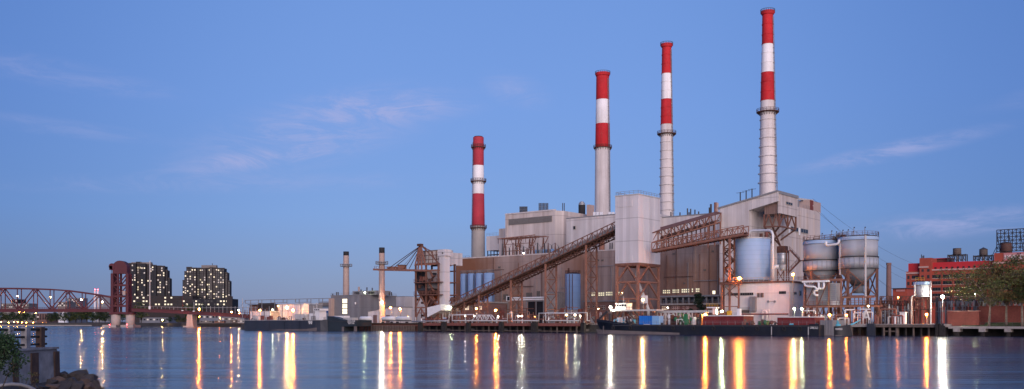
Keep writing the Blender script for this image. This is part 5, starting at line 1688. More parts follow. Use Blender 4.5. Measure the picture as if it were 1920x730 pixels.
for ya, yb in ((597, 577), (577, 553.5)):
    for xa, xb in ((779.5, 799), (799, 822)):
        xm = (xa + xb) / 2
        for v_ in (vL_, vb_):
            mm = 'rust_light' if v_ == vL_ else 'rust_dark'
            Cu.beam('brace', mm, (U(xa, vL_), v_, Z(ya, 800, vL_)), (U(xm, vL_), v_, Z(yb, 800, vL_)), .34)
            Cu.beam('brace', mm, (U(xb, vL_), v_, Z(ya, 800, vL_)), (U(xm, vL_), v_, Z(yb, 800, vL_)), .34)
            if yb > 560:
                Cu.beam('brace', mm, (U(xa, vL_), v_, Z((ya + yb) / 2, 800, vL_)), (U(xb, vL_), v_, Z((ya + yb) / 2, 800, vL_)), .3)
# cladding behind the frame, dark machinery, hopper
Cu.box('cladding', 'cladding_pale', U(797, 11), U(822, 11), 11, 14.5, Z(551, 800, 11), Z(506, 800, 11))
Cu.box('machine_bay', 'soot', U(781, 10), U(796, 10), 10, 14.5, Z(545, 800, 10), Z(508, 800, 10))
mb_ = MB()
a0, a1 = U(782, 7), U(806, 7)
zt, zb = Z(545, 795, 7), Z(575, 795, 7)
am = (a0 + a1) / 2
mb_.add([(a0, 7, zt), (a1, 7, zt), (a1, 14, zt), (a0, 14, zt), (am - 1, 9, zb), (am + 1, 9, zb), (am + 1, 12, zb), (am - 1, 12, zb)], [(0, 1, 2, 3), (4, 7, 6, 5), (0, 4, 5, 1), (1, 5, 6, 2), (2, 6, 7, 3), (3, 7, 4, 0)])
Cu.mesh('hopper', 'rust_dark', mb_)
Cu.box('hopper_lip', 'dark_steel', a0 - .2, a1 + .2, 6.8, 14.2, zt + .004, Z(541, 795, 7))
for (x, y, w_, h_, m_) in ((787, 527, 3, 8, 'fascia_red'), (793, 525, 3, 6, 'rust_light'), (784, 540, 4, 6, 'rust_steel'), (790, 541, 5, 5, 'dark_steel'), (803, 527, 4, 4, 'dark_steel'), (812, 549, 6, 5, 'rust_dark'), (806, 570, 5, 8, 'rust_steel')):
    Cu.box('machine', m_, U(x, 8), U(x + w_, 8), 8, 9.6, Z(y + .5, x, 8), Z(y - h_, x, 8))
for k, (xa, ya, xb, yb) in enumerate(((806, 508, 812, 521), (804, 530, 815, 517), (805, 532, 813, 546), (801, 553, 812, 540), (806, 556, 820, 572), (803, 577, 818, 562))):
    Cu.beam('stair', 'rust_dark' if k % 2 else 'rust_steel', q(xa, ya, 5.4), q(xb, yb, 5.4), .9, .35)
# upper pale house, elevator column
Cu.box('upper_house', 'cladding_block', U(782, 9), U(826, 9), 9, 16, Z(495.5, 800, 9), Z(471, 800, 9))
Cu.box('house_roof', 'grey_steel', U(781, 9), U(826, 9), 8.6, 16.3, Z(471, 800, 9) + .004, Z(470, 800, 9))
Cu.box('house_band', 'rust_steel', U(780, 8.5), U(827, 8.5), 8.3, 8.99, Z(496.5, 800, 8.5), Z(493.5, 800, 8.5))
for (x, y0, y1) in ((799, 480, 493), (807, 482, 493)):
    Cu.box('house_frame', 'pale_steel', U(x, 8.9), U(x + 6, 8.9), 8.85, 8.995, Z(y1, x, 8.9), Z(y0, x, 8.9))
Cu.box('elevator_shaft', 'cladding_tower', U(823.5, 7), U(833.5, 7), 7, 10, Z(573, 828, 7), Z(469, 828, 7))
Cu.box('elevator_head', 'cladding_tower', U(821, 6.7), U(834.5, 6.7), 6.6, 10.4, Z(480, 828, 7), Z(468, 828, 7))
Cu.box('window', 'soot', U(829, 6.6), U(831.3, 6.6), 6.5, 6.598, Z(476, 830, 6.6), Z(473.5, 830, 6.6))
Cu.box('rear_house', 'cladding_pale', U(834.8, 12), U(841, 12), 12, 20, Z(497, 838, 12), Z(473.5, 838, 12))
Cu.beam('rear_bracket', 'rust_steel', (U(834, 12), 13, Z(498, 838, 12)), (U(842, 12), 13, Z(498, 838, 12)), .6)
Cu.beam('rear_bracket', 'rust_steel', (U(836.5, 12), 13, Z(510, 838, 12)), (U(836.5, 12), 13, Z(498, 838, 12)), .35)
for x in (783, 790, 797, 804, 811, 818):
    Cu.beam('house_post', 'rust_steel', (U(x, 8.7), 8.75, Z(495, x, 8.7)), (U(x, 8.7), 8.75, Z(471, x, 8.7)), .18)
for y in (479, 487):
    Cu.beam('house_girt', 'rust_steel', (U(782, 8.7), 8.72, Z(y, 800, 8.7)), (U(826, 8.7), 8.72, Z(y, 800, 8.7)), .16)
for k, (x, y) in enumerate(((781, 560), (787, 566), (796, 583), (806, 588), (814, 583), (818, 592), (784, 590), (802, 513), (812, 512), (783, 517), (791, 520))):
    Cu.box('machine', ('rust_dark', 'rust_steel', 'dark_steel')[k % 3], U(x, 9), U(x + 4, 9), 8.6 + (k % 4), 9.8 + (k % 4), Z(y + 4, x, 9), Z(y, x, 9))
# A-frame mast
vm2 = 5.2
ap = q(788, 459, vm2)
for (x, y) in ((778, 499), (784, 505), (791, 505), (798, 499)):
    Cu.beam('mast_leg', 'rust_light', q(x, y, vm2), (ap[0] + (x - 788) * .02, ap[1], ap[2]), .42)
for (ya, w_) in ((476, 4), (488, 6.5)):
    Cu.beam('mast_tie', 'rust_light', q(788 - w_, ya, vm2), q(788 + w_, ya, vm2), .3)
Cu.box('mast_head', 'rust_dark', U(784.5, vm2), U(791, vm2), vm2 - .8, vm2 + .8, Z(462, 788, vm2), Z(457.5, 788, vm2))
for (xa, ya, xb, yb) in ((790, 460, 798, 466), (798, 466, 808, 471), (790, 461, 812, 483), (812, 483, 823, 494), (797, 464, 800, 471), (808, 471, 815, 486)):
    Cu.beam('back_stay', 'rust_steel', q(xa, ya, vm2), q(xb, yb, vm2), .3)
# boom
bz = 506.0
for (dv_, m_) in ((0, 'rust_light'), (2.6, 'rust_steel')):
    Cu.beam('boom', m_, (U(700, vm2), vm2 + dv_, Z(505.5, 700, vm2)), (U(799, vm2), vm2 + dv_, Z(507.5, 799, vm2)), .45, .75)
for k in range(16):
    x = 702 + k * 6.2
    Cu.beam('boom_tie', 'rust_dark', (U(x, vm2), vm2, Z(505.8, x, vm2)), (U(x, vm2), vm2 + 2.6, Z(505.8, x, vm2)), .22)
railing(Cu, [(U(702, vm2), vm2, Z(504, 702, vm2)), (U(740, vm2), vm2, Z(505, 740, vm2))], 1.0, 'rust_steel', 1.4, .09)
Cu.box('trolley', 'rust_light', U(746, vm2), U(754, vm2), vm2 - .2, vm2 + 2.4, Z(504.6, 750, vm2), Z(497.5, 750, vm2))
Cu.box('trolley_roof', 'rust_dark', U(745, vm2), U(755, vm2), vm2 - .4, vm2 + 2.6, Z(497.5, 750, vm2), Z(496.8, 750, vm2))
Cu.box('counter_box', 'rust_light', U(726, vm2), U(739, vm2), vm2, vm2 + 2.4, Z(504.6, 730, vm2), Z(500.5, 730, vm2))
for (x, d_) in ((728, 0), (732, .4), (750, .2), (758, 0), (763, .4)):
    Cu.rod('stay_cable', 'rust_dark' if x != 750 else 'grey_steel', (ap[0], ap[1] + d_, ap[2] - .5), (U(x, vm2), vm2 + d_ * 3, Z(504, x, vm2)), .14 if x != 750 else .07, 6)

# ================================================================== grey turbine building with two slim stacks
vG = 60.0
uG0, uG1 = U(620.5, vG), U(673, vG)
vG2 = Vof(uG1, 743)
zG = Z(554, 673, vG)
Gb = Thing('turbine_building', 'plain grey metal building with one tall lit window', 'building', (uG0, vG, GRADE))
Gb.box('wall', 'cladding_grey', uG0, uG1, vG, vG2, GRADE, zG)
Gb.box('roof_edge', 'grey_steel', uG0 - .2, uG1 + .2, vG - .2, vG2 + .2, zG + .004, zG + .35)
railing(Gb, [(uG0, vG, zG + .3), (uG1, vG, zG + .3), (uG1, vG2, zG + .3)], 1.0, 'grey_steel', 2.5, .08)
for (y0, y1) in ((560.5, 569), (570.5, 578.5), (579.5, 589)):
    window_grid(Gb, 'window_bright', 'window_frame', U(642.5, vG), U(651.5, vG), vG, Z(y1, 647, vG), Z(y0, 647, vG), 3, 3 if y0 == 570.5 else 2, .07)
ws = Gb.cyl('wall_lamp', 'white_paint', U(667, vG), vG - .2, Z(571, 667, vG), Z(567, 667, vG), .35, 10)
ru0, ru1 = U(661, vG + 8), U(705, vG + 8)
Gb.box('roof_unit', 'cladding_grey', ru0, ru1, vG + 8, vG + 18, zG + .4, Z(545.5, 685, vG + 8))
for (x0, x1) in ((665, 674), (691, 702)):
    Gb.box('roof_louvre', 'soot', U(x0, vG + 8), U(x1, vG + 8), vG + 7.8, vG + 7.996, zG + 1, Z(547.5, 685, vG + 8))
for (x, yt) in ((673, 538), (688, 539), (698, 540), (631, 548), (634, 548), (624, 551), (730, 548), (734, 548), (677, 543)):
    Gb.cyl('roof_pipe', 'dark_steel' if x != 673 else 'stack_tan', U(x, vG + 12), vG + 12, zG, Z(yt, x, vG + 12), .3 if x != 673 else .5, 8)
vA_ = Vof(uG1 - 2, 745)
An = Thing('side_shed', 'pale metal shed right of the grey turbine building', 'shed', (U(750, 100), 100, GRADE))
An.box('wall', 'cladding_pale', U(741, 100), U(759.5, 100), 100, 118, GRADE, Z(556.5, 750, 100))
An.box('roof', 'grey_steel', U(740.7, 100), U(759.8, 100), 99.7, 118.3, Z(556.5, 750, 100) + .004, Z(556, 750, 100))
An2 = Thing('side_shed', 'brown brick shed between the turbine building and the coal unloader', 'shed', (U(768, 110), 110, GRADE))
An2.box('wall', 'brick_brown', U(759.6, 110), U(781, 110), 110, 126, GRADE, Z(566.5, 768, 110))
An2.box('roof', 'grey_steel', U(759.4, 110), U(781, 110), 109.7, 126.3, Z(566.5, 768, 110) + .004, Z(566, 768, 110))
An2.box('stair_block', 'brick_brown', U(845, 112), U(856, 112), 112, 120, GRADE, Z(557, 850, 112))
Ls = Thing('lean_to', 'orange-lit shed with a sloping roof at the foot of the right slim stack', 'shed', (U(700, 40), 40, GRADE))
qq = lambda x, y, v=40: (U(x, v), v, Z(y, x, v))
Ls.mesh('wall', 'cladding_white', MB().prism([(U(690, 40), 40, GRADE), qq(690, 584.5), qq(737, 576), (U(737, 40), 40, GRADE)], (0, 12, 0)))
Ls.mesh('roof', 'grey_steel', MB().prism([(a[0], 39.6, a[2] + .01) for a in (qq(689, 585), qq(738, 576), qq(738, 575.2), qq(689, 584.2))], (0, 12.8, 0)))
for x in (700, 712, 724):
    Ls.box('door', 'cladding_brown', U(x, 40), U(x + 7, 40), 39.85, 39.996, GRADE, Z(591, x, 40))


def slim_stack(label, cx, v, top, base_z, wtop, wbase, plat_y, plat_w, soot_y):
    T = Thing('slim_stack', label, 'chimney', (U(cx, v), v, base_z), group='slim tan stacks')
    u = U(cx, v); s = Yd(cx, v) / F
    zz = lambda y: EYE + (HY - y) * s
    T.cyl('soot_cap', 'soot', u, v, zz(soot_y), zz(top), wtop / 2 * s, 24)
    T.cyl('shell', 'stack_tan', u, v, base_z, zz(soot_y) - .004, wbase / 2 * s, 24, wtop / 2 * s)
    for y in (plat_y - 3, plat_y):
        ring(T, 'platform', 'grey_steel', u, v, zz(y), wtop / 2 * s * .95, plat_w / 2 * s * (1 if y == plat_y else .75), .25, 24)
    mb_ = MB()
    for i in range(14):
        a = 2 * math.pi * i / 14
        r = plat_w / 2 * s
        mb_.beam((u + math.cos(a) * r, v + math.sin(a) * r, zz(plat_y)), (u + math.cos(a) * r, v + math.sin(a) * r, zz(plat_y) + 1.3), .12)
    qn = ring_mb(u, v, zz(plat_y) + 1.2, plat_w / 2 * s - .06, plat_w / 2 * s + .06, .12, 20); mb_.add(qn.v, qn.f)
    T.mesh('railing', 'grey_steel', mb_)
    for k in range(1, 5):
        y = plat_y + (560 - plat_y) * k / 5
        ring(T, 'weld_band', 'stack_tan', u, v, zz(y), wtop / 2 * s * .95, (wtop + (wbase - wtop) * (k / 5)) / 2 * s * 1.03 + .05, .2, 24)
    return T


slim_stack('slim tan stack with sooty top behind the grey building', 649, 75, 472, zG, 10.5, 12, 500, 22, 479.5)
slim_stack('slim tan stack standing in front of the grey building', 716, 30, 464.5, GRADE, 10.5, 11.5, 496, 23, 475)

# ================================================================== lit tank enclosures, blue shed and switch frame at the left
def panel_block(label, x0, x1, v, y1, n, m='cladding_white', seed=1):
    Pb = Thing('tank_enclosure', label, 'building', (U(x0, v), v, GRADE), group='pale clad enclosures at the left quay')
    u0, u1 = U(x0, v), U(x1, v)
    z1 = Z(y1, (x0 + x1) / 2, v)
    Pb.box('core', 'grey_steel', u0 + .2, u1 - .2, v + .3, v + 9, GRADE, z1 - .3)
    w = (u1 - u0) / n
    rn = random.Random(seed)
    for i in range(n):
        for k in range(3):
            za, zb = GRADE + (z1 - GRADE) * k / 3, GRADE + (z1 - GRADE) * (k + 1) / 3
            Pb.box('panel', m, u0 + w * i + .06, u0 + w * (i + 1) - .06, v + rn.uniform(-.03, .03), v + .28, za + .05, zb - .05)
    Pb.box('coping', 'pale_steel', u0, u1, v - .1, v + 9.1, z1 + .004, z1 + .3)
    for i in (1, n - 2):
        Pb.box('joint_post', 'dark_steel', u0 + w * i - .16, u0 + w * i + .16, v - .16, v - .06, GRADE, z1)
    return Pb


panel_block('low pale clad enclosure glowing orange behind the left barge', 469, 507, 40, 584.5, 7, seed=2)
panel_block('tall pale clad enclosure glowing orange behind the left barge', 523, 578.5, 46, 571, 8, seed=3)
Bs = Thing('blue_shed', 'pale shed with a dark blue stripe left of the turbine building', 'shed', (U(607, 62), 62, GRADE))
Bs.box('wall', 'shed_pale_blue', U(598, 62), U(615.5, 62), 62, 74, GRADE, Z(574, 607, 62))
Bs.box('stripe', 'stripe_blue', U(600, 62), U(615, 62), 61.9, 61.996, Z(587, 607, 62), Z(581, 607, 62))
Bs.box('roof', 'haze_beige', U(597, 61), U(617, 61), 61, 75, Z(574, 607, 62) + .004, Z(567.5, 607, 62))
Bs.box('side_tower', 'stack_tan', U(616.2, 58), U(621, 58), 58, 61.5, GRADE, Z(560, 618, 58))
Sf = Thing('busbar_gantry', 'long thin steel busbar frame above the left yard', 'gantry', (U(460, 90), 90, GRADE))
zt, zm = Z(561.5, 540, 90), Z(567.5, 540, 90)
Sf.beam('top_rail', 'grey_steel', (U(459, 90), 90, zt), (U(621, 90), 90, zt), .3)
fx = [460, 470, 484.5, 491, 508, 515, 531, 538, 554, 561, 576, 583, 598, 605, 618]
for i, x in enumerate(fx):
    Sf.beam('post', 'grey_steel', (U(x, 90), 90, GRADE if i % 2 else zm), (U(x, 90), 90, zt), .3)
for (a, c) in ((460, 491), (508, 538), (554, 583), (598, 618)):
    Sf.beam('rail', 'grey_steel', (U(a, 90), 90, zm), (U(c, 90), 90, zm), .26)
Sf.beam('guy', 'grey_steel', (U(452, 90), 90, Z(574, 452, 90)), (U(460, 90), 90, zt), .12)
for i in range(16):
    x = 455 + i * 4.2 + random.uniform(-1, 1)
    Sf.cyl('insulator', 'insulator' if i % 2 else 'grey_steel', U(x, 86), 86, GRADE, Z(random.uniform(572, 582), x, 86), .22, 7)
Bg = Thing('yard_sheds', 'dark brick sheds behind the glowing enclosures', 'shed', (U(500, 130), 130, GRADE))
Bg.box('wall', 'brick_brown', U(468, 130), U(520, 130), 130, 150, GRADE, Z(572, 490, 130))
Bg.box('wall', 'apartment_brick', U(484, 128), U(512, 128), 128, 129.9, GRADE, Z(569, 490, 130))
Bg.box('roof', 'dark_steel', U(467, 129), U(521, 129), 127.8, 151, Z(572, 490, 130) + .004, Z(571, 490, 130))
Bg.o['label'] = 'dark brick shed row behind the low glowing enclosure'
Bg.o.name = 'yard_shed'

# ================================================================== wharf
DK = 3.15


def pile(T, u, v, z0=-1.5, z1=DK - .9, r=.22, m='timber_dark'):
    T.cyl('pile', m, u, v, z0, z1, r, 7)


# sheet bulkhead, left
Bh = Thing('timber_bulkhead', 'brown timber bulkhead with pale upright piles left of the unloader', 'bulkhead', (U(672, 1), 1, 0))
Bh.box('wall', 'rust_dark', U(668, 2), U(783, 2), 2, 8, -2, DK - .2)
Bh.box('cap', 'timber_pale', U(668, 1.2), U(783, 1.2), 1.2, 8, DK - .196, DK)
Bh.box('waler', 'fascia_red', U(682, 1.4), U(783, 1.4), 1.3, 1.99, 1.9, 2.3)
k = 0
x = 697.0
while x < 781:
    pile(Bh, U(x, 1.2), 1.0, -1.5, 2.2, .24, 'timber_pale'); x += 3.0
for x in (684, 690):
    pile(Bh, U(x, 1.2), 1.0, -1.5, 2.6, .24, 'timber_dark')
# wharf decks with dark dolphins between them
secs = ((791, 826), (836, 873), (881, 935), (943, 995), (1007, 1088))
names = ('under the conveyor hood', 'left of the white gangway', 'below the white gangway', 'between the two pipe loops', 'by the bow of the long barge')
for j, (xa, xb) in enumerate(secs):
    Wf = Thing('wharf', 'red-edged timber wharf deck ' + names[j], 'wharf', (U(xa, 0), 0, 0), group='timber wharf decks')
    Wf.box('deck', 'timber_pale', U(xa, 0), U(xb, 0), -.4, 8, DK - .35, DK)
    Wf.box('fascia', 'fascia_red', U(xa, -.5), U(xb, -.5), -.7, -.41, DK - 1.0, DK - .05)
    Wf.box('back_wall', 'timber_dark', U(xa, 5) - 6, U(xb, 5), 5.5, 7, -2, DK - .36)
    n_ = max(4, int((xb - xa) / 6))
    for i in range(n_ + 1):
        x = xa + 1 + (xb - xa - 2) * i / n_
        pile(Wf, U(x, .3), .3 + (i % 2) * 2.2, -1.5, DK - .36, .26, 'timber_pale' if i % 3 == 0 else 'timber_dark')
    Wf.box('low_waler', 'timber_pale', U(xa, -.5), U(xb, -.5), -.66, -.42, .35, .6)
dol = ((783.5, 790), (827, 835), (874, 880.3), (935.5, 942.5), (995.5, 1006), (1089, 1096))
for j, (xa, xb) in enumerate(dol):
    Dp = Thing('fender_dolphin', ORD[j] + ' black timber fender dolphin along the wharf, counted from the unloader', 'dolphin', (U(xa, -1.5), -1.5, 0), group='black fender dolphins')
    u0, u1 = U(xa, -1.6), U(xb, -1.6)
    n_ = max(3, int((u1 - u0) / .45))
    for i in range(n_):
        uu = u0 + (u1 - u0) * (i + .5) / n_
        Dp.box('timber', 'timber_dark', uu - (u1 - u0) / n_ * .46, uu + (u1 - u0) / n_ * .46, -1.7 + random.uniform(-.08, .08), -.75, -1.5, DK + random.uniform(.0, .5))
    Dp.box('brace', 'dark_steel', u0, u1, -.74, 1.2, .5, 1.2)
# pipes and rails along the wharf
Pp = Thing('wharf_pipeline', 'white pipeline with square expansion loops along the wharf edge', 'pipeline', (U(800, 1), 1, DK))
vq = .9
run = [(772, 603)]
for (xa, xb, yt) in ((842, 848, 590.5), (951.5, 960.5, 588.5), (1010.5, 1023, 587.5), (1086, 1101, 586.5)):
    run += [(xa, 601.5), (xa, yt), (xb, yt), (xb, 601.5)]
run += [(1106, 601.5)]
Pp.tube('pipe', 'pale_steel', [(U(x, vq), vq, Z(y, x, vq)) for x, y in run], .22, 8)
Pp.rod('upper_pipe', 'white_paint', (U(1023, vq), vq + .5, Z(587.3, 1023, vq)), (U(1086, vq), vq + .5, Z(587.3, 1086, vq)), .16, 8)
Pp.rod('upper_pipe', 'white_paint', (U(842, vq), vq + .5, Z(591, 842, vq)), (U(886, vq), vq + .5, Z(590, 886, vq)), .16, 8)
for i in range(30):
    x = 776 + i * 11
    Pp.beam('support', 'grey_steel', (U(x, vq), vq, DK), (U(x, vq), vq, Z(601.5, x, vq)), .2)
Pp.rod('red_pipe', 'fascia_red', (U(790, 3), 3, Z(599, 800, 3)), (U(1090, 3), 3, Z(599, 1000, 3)), .2, 7)
for i in range(26):
    x = 778 + i * 12 + random.uniform(-3, 3)
    Pp.cyl('bollard', ('pale_steel', 'white_paint', 'fascia_red', 'rust_light')[i % 4], U(x, 2), 2, DK, Z(random.uniform(595, 600), x, 2), .22, 8)
Gw = Thing('gangway', 'white lattice gangway truss standing on the wharf', 'gangway', (U(885, 2), 2, DK))
for vv in (1.6, 3.2):
    pts = [(886, 602.5), (894, 591), (918, 591), (927, 602.5)]
    P3 = [(U(x, 2), vv, Z(y, x, 2)) for x, y in pts]
    for a, c in zip(P3[:-1], P3[1:]):
        Gw.beam('chord', 'white_paint', a, c, .2)
    Gw.beam('chord', 'white_paint', P3[0], P3[3], .2)
    for k in range(6):
        xa, xb = 893 + k * 4.2, 893 + (k + 1) * 4.2
        Gw.beam('brace', 'white_paint', (U(xa, 2), vv, Z(602.3 if k % 2 else 591.2, xa, 2)), (U(xb, 2), vv, Z(591.2 if k % 2 else 602.3, xb, 2)), .14)
# plant clutter just behind the wharf: red frames, platforms, vessels
for j, (xa, xb, v_, lab) in enumerate(((925, 1000, 24, 'red-brown pipe frames below the stained hall'), (1040, 1150, 22, 'red-brown pipe frames left of the tower legs'), (1160, 1330, 34, 'red-brown pipe frames right of the tower legs'),
                                       (790, 850, 20, 'pipe frames at the foot of the conveyor'))):
    Fr = Thing('pipe_rack', lab, 'pipe rack', (U(xa, v_), v_, GRADE), group='pipe frames behind the wharf')
    n_ = int((xb - xa) / 11)
    for i in range(n_ + 1):
        x = xa + (xb - xa) * i / n_
        zt = Z(random.uniform(572, 586), x, v_)
        Fr.beam('post', 'rust_steel', (U(x, v_), v_, GRADE), (U(x, v_), v_, zt), .28)
        if i < n_:
            x2 = xa + (xb - xa) * (i + 1) / n_
            for y in (random.uniform(576, 582), random.uniform(585, 592)):
                Fr.beam('rail', ('rust_light', 'fascia_red', 'rust_steel')[i % 3], (U(x, v_), v_, Z(y, x, v_)), (U(x2, v_), v_, Z(y, x2, v_)), .22)
            if i % 3 == 1:
                Fr.cyl('vessel', ('grey_steel', 'fascia_red', 'rust_light')[i % 3], U(x + 4, v_ + 2), v_ + 2, GRADE, Z(random.uniform(578, 588), x, v_), .9, 12)
            if i % 4 == 2:
                Fr.box('cabinet', ('pale_steel', 'brick_brown')[i % 2], U(x, v_ + 1), U(x + 7, v_ + 1), v_ + 1, v_ + 3, GRADE, Z(random.uniform(586, 594), x, v_))
for j, (xa, xb, v_, lab) in enumerate(((795, 940, 5.5, 'row of small valves, boxes and red rails on the wharf under the conveyor foot'), (940, 1095, 5.5, 'row of small valves, boxes and red rails on the wharf by the trestles'), (1100, 1240, 5.0, 'tangle of pipes and boxes behind the barge bow'), (1240, 1360, 8.0, 'tangle of pipes and boxes behind the blue container'))):
    Cl = Thing('quay_pipework', lab, 'pipes', (U(xa, v_), v_, GRADE), group='pipework along the quay')
    rn = random.Random(200 + j)
    for k in range(64):
        x = rn.uniform(xa, xb - 6); vv = v_ + rn.uniform(-1.5, 3.5); y = rn.uniform(584, 600); w_ = rn.uniform(2, 16)
        m_ = ('rust_light', 'fascia_red', 'rust_steel', 'pale_steel', 'rust_dark', 'grey_steel', 'fascia_red', 'brick_brown')[k % 8]
        if k % 4 == 0:
            Cl.box('cabinet', m_, U(x, vv), U(x + w_ * .3, vv), vv, vv + .8, GRADE, Z(y + 4, x, vv))
        elif k % 4 == 1:
            Cl.beam('post', m_, (U(x, vv), vv, GRADE), (U(x, vv), vv, Z(y - 4, x, vv)), .16)
        elif k % 4 == 2:
            Cl.beam('rail', m_, (U(x, vv), vv, Z(y, x, vv)), (U(x + w_, vv), vv, Z(y, x, vv)), .14)
        else:
            Cl.tube('pipe', m_, [(U(x, vv), vv, GRADE), (U(x, vv), vv, Z(y + 1, x, vv)), (U(x + .8, vv), vv, Z(y, x, vv)), (U(x + w_ * .6, vv), vv, Z(y, x, vv)), (U(x + w_ * .6 + .8, vv), vv, Z(y + 1, x, vv)), (U(x + w_ * .6 + .8, vv), vv, GRADE)], .12, 6)
# trailers parked left of the unloader
for j, (xa, xb, lab) in enumerate(((717, 741, 'white tank trailer parked left of the unloader, nearer the slim stack'), (744, 770, 'white tank trailer parked left of the unloader, nearer the unloader'), (676, 696, 'short white tank trailer beside the dark barge stern'))):
    Tr = Thing('tank_trailer', lab, 'trailer', (U(xa, 12), 12, GRADE), group='trailers on the left quay')
    ua, ub = U(xa, 12), U(xb, 12)
    zc = Z(597.5, xa, 12)
    mb_ = MB().tube([(ua, 12, zc), (ua + .25, 12, zc), (ub - .25, 12, zc), (ub, 12, zc)], [.6, .85, .85, .6], 14)
    Tr.mesh('barrel', 'white_paint', mb_, smooth=True)
    Tr.box('chassis', 'dark_steel', ua, ub, 11.6, 12.4, zc - 1.1, zc - .75)
    for k in (.12, .2, .8, .88):
        uu = ua + (ub - ua) * k
        Tr.rod('wheel', 'soot', (uu, 11.0, GRADE + .5), (uu, 11.3, GRADE + .5), .5, 12)

# right wharf under the small tank
Wr = Thing('concrete_wharf', 'concrete wharf with dark piled underside below the small tank', 'wharf', (U(1690, 0), 0, 0))
Wr.box('deck', 'concrete', U(1596, 0), U(1768, 0), -.6, 8.5, DK - .9, DK - .1)
Wr.box('lip', 'timber_pale', U(1640, -.7), U(1768, -.7), -.95, -.604, DK - .95, DK - .25)
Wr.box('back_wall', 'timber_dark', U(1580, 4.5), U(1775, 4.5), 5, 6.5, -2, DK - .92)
for i in range(24):
    x = 1598 + i * 7.2
    pile(Wr, U(x, .6), .4 + (i % 2) * 2.5, -1.5, DK - .92, .26, 'timber_dark' if i % 4 else 'timber_pale')
for (xa, xb) in ((1655, 1681), ):
    Wr.box('waler', 'timber_pale', U(xa, -.3), U(xb, -.3), -.5, -.2, 1.0, 1.3)
for x in (1657, 1668, 1681):
    pile(Wr, U(x, -.4), -.4, -1.5, DK - 1, .3, 'timber_pale')
Wr.beam('strut', 'timber_pale', (U(1640, -.4), -.5, DK - 1), (U(1633, -.4), -.5, .6), .3)
for j, (xa, xb, lab) in enumerate(((1626, 1641, 'dark blue fender block at the middle of the concrete wharf'), (1754, 1760, 'narrow timber fender post at the right end of the concrete wharf'), (1761, 1772, 'stepped timber fender beside the brick wall'))):
    Dp = Thing('fender_block', lab, 'fender', (U(xa, -1.5), -1.5, 0))
    n_ = max(2, int((xb - xa) / 2.5))
    for i in range(n_):
        ua, ub = U(xa + (xb - xa) * i / n_, -1.4), U(xa + (xb - xa) * (i + .9) / n_, -1.4)
        Dp.box('timber', 'hull_blue' if j == 0 else 'timber_dark', ua, ub, -1.6, -.97, -1.5, DK - (0 if j < 2 else .5 * (i % 2)))
# right concrete walkway pier
Wy = Thing('walkway_pier', 'pale concrete walkway on block piers below the trees', 'walkway', (U(1850, 4), 4, 0))
zk = Z(612.5, 1850, 3)
Wy.box('slab', 'concrete', U(1778, 3), U(2050, 3), 3, 8.8, zk - .55, zk)
for i, x in enumerate((1787, 1835, 1883, 1930, 1980)):
    Wy.box('pier_block', 'concrete', U(x, 2.7), U(x + 12, 2.7), 2.7, 6, zk - 1.35, zk - .554)
    Wy.box('pier_leg', 'timber_dark', U(x + 4, 3.2), U(x + 9, 3.2), 3.2, 5, -1.5, zk - 1.354)
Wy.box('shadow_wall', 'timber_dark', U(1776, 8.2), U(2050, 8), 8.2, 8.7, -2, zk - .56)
railing(Wy, [(U(1838, 8), 8.6, zk), (U(2040, 8), 8.6, zk)], 1.0, 'dark_steel', 1.8, .06)
mb_ = MB()
ug0, ug1 = U(1800, 9), U(2200, 9)
mb_.add([(ug0, 8.8, 1.9), (ug1, 8.8, 1.9), (ug1, 10.9, 2.75), (ug0, 10.9, 2.75)], [(0, 1, 2, 3)])
mb_.add([(U(1840, 9), 8.82, 1.92), (ug1, 8.82, 1.92), (ug1, 13.9, 3.4), (U(1840, 9), 13.9, 3.4)], [(0, 1, 2, 3)])
single('grass_bank', 'dark green grassy bank between the walkway and the brick wall', None, 'grass', mb_, (ug0, 9, 1.9), kind='structure')

# ================================================================== barges
def hull_mesh(u0, u1, v0, v1, ztop, bow_h=0.0, bow_len=8.0, z0=-.9, bow='left', rake=3.0, n=14):
    """side-on hull with a raked, rising bow; z0 below the waterline"""
    mb_ = MB()
    L = u1 - u0
    for i in range(n + 1):
        t = i / n
        u = u0 + L * t
        d = (u - u0) if bow == 'left' else (u1 - u)
        f = max(0.0, 1 - d / bow_len)
        zt = ztop + bow_h * f * f
        pinch = (v1 - v0) * .42 * max(0.0, 1 - d / (bow_len * .7)) ** 2
        vm_ = (v0 + v1) / 2
        va, vb = v0 + pinch, v1 - pinch
        off = -rake * f * (1 if bow == 'left' else -1)
        mb_.v += [(u + off, va, zt), (u + off, vb, zt), (u, va + pinch * .2, z0), (u, vb - pinch * .2, z0)]
    for i in range(n):
        a = 4 * i; c = a + 4
        mb_.f += [(a, c, c + 1, a + 1), (a + 2, a + 3, c + 3, c + 2), (a, a + 2, c + 2, c), (a + 1, c + 1, c + 3, a + 3)]
    mb_.f += [(0, 1, 3, 2), (4 * n, 4 * n + 2, 4 * n + 3, 4 * n + 1)]
    return mb_


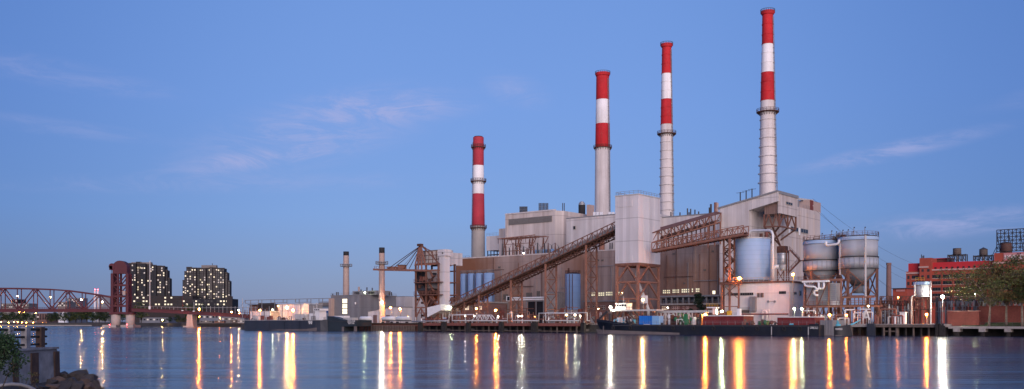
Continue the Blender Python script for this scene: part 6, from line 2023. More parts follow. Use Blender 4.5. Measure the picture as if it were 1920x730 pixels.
# long dark barge at the right
vB0, vB1 = -19.0, -5.0
ub0, ub1 = U(1106, vB0), U(1535, vB0)
zdk = Z(609.5, 1300, vB0)
Br = Thing('deck_barge', 'long black deck barge moored in front of the pale tower', 'barge', (ub0, vB0, 0))
Br.mesh('hull', 'hull_dark', hull_mesh(ub0, ub1, vB0, vB1, zdk, 1.1, 22, rake=1.6, n=40))
mb_ = MB()
mb_.add([(ub0 + 2.3, vB0 + .9, -.1), (ub0 + 7, vB0 - .03, -.1), (ub0 + 30, vB0 - .03, -.1), (ub0 + 30, vB0 - .03, .55), (ub0 + 7, vB0 - .03, 1.15), (ub0 + 1.6, vB0 + .9, 1.35)], [(0, 1, 4, 5), (1, 2, 3, 4)])
Br.mesh('boot_top', 'boot_grey', mb_)
Br.box('rub_rail', 'dark_steel', ub0 + 8, ub1, vB0 - .12, vB0 - .004, zdk - .35, zdk - .1)
Br.box('deck', 'rust_dark', ub0 + 14, ub1 - .3, vB0 + .3, vB1 - .3, zdk + .004, zdk + .05)
for x in (1131, 1446, 1515):
    Br.box('draft_strip', 'pale_steel' if x != 1131 else 'boot_grey', U(x, vB0), U(x + 1.4, vB0), vB0 - .1, vB0 - .004, .2, zdk - .4)
Br.mesh('bulwark', 'hull_dark', MB().prism([(ub0 + 1, vB0 + 2.2, zdk + .9), (ub0 + 13, vB0 + .15, zdk + .2), (ub0 + 13, vB0 + .15, zdk + .35), (ub0 + 1, vB0 + 2.2, zdk + 1.7)], (0, .15, 0)))
lettering(Br, 'CONNECTICUT', .95, 'letter_white', (U(1526, vB0 - .1), vB0 - .02, zdk - .65), width=U(1534.2, vB0) - U(1518.5, vB0))
Br.box('name_plate', 'hull_dark', U(1517, vB0), U(1535.5, vB0), vB0 - .015, vB0 - .004, .15, zdk + .3)
railing(Br, [(ub0 + 16, vB0 + .35, zdk + .05), (ub1 - 1, vB0 + .35, zdk + .05)], 1.0, 'grey_steel', 2.2, .05)
for k, x in enumerate((1150, 1182, 1236, 1262, 1300, 1338, 1392, 1420, 1470, 1500)):
    ty = ring_mb(0, 0, 0, .3, .58, .28, 16)
    Br.mesh('tyre_fender', 'soot', MB().add(ty.v, ty.f, Matrix.Translation((U(x, vB0), vB0 - .02, zdk - .95)) @ Matrix.Rotation(math.radians(90), 4, 'X')))
    Br.beam('tyre_rope', 'timber_pale', (U(x, vB0), vB0 - .14, zdk - .4), (U(x, vB0), vB0 - .1, zdk + .1), .06)
for x in (1160, 1240, 1312, 1400, 1452, 1530):
    for dx_ in (0, 2.2):
        Br.cyl('bollard', 'dark_steel', U(x + dx_, vB0 + .8), vB0 + .8, zdk + .05, zdk + .6, .18, 8)
Br.tube('mooring_rope', 'timber_pale', [(ub0 + 6, vB1, zdk + .8), (ub0 + 2, vB1 + 3, zdk + .5), (ub0 - 2, 0, DK + .2)], .06, 6)
# deck loads
z_ = zdk + .05
Ct = Thing('shipping_container', 'bright blue shipping container on the barge deck', 'container', (U(1198, -16), -16, z_))
c0, c1 = U(1198, -16), U(1222.5, -16)
zc1 = Z(592.5, 1210, -16)
Ct.box('body', 'container_blue', c0, c1, -16, -13.2, z_, zc1)
Ct.box('end_door', 'container_end', c1 + .004, c1 + 2.2, -15.96, -13.24, z_, zc1 - .02)
for k in range(7):
    uu = c0 + (c1 - c0) * (k + .5) / 7
    Ct.box('rib', 'container_blue', uu - .09, uu + .09, -16.07, -16.002, z_ + .15, zc1 - .15)
Ct.box('base_strip', 'white_paint', c0 + 1.6, c1 - .6, -16.06, -16.003, z_ + .02, z_ + .14)


def red_house(label, xa, xb, yt, v0_, v1_):
    H = Thing('deckhouse', label, 'deckhouse', (U(xa, v0_), v0_, z_), group='red deckhouses of the barge')
    a, c = U(xa, v0_), U(xb, v0_)
    zt = Z(yt, (xa + xb) / 2, v0_)
    H.box('wall', 'deck_red', a, c, v0_, v1_, z_, zt)
    H.box('roof', 'white_paint', a - .1, c + .1, v0_ - .1, v1_ + .1, zt + .004, zt + .22)
    n_ = int((c - a) / 1.6)
    for i in range(1, n_):
        uu = a + (c - a) * i / n_
        H.box('stiffener', 'deck_red', uu - .08, uu + .08, v0_ - .1, v0_ - .003, z_, zt - .05)
    return H, a, c, zt


H1, a, c, zt = red_house('red steel deckhouse left of the white building, amid bright lamps', 1318, 1394, 593, -15.5, -9)
H2, a2, c2, zt2 = red_house('red steel deckhouse near the lettered end of the barge', 1457.5, 1528, 595.5, -15.5, -9)
Tp = Thing('tarpaulin', 'small pale blue tarpaulin hung on the red deckhouse', 'tarpaulin', (U(1479, -15.7), -15.7, Z(613, 1480, -15.7)))
mb_ = MB()
mb_.prism([(U(x, -15.75), -15.75, Z(y, x, -15.75)) for x, y in ((1478.5, 611), (1482, 613.5), (1487, 613), (1488, 607), (1480.5, 607))], (0, .12, 0))
Tp.mesh('sheet', 'cyan_paint', mb_)
Tp.beam('cord', 'white_paint', (U(1481, -15.75), -15.7, Z(607, 1481, -15.7)), (U(1487, -15.75), -15.7, Z(607, 1487, -15.7)), .08)
# machinery between and on the deckhouses
for j, (xa, xb, ylo, yhi, lab, mats) in enumerate(((1240, 1318, 588, 604, 'green and dark deck machinery right of the blue container', ('green_paint', 'dark_steel', 'rust_dark', 'green_paint', 'white_paint')),
                                             (1378, 1457, 598, 606, 'hoses and pump gear between the two red deckhouses', ('dark_steel', 'green_paint', 'timber_pale', 'rust_steel', 'fascia_red')),
                                             (1150, 1196, 594, 604, 'pale winch gear on the bow left of the container', ('pale_steel', 'dark_steel', 'cyan_paint', 'white_paint', 'rust_dark')))):
    Dm = Thing('deck_machinery', lab, 'machinery', (U(xa, -14), -14, z_), group='machinery on the long barge')
    rn = random.Random(40 + j)
    for k in range(24):
        x = rn.uniform(xa, xb - 4); w_ = rn.uniform(2, 9); y = rn.uniform(ylo, yhi); vv = rn.uniform(-16.5, -10)
        m_ = mats[k % len(mats)]
        if k % 3 == 0:
            Dm.rod('drum', m_, (U(x, vv), vv, Z(y, x, vv) * .5 + z_ * .5), (U(x + w_ * .5, vv), vv, Z(y, x, vv) * .5 + z_ * .5), min(.55, max(.25, (Z(y, x, vv) - z_) * .4)), 12)
        elif k % 3 == 1:
            Dm.box('casing', m_, U(x, vv), U(x + w_ * .7, vv), vv, vv + rn.uniform(.6, 1.6), z_, Z(y, x, vv))
        else:
            Dm.tube('hose', m_, [(U(x, vv), vv, z_), (U(x + .4, vv), vv, Z(y, x, vv)), (U(x + w_, vv), vv + .6, Z(y - 1, x, vv)), (U(x + w_ * 1.7, vv), vv + 1, z_ + .2)], .14, 7)
Rg = Thing('roof_gear', 'yellow and white lamp rack with gear on the left red deckhouse', 'machinery', (U(1330, -13), -13, zt))
for (x0, x1, y0, y1, m_) in ((1326, 1347, 578, 576, 'white_paint'), (1337, 1343, 590, 578, 'pale_steel'), (1353, 1362, 592, 585, 'rust_steel'), (1364, 1370, 592, 583, 'yellow_paint'), (1376, 1386, 592, 586, 'pale_steel'), (1383, 1388, 592, 579, 'white_paint'), (1357, 1384, 576, 574.5, 'rust_light')):
    Rg.box('gear', m_, U(x0, -13), U(x1, -13), -13.4, -12.2, Z(y0, x0, -13), Z(y1, x0, -13))
railing(Rg, [(U(1326, -13), -13.4, Z(576, 1326, -13)), (U(1347, -13), -13.4, Z(576, 1347, -13))], .9, 'yellow_paint', .8, .07)
for x in (1327, 1346, 1358, 1383):
    Rg.beam('post', 'rust_steel', (U(x, -13), -13, zt), (U(x, -13), -13, Z(576, x, -13)), .16)
# wheelhouse on its stand behind the bow
Wh = Thing('wheelhouse', 'small white control cabin with dark windows on a steel stand', 'cabin', (U(1165, -1), -1, DK))
wz0, wz1 = Z(580.5, 1165, -1), Z(569.5, 1165, -1)
a, c = U(1155.5, -1), U(1175, -1)
Wh.box('cabin', 'white_paint', a, c, -1, 2.2, wz0, wz1)
Wh.box('roof', 'pale_steel', a - .2, c + .2, -1.2, 2.4, wz1 + .004, wz1 + .2)
for k in range(4):
    wf = Wh.box('window', 'dark_steel', a + (c - a) * (k + .14) / 4, a + (c - a) * (k + .86) / 4, -1.06, -1.004, wz0 + .9, wz1 - .25)
    Wh.box('pane', 'glass_dark', a + (c - a) * (k + .2) / 4, a + (c - a) * (k + .8) / 4, -1.08, -1.05, wz0 + 1.0, wz1 - .35, parent=wf)
Wh.box('stand_deck', 'pale_steel', U(1149, -1), U(1232, -1), -1.4, 3, wz0 - .55, wz0 - .05)
for (xa, ya, xb, yb) in ((1152, 601, 1160, 584), (1186, 584, 1196, 596), (1172, 584, 1190, 602), (1228, 584, 1228, 602), (1150, 584, 1156, 600), (1206, 584, 1206, 602)):
    Wh.beam('stand_leg', 'timber_pale', (U(xa, -1), 0, Z(ya, xa, -1)), (U(xb, -1), 0, Z(yb, xb, -1)), .35)
Wh.beam('mast', 'pale_steel', (U(1163, -1), 1, wz1), (U(1163, -1), 1, Z(556, 1163, -1)), .14)
railing(Wh, [(c, -1.3, wz0), (U(1192, -1), -1.3, wz0)], 1.0, 'timber_pale', 1.2, .09)
# small crane arm leaning over the bow
Cr = Thing('deck_crane', 'dark folded crane arm over the barge bow', 'crane', (U(1141, -12), -12, z_))
Cr.beam('boom', 'dark_steel', (U(1124, -12), -12, Z(598, 1124, -12)), (U(1139, -12), -12, Z(584, 1139, -12)), .5)
Cr.beam('jib', 'timber_pale', (U(1139, -12), -12, Z(584, 1139, -12)), (U(1144, -12), -12, Z(592, 1144, -12)), .4)
Cr.beam('post', 'dark_steel', (U(1144, -12), -12, z_), (U(1144, -12), -12, Z(588, 1144, -12)), .6)
Cr.box('pedestal', 'rust_dark', U(1141, -12), U(1148, -12), -12.8, -11.2, z_, z_ + 1.2)
# long white truss gallery behind the container
Tg = Thing('truss_walkway', 'pale lattice walkway behind the blue container', 'walkway', (U(1238, 4), 4, GRADE))
zt_, zb_ = Z(584.5, 1280, 4), Z(600, 1280, 4)
Tg.beam('top_chord', 'pale_steel', (U(1230, 4), 4, zt_), (U(1345, 4), 4, zt_), .5, .7)
Tg.beam('bottom_chord', 'pale_steel', (U(1230, 4), 4, zb_), (U(1305, 4), 4, zb_), .25)
for k in range(10):
    xa = 1233 + k * 7.2
    Tg.beam('post', 'pale_steel', (U(xa, 4), 4, GRADE), (U(xa, 4), 4, zt_), .26)
    Tg.beam('brace', 'rust_light' if k % 3 == 0 else 'pale_steel', (U(xa, 4), 4, zb_ if k % 2 else zt_), (U(xa + 7.2, 4), 4, zt_ if k % 2 else zb_), .22)

# grey pontoon and the small black boat right of the barge
Po = Thing('pontoon', 'grey sheet-piled pontoon beside the lettered barge end', 'pontoon', (U(1536, -12), -12, 0))
Po.box('body', 'cladding_grey', U(1537, -15), U(1561, -15), -15, -6, -1, Z(600.5, 1550, -15))
Po.box('boot', 'boot_grey', U(1537, -15.1), U(1561, -15.1), -15.1, -15.004, -.2, .25)
for k in range(5):
    x = 1539 + k * 5
    Po.box('rib', 'cladding_grey', U(x, -15), U(x + .8, -15), -15.14, -15.004, .3, Z(601, 1550, -15))
Sb = Thing('work_boat', 'small black work boat with pale blue gear right of the pontoon', 'boat', (U(1563, -14), -14, 0))
s0, s1 = U(1562.5, -14), U(1593, -14)
Sb.mesh('hull', 'hull_dark', hull_mesh(s0, s1, -14, -8, Z(612.5, 1577, -14), .5, 5, rake=-.8, bow='right', n=10))
Sb.box('waterline', 'boot_grey', s0 + .5, s1 - 2, -14.06, -14.003, -.1, .25)
lettering(Sb, 'PLAINFIELD', .7, 'letter_white', (U(1573, -14.05), -14.05, Z(617.5, 1573, -14)), width=U(1579, -14) - U(1566.5, -14))
Sb.cyl('capstan', 'cyan_paint', U(1571, -12), -12, Z(613, 1571, -12), Z(608, 1571, -12), .7, 14)
Sb.beam('rail_post', 'cyan_paint', (U(1570, -12), -12, Z(609, 1570, -12)), (U(1570, -12), -12, Z(601, 1570, -12)), .2)
Sb.beam('rail_post', 'cyan_paint', (U(1572.5, -12), -12, Z(609, 1570, -12)), (U(1572.5, -12), -12, Z(603, 1570, -12)), .2)
Sb.tube('gangplank', 'cyan_paint', [(U(1564, -13), -13, Z(613.5, 1564, -13)), (U(1585, -12), -12, Z(612, 1585, -12)), (U(1600, -8), -8, Z(607.5, 1600, -8)), (U(1613, -4), -4, Z(600, 1613, -4))], .2, 8)

# ---------------------------------------------------------------- barges at the left
vC0, vC1 = -13.0, -3.0
Lb = Thing('tank_barge', 'grey-blue tank barge moored at the far left of the quay', 'barge', (U(458, vC0), vC0, 0))
l0, l1 = U(458, vC0), U(613, vC0)
zl = Z(601, 540, vC0)
Lb.mesh('hull', 'hull_blue', hull_mesh(l0, l1, vC0, vC1, zl, .5, 10, rake=-.4, bow='right', n=24))
Lb.box('gunwale', 'pale_steel', l0, l1 - 3, vC0 - .1, vC0 + .15, zl + .02, zl + .2)
Lb.mesh('boot_top', 'boot_grey', MB().add([(U(500, vC0), vC0 - .03, -.1), (U(594, vC0), vC0 - .03, -.1), (U(594, vC0), vC0 - .03, 1.3), (U(575, vC0), vC0 - .03, .7), (U(520, vC0), vC0 - .03, .4)], [(0, 1, 2, 3, 4)]))
for x in (505, 533, 562):
    Lb.box('draft_strip', 'hull_dark', U(x, vC0), U(x + .6, vC0), vC0 - .06, vC0 - .004, .2, zl - .2)
lettering(Lb, 'LEMON CREEK', 1.0, 'letter_white', (U(582, vC0), vC0 - .05, Z(603.7, 582, vC0)), width=U(586, vC0) - U(578.5, vC0))
lettering(Lb, 'NEW YORK', 1.0, 'letter_white', (U(582.3, vC0), vC0 - .05, Z(606.6, 582, vC0)), width=U(585.5, vC0) - U(579.5, vC0))
Lb.box('house', 'pale_steel', U(552, -9), U(571, -9), -9, -6, zl, Z(589, 560, -9))
tw = Lb.box('pilot_tower', 'white_paint', U(590, -9), U(599, -9), -9, -5.5, zl, Z(583, 594, -9))
Lb.box('pilot_tower', 'white_paint', U(580, -8), U(588, -8), -8, -5.5, zl, Z(588, 584, -9))
Lb.box('bridge_cabin', 'white_paint', U(588.5, -9.3), U(600, -9.3), -9.4, -5, Z(583, 594, -9), Z(579, 594, -9))
for k in range(3):
    Lb.box('window', 'glass_dark', U(589.5 + k * 3.4, -9.4), U(591.7 + k * 3.4, -9.4), -9.5, -9.404, Z(582, 594, -9), Z(580, 594, -9), parent=None)
Lb.beam('mast', 'pale_steel', (U(594, -8), -8, Z(579, 594, -9)), (U(594, -8), -8, Z(568, 594, -9)), .3)
Lb.beam('mast', 'pale_steel', (U(588, -8), -8, zl), (U(588, -8), -8, Z(574, 588, -8)), .25)
Lb.beam('mast_arm', 'grey_steel', (U(591, -8), -8, Z(571, 594, -9)), (U(597, -8), -8, Z(571, 594, -9)), .2)
rn = random.Random(11)
for k in range(34):
    x = rn.uniform(461, 606); vv = rn.uniform(-11, -6); y = rn.uniform(592, 599)
    m_ = ('dark_steel', 'rust_dark', 'fascia_red', 'pale_steel', 'grey_steel')[k % 5]
    if k % 2:
        Lb.box('deck_gear', m_, U(x, vv), U(x + rn.uniform(1.5, 6), vv), vv, vv + 1, zl, Z(y, x, vv))
    else:
        Lb.tube('deck_pipe', m_, [(U(x, vv), vv, zl), (U(x, vv), vv, Z(y, x, vv)), (U(x + 4, vv), vv, Z(y, x, vv)), (U(x + 4, vv), vv, zl)], .16, 6)
Tg2 = Thing('tug_barge', 'dark barge stern with raised flared side right of the tank barge', 'barge', (U(615, -9), -9, 0))
t0, t1 = U(614, -11), U(668, -11)
mb_ = MB()
prof = [(614, 593), (626, 594.5), (640, 599), (645, 600.5), (668, 600.5), (668, 612), (645, 612.5), (645, 619), (616, 620), (614, 612)]
mb_.prism([(U(x, -11), -11, Z(y, x, -11) if y < 618 else -.8) for x, y in prof], (0, 8, 0))
Tg2.mesh('hull', 'hull_green', mb_)
Tg2.box('skeg', 'boot_grey', U(641, -11), U(644.8, -11), -11.05, -10.9, -.5, Z(613, 642, -11))
Tg2.box('skeg', 'boot_grey', U(664, -10.8), U(667.5, -10.8), -10.9, -10.3, -.5, Z(612.1, 665, -11))
Tg2.mesh('rub_rail', 'dark_steel', MB().beam((U(614, -11.1), -11.1, Z(602, 614, -11)), (U(668, -11.1), -11.1, Z(604.5, 668, -11)), .2))
lettering(Tg2, 'LEMON CREEK', 1.1, 'letter_white', (U(659, -11), -11.1, Z(603.3, 659, -11)), width=U(666, -11) - U(651.5, -11))
lettering(Tg2, 'NEW YORK', 1.1, 'letter_white', (U(659, -11), -11.1, Z(606.3, 659, -11)), width=U(664.5, -11) - U(653, -11))
Tg2.box('cover', 'white_paint', U(627, -8), U(645, -8), -8, -5, Z(600, 636, -8), Z(592.5, 636, -8))
Tg2.box('deck_gear', 'pale_steel', U(648, -8), U(664, -8), -9, -6, Z(600.4, 655, -8), Z(596, 655, -8))
Tg2.beam('rail', 'pale_steel', (U(646, -10), -10.8, Z(598, 650, -10)), (U(668, -10), -10.8, Z(598, 650, -10)), .12)

# ================================================================== lift bridge
YB = 600.0
sB = YB / F
bx = lambda x, Y=YB: WX(x, Y)
bz_ = lambda y, Y=YB: WZ(y, Y)
Lf = Thing('lift_bridge', 'dark red steel lift bridge with rounded tower top across the river', 'bridge', (bx(228), YB, 0), FR_W)
chord = [(-152, 545), (-121, 543), (-90, 541.5), (-60, 541), (-29, 540.8), (2, 541), (32.5, 541.2), (63, 541.8), (94, 543), (124, 545), (154, 549), (182, 553), (209, 558)]
zbot = bz_(581)
for side_, Y in enumerate((YB, YB + 5.0)):
    P = [(bx(x), Y, bz_(y)) for x, y in chord]
    tr = Lf.beam('truss', 'bridge_red', (P[0][0], Y, zbot), (P[-1][0], Y, zbot), .8, 1.0)
    for i in range(len(P)):
        if i < len(P) - 1:
            Lf.beam('top_chord', 'bridge_red', P[i], P[i + 1], .85, .9)
            top_first = (i % 2 == 1)           # diagonals fall from the nodes at 2, 63, 124 ...
            a, c = P[i], P[i + 1]
            if top_first:
                Lf.beam('diagonal', 'bridge_red', a, (c[0], Y, zbot), .55)
            else:
                Lf.beam('diagonal', 'bridge_red', (a[0], Y, zbot), c, .55)
        Lf.beam('vertical', 'bridge_red', (P[i][0], Y, zbot), P[i], .45)
for i, (x, y) in enumerate(chord):
    Lf.beam('top_strut', 'bridge_red', (bx(x), YB, bz_(y)), (bx(x), YB + 5, bz_(y)), .5)
Lf.box('deck', 'bridge_deck', bx(-152), bx(209), YB - .6, YB + 6, zbot - 1.3, zbot - .55)
Lf.box('stringer', 'bridge_red', bx(-152), bx(209), YB - .8, YB - .6, zbot - 1.5, zbot + .1)
mb_ = MB()
n_ = 110
for i in range(n_ + 1):
    X = bx(-152) + (bx(209) - bx(-152)) * i / n_
    mb_.beam((X, YB - .7, zbot), (X, YB - .7, zbot + 1.5), .14)
mb_.beam((bx(-152), YB - .7, zbot + 1.5), (bx(209), YB - .7, zbot + 1.5), .18)
mb_.beam((bx(-152), YB - .7, zbot + .8), (bx(209), YB - .7, zbot + .8), .12)
Lf.mesh('railing', 'bridge_red', mb_, kind='stuff')
# tower
tl, tr_ = bx(211.5), bx(239.5)
ztop = bz_(513)
for Y in (YB - .5, YB + 4.0):
    for X in (tl, bx(222), tr_):
        w_ = 1.7 if X != bx(222) else 1.1
        Lf.beam('tower_leg', 'bridge_red', (X, Y, bz_(590)), (X, Y, ztop), w_)
    for y in (535, 556, 574, 587):
        Lf.beam('tower_beam', 'bridge_red', (tl, Y, bz_(y)), (tr_, Y, bz_(y)), 1.2)
    ys = (513, 535, 556, 574)
    for a, c in zip(ys[:-1], ys[1:]):
        Lf.beam('tower_brace', 'bridge_red', (bx(222), Y, bz_(c)), (tr_, Y, bz_(a)), .6)
        Lf.beam('tower_brace', 'bridge_red', (tl, Y, bz_(a)), (bx(222), Y, bz_((a + c) / 2)), .4)
        Lf.beam('tower_brace', 'bridge_red', (tl, Y, bz_(c)), (bx(222), Y, bz_((a + c) / 2)), .4)
for X in (tl, tr_):
    for y in (535, 556, 574):
        Lf.beam('tower_beam', 'bridge_red', (X, YB - .5, bz_(y)), (X, YB + 4, bz_(y)), .8)
pts = []
for k in range(13):
    a = math.pi * k / 12
    pts.append((bx(225.5) - math.cos(a) * (bx(239) - bx(225.5)), bz_(502) + math.sin(a) * (bz_(489) - bz_(502))))
Lf.mesh('sheave_house', 'bridge_red', MB().prism([(bx(212), YB - 1, bz_(513.5))] + [(x, YB - 1, z) for x, z in pts] + [(bx(239), YB - 1, bz_(513.5))], (0, 5.5, 0)))
Lf.mesh('sheave_cap', 'bridge_red', MB().cyl((bx(211), YB - 1.2, bz_(500)), (bx(211), YB + 4, bz_(500)), 2.0, 18).box(bx(206.2), bx(212), YB - 1.2, YB + 4, bz_(506.5), bz_(499)), smooth=False)
for Y in (YB, YB + 5):
    Lf.rod('lift_cable', 'dark_steel', (bx(208.8), Y, bz_(558)), (bx(208.8), Y, bz_(506)), .18, 6)
Lf.box('operator_cabin', 'stack_tan', bx(233.5), bx(238.5), YB - 3.2, YB - 1.6, bz_(553.5), bz_(546))
Lf.box('machinery_deck', 'bridge_red', bx(211), bx(240), YB - 1, YB + 4.5, bz_(557), bz_(555.5))
for (x0, x1, yb, m_) in ((206, 223.5, 590, 'pier_stone'), (234, 250, 590, 'pier_stone')):
    xc = (x0 + x1) / 2
    Lf.mesh('pier', m_, MB().cyl((bx(xc), YB + 2, 0), (bx(xc), YB + 2, bz_(yb)), (x1 - x0) / 2 * sB, 20), smooth=True)
    Lf.box('pier_back', m_, bx(x0 - 3), bx(x0 + 5), YB + 4, YB + 9, 0, bz_(yb))
    Lf.box('pier_base', 'concrete', bx(x0 - 8 if x0 < 220 else x0 - 2), bx(x1 if x0 < 220 else x1 + 5), YB - 5, YB + 8, -1, bz_(609.5))
    Lf.box('pier_cap', 'bridge_red', bx(x0), bx(x1), YB - 1, YB + 5, bz_(yb) + .01, bz_(586))
# approach spans falling to the right
ap = [(247, 579), (300, 580.5), (357, 584), (420, 588), (476, 591.5)]
for (xa, ya), (xb, yb) in zip(ap[:-1], ap[1:]):
    za, zb = bz_(ya), bz_(yb)
    for Y in (YB - .5, YB + 6):
        mb_ = MB(); mb_.prism([(bx(xa), Y, za), (bx(xb), Y, zb), (bx(xb), Y, zb - 2.0), (bx(xa), Y, za - 2.0)], (0, .4, 0))
        Lf.mesh('girder', 'bridge_red', mb_)
    mb_ = MB(); mb_.prism([(bx(xa), YB - .9, za + .01), (bx(xb), YB - .9, zb + .01), (bx(xb), YB - .9, zb + .35), (bx(xa), YB - .9, za + .35)], (0, 8, 0))
    Lf.mesh('deck', 'bridge_deck', mb_)
    mb_ = MB()
    k_ = int((bx(xb) - bx(xa)) / 1.8)
    for i in range(k_ + 1):
        p = lerp((bx(xa), YB - .8, za + .3), (bx(xb), YB - .8, zb + .3), i / k_)
        mb_.beam(p, (p[0], p[1], p[2] + 1.3), .12)
    mb_.beam((bx(xa), YB - .8, za + 1.6), (bx(xb), YB - .8, zb + 1.6), .16)
    Lf.mesh('railing', 'bridge_red', mb_, kind='stuff')
Lf.mesh('pier', 'pier_stone', MB().prism([(bx(350), YB - 1, -1), (bx(363), YB - 1, -1), (bx(361.5), YB - 1, bz_(590)), (bx(351.5), YB - 1, bz_(590))], (0, 8, 0)))
Lf.box('pier_base', 'concrete', bx(346), bx(366), YB - 3, YB + 9, -1, .9)
for x in (281.5, 343, 364, 455):
    yb_ = 579 + max(0, (x - 247)) * .055
    pl_ = Thing('flag_pole' if x == 281.5 else 'light_pole', {281.5: 'tall thin pale pole on the bridge before the left apartment tower', 343: 'thin dark pole on the bridge before the right apartment tower', 364: 'thin pole on the bridge just left of the orange lamp', 455: 'thin pole near the end of the bridge approach'}[x], 'pole', (bx(x), YB - .4, bz_(yb_)), FR_W)
    yt = {281.5: 489, 343: 552, 364: 567, 455: 560}[x]
    pl_.rod('shaft', 'pale_steel' if x != 343 else 'bridge_red', (bx(x), YB - .4, bz_(yb_)), (bx(x), YB - .4, bz_(yt)), .3 if x == 281.5 else .16, 8)
    pl_.box('foot', 'white_paint', bx(x) - .6, bx(x) + .6, YB - 1.0, YB + .2, bz_(yb_) + .3, bz_(yb_) + (2.2 if x == 281.5 else .8))


# ================================================================== apartment towers
def apartment(label, cols, Y, base_y, lit_seed, group='dark apartment towers'):
    """cols: (x0, x1, top_y, dy, material) vertical bays; windows in every bay"""
    x0 = cols[0][0]
    A = Thing('apartment_tower', label, 'apartment tower', (WX(x0, Y), Y, GRADE), FR_W, group)
    rn = random.Random(lit_seed)
    pitch = 4.55
    nwin = 0
    for (xa, xb, yt, dy, m) in cols:
        Xa, Xb = WX(xa, Y), WX(xb, Y)
        A.box('bay', m, Xa, Xb, Y + dy, Y + 9, GRADE, WZ(yt, Y))
        A.box('parapet', 'apartment_slab', Xa - .1, Xb + .1, Y + dy - .2, Y + dy + 1, WZ(yt, Y) + .004, WZ(yt, Y) + .6)
        nc = max(1, round((xb - xa) / 4.6))
        y = yt + 3.4
        while y < base_y - 2:
            for c in range(nc):
                xc = xa + (xb - xa) * (c + .5) / nc
                r = rn.random()
                m2 = 'window_apt' if r < .10 else ('window_apt_mid' if r < .17 else ('window_apt_dim' if r < .30 else 'glass_dark'))
                h_ = .8 if r < .30 else 1.0
                A.box('window', m2, WX(xc, Y) - .6, WX(xc, Y) + .6, Y + dy - .12, Y + dy - .004, WZ(y, Y) - h_ * .8, WZ(y, Y) + h_ * .8)
                nwin += 1
            y += pitch
    return A


emit('window_apt', (1.0, 0.82, 0.44), 0.85)
emit('window_apt_mid', (1.0, 0.70, 0.36), 0.5)
emit('window_apt_dim', (1.0, 0.76, 0.45), 0.22)
YA = 900.0
a1 = apartment('left dark apartment tower with scattered lit windows behind the bridge tower',
               [(238, 246, 494, 3, 'apartment_brick'), (246, 255, 494.5, 0, 'apartment_bay'), (255, 264, 494, 2, 'apartment_brick'), (264, 273, 495, 0, 'apartment_bay'), (273, 284, 496, 2.5, 'apartment_brick'),
                (284, 293, 498, 0, 'apartment_bay'), (293, 301, 499, 2, 'apartment_brick'), (301, 308, 499.5, 1, 'apartment_bay'), (308, 312, 507, 3, 'apartment_brick'), (312, 316, 522, 4, 'apartment_bay')], YA, 571, 5)
a1.box('penthouse', 'haze_beige', WX(243, YA), WX(280, YA), YA + 4, YA + 8, WZ(495.5, YA), WZ(491.5, YA))
a1.box('penthouse', 'apartment_bay', WX(252, YA), WX(260, YA), YA + 3.5, YA + 7.5, WZ(495.5, YA), WZ(490.5, YA))
a2 = apartment('right dark apartment tower with stepped shoulders and lit windows',
               [(339.5, 343.5, 526, 4, 'apartment_bay'), (343.5, 348, 509.5, 3, 'apartment_brick'), (348, 358, 501.5, 2, 'apartment_bay'), (358, 368, 503, 0, 'apartment_brick'), (368, 377, 503, 2, 'apartment_bay'), (377, 386, 503.5, 0, 'apartment_brick'),
                (386, 393, 503, 2.5, 'apartment_bay'), (393, 398, 502, 0, 'apartment_slab'), (398, 407, 502.5, 2, 'apartment_brick'), (407, 420, 503.5, 1, 'apartment_bay'), (420, 425, 511.5, 3, 'apartment_brick'), (425, 429, 527, 4, 'apartment_bay')], YA, 571, 9)
a2.box('penthouse', 'haze_beige', WX(375, YA), WX(403, YA), YA + 4, YA + 8, WZ(503.4, YA), WZ(497, YA))
a2.beam('mast', 'dark_steel', (WX(395, YA), YA + 5, WZ(500, YA)), (WX(395, YA), YA + 5, WZ(493.5, YA)), .5)
for k in range(14):                  # balconies on the left tower
    y = 500 + k * 4.55
    a1.box('balcony', 'apartment_slab', WX(256, YA), WX(263, YA), YA + .8, YA + 1.99, WZ(y + 2, YA), WZ(y + 1.5, YA))
    a2.box('balcony', 'apartment_slab', WX(369, YA), WX(376, YA), YA + .8, YA + 1.99, WZ(y + 6, YA), WZ(y + 5.5, YA))
Pd = Thing('apartment_podium', 'long low dark podium with lit windows between the apartment towers', 'building', (WX(300, 895), 880, GRADE), FR_W)
Pd.box('wall', 'apartment_brick', WX(243, 880), WX(361, 880), 880, 896, GRADE, WZ(555, 880))
Pd.box('wall', 'apartment_bay', WX(361.1, 876), WX(435, 876), 876, 896, GRADE, WZ(560.5, 876))
Pd.box('wall', 'apartment_brick', WX(425, 874), WX(435.5, 874), 874, 875.9, GRADE, WZ(556, 876))
rn = random.Random(3)
for r_, y in enumerate((558.5, 565, 571)):
    for i in range(32):
        x = 246 + i * 5.8
        Y = 880 if x < 360 else 876
        if y < 562 and x > 360: continue
        if rn.random() < .75:
            Pd.box('window', 'window_apt' if rn.random() < .55 else 'glass_dark', WX(x, Y) - .8, WX(x, Y) + .8, Y - .12, Y - .004, WZ(y, Y) - .7, WZ(y, Y) + .7)

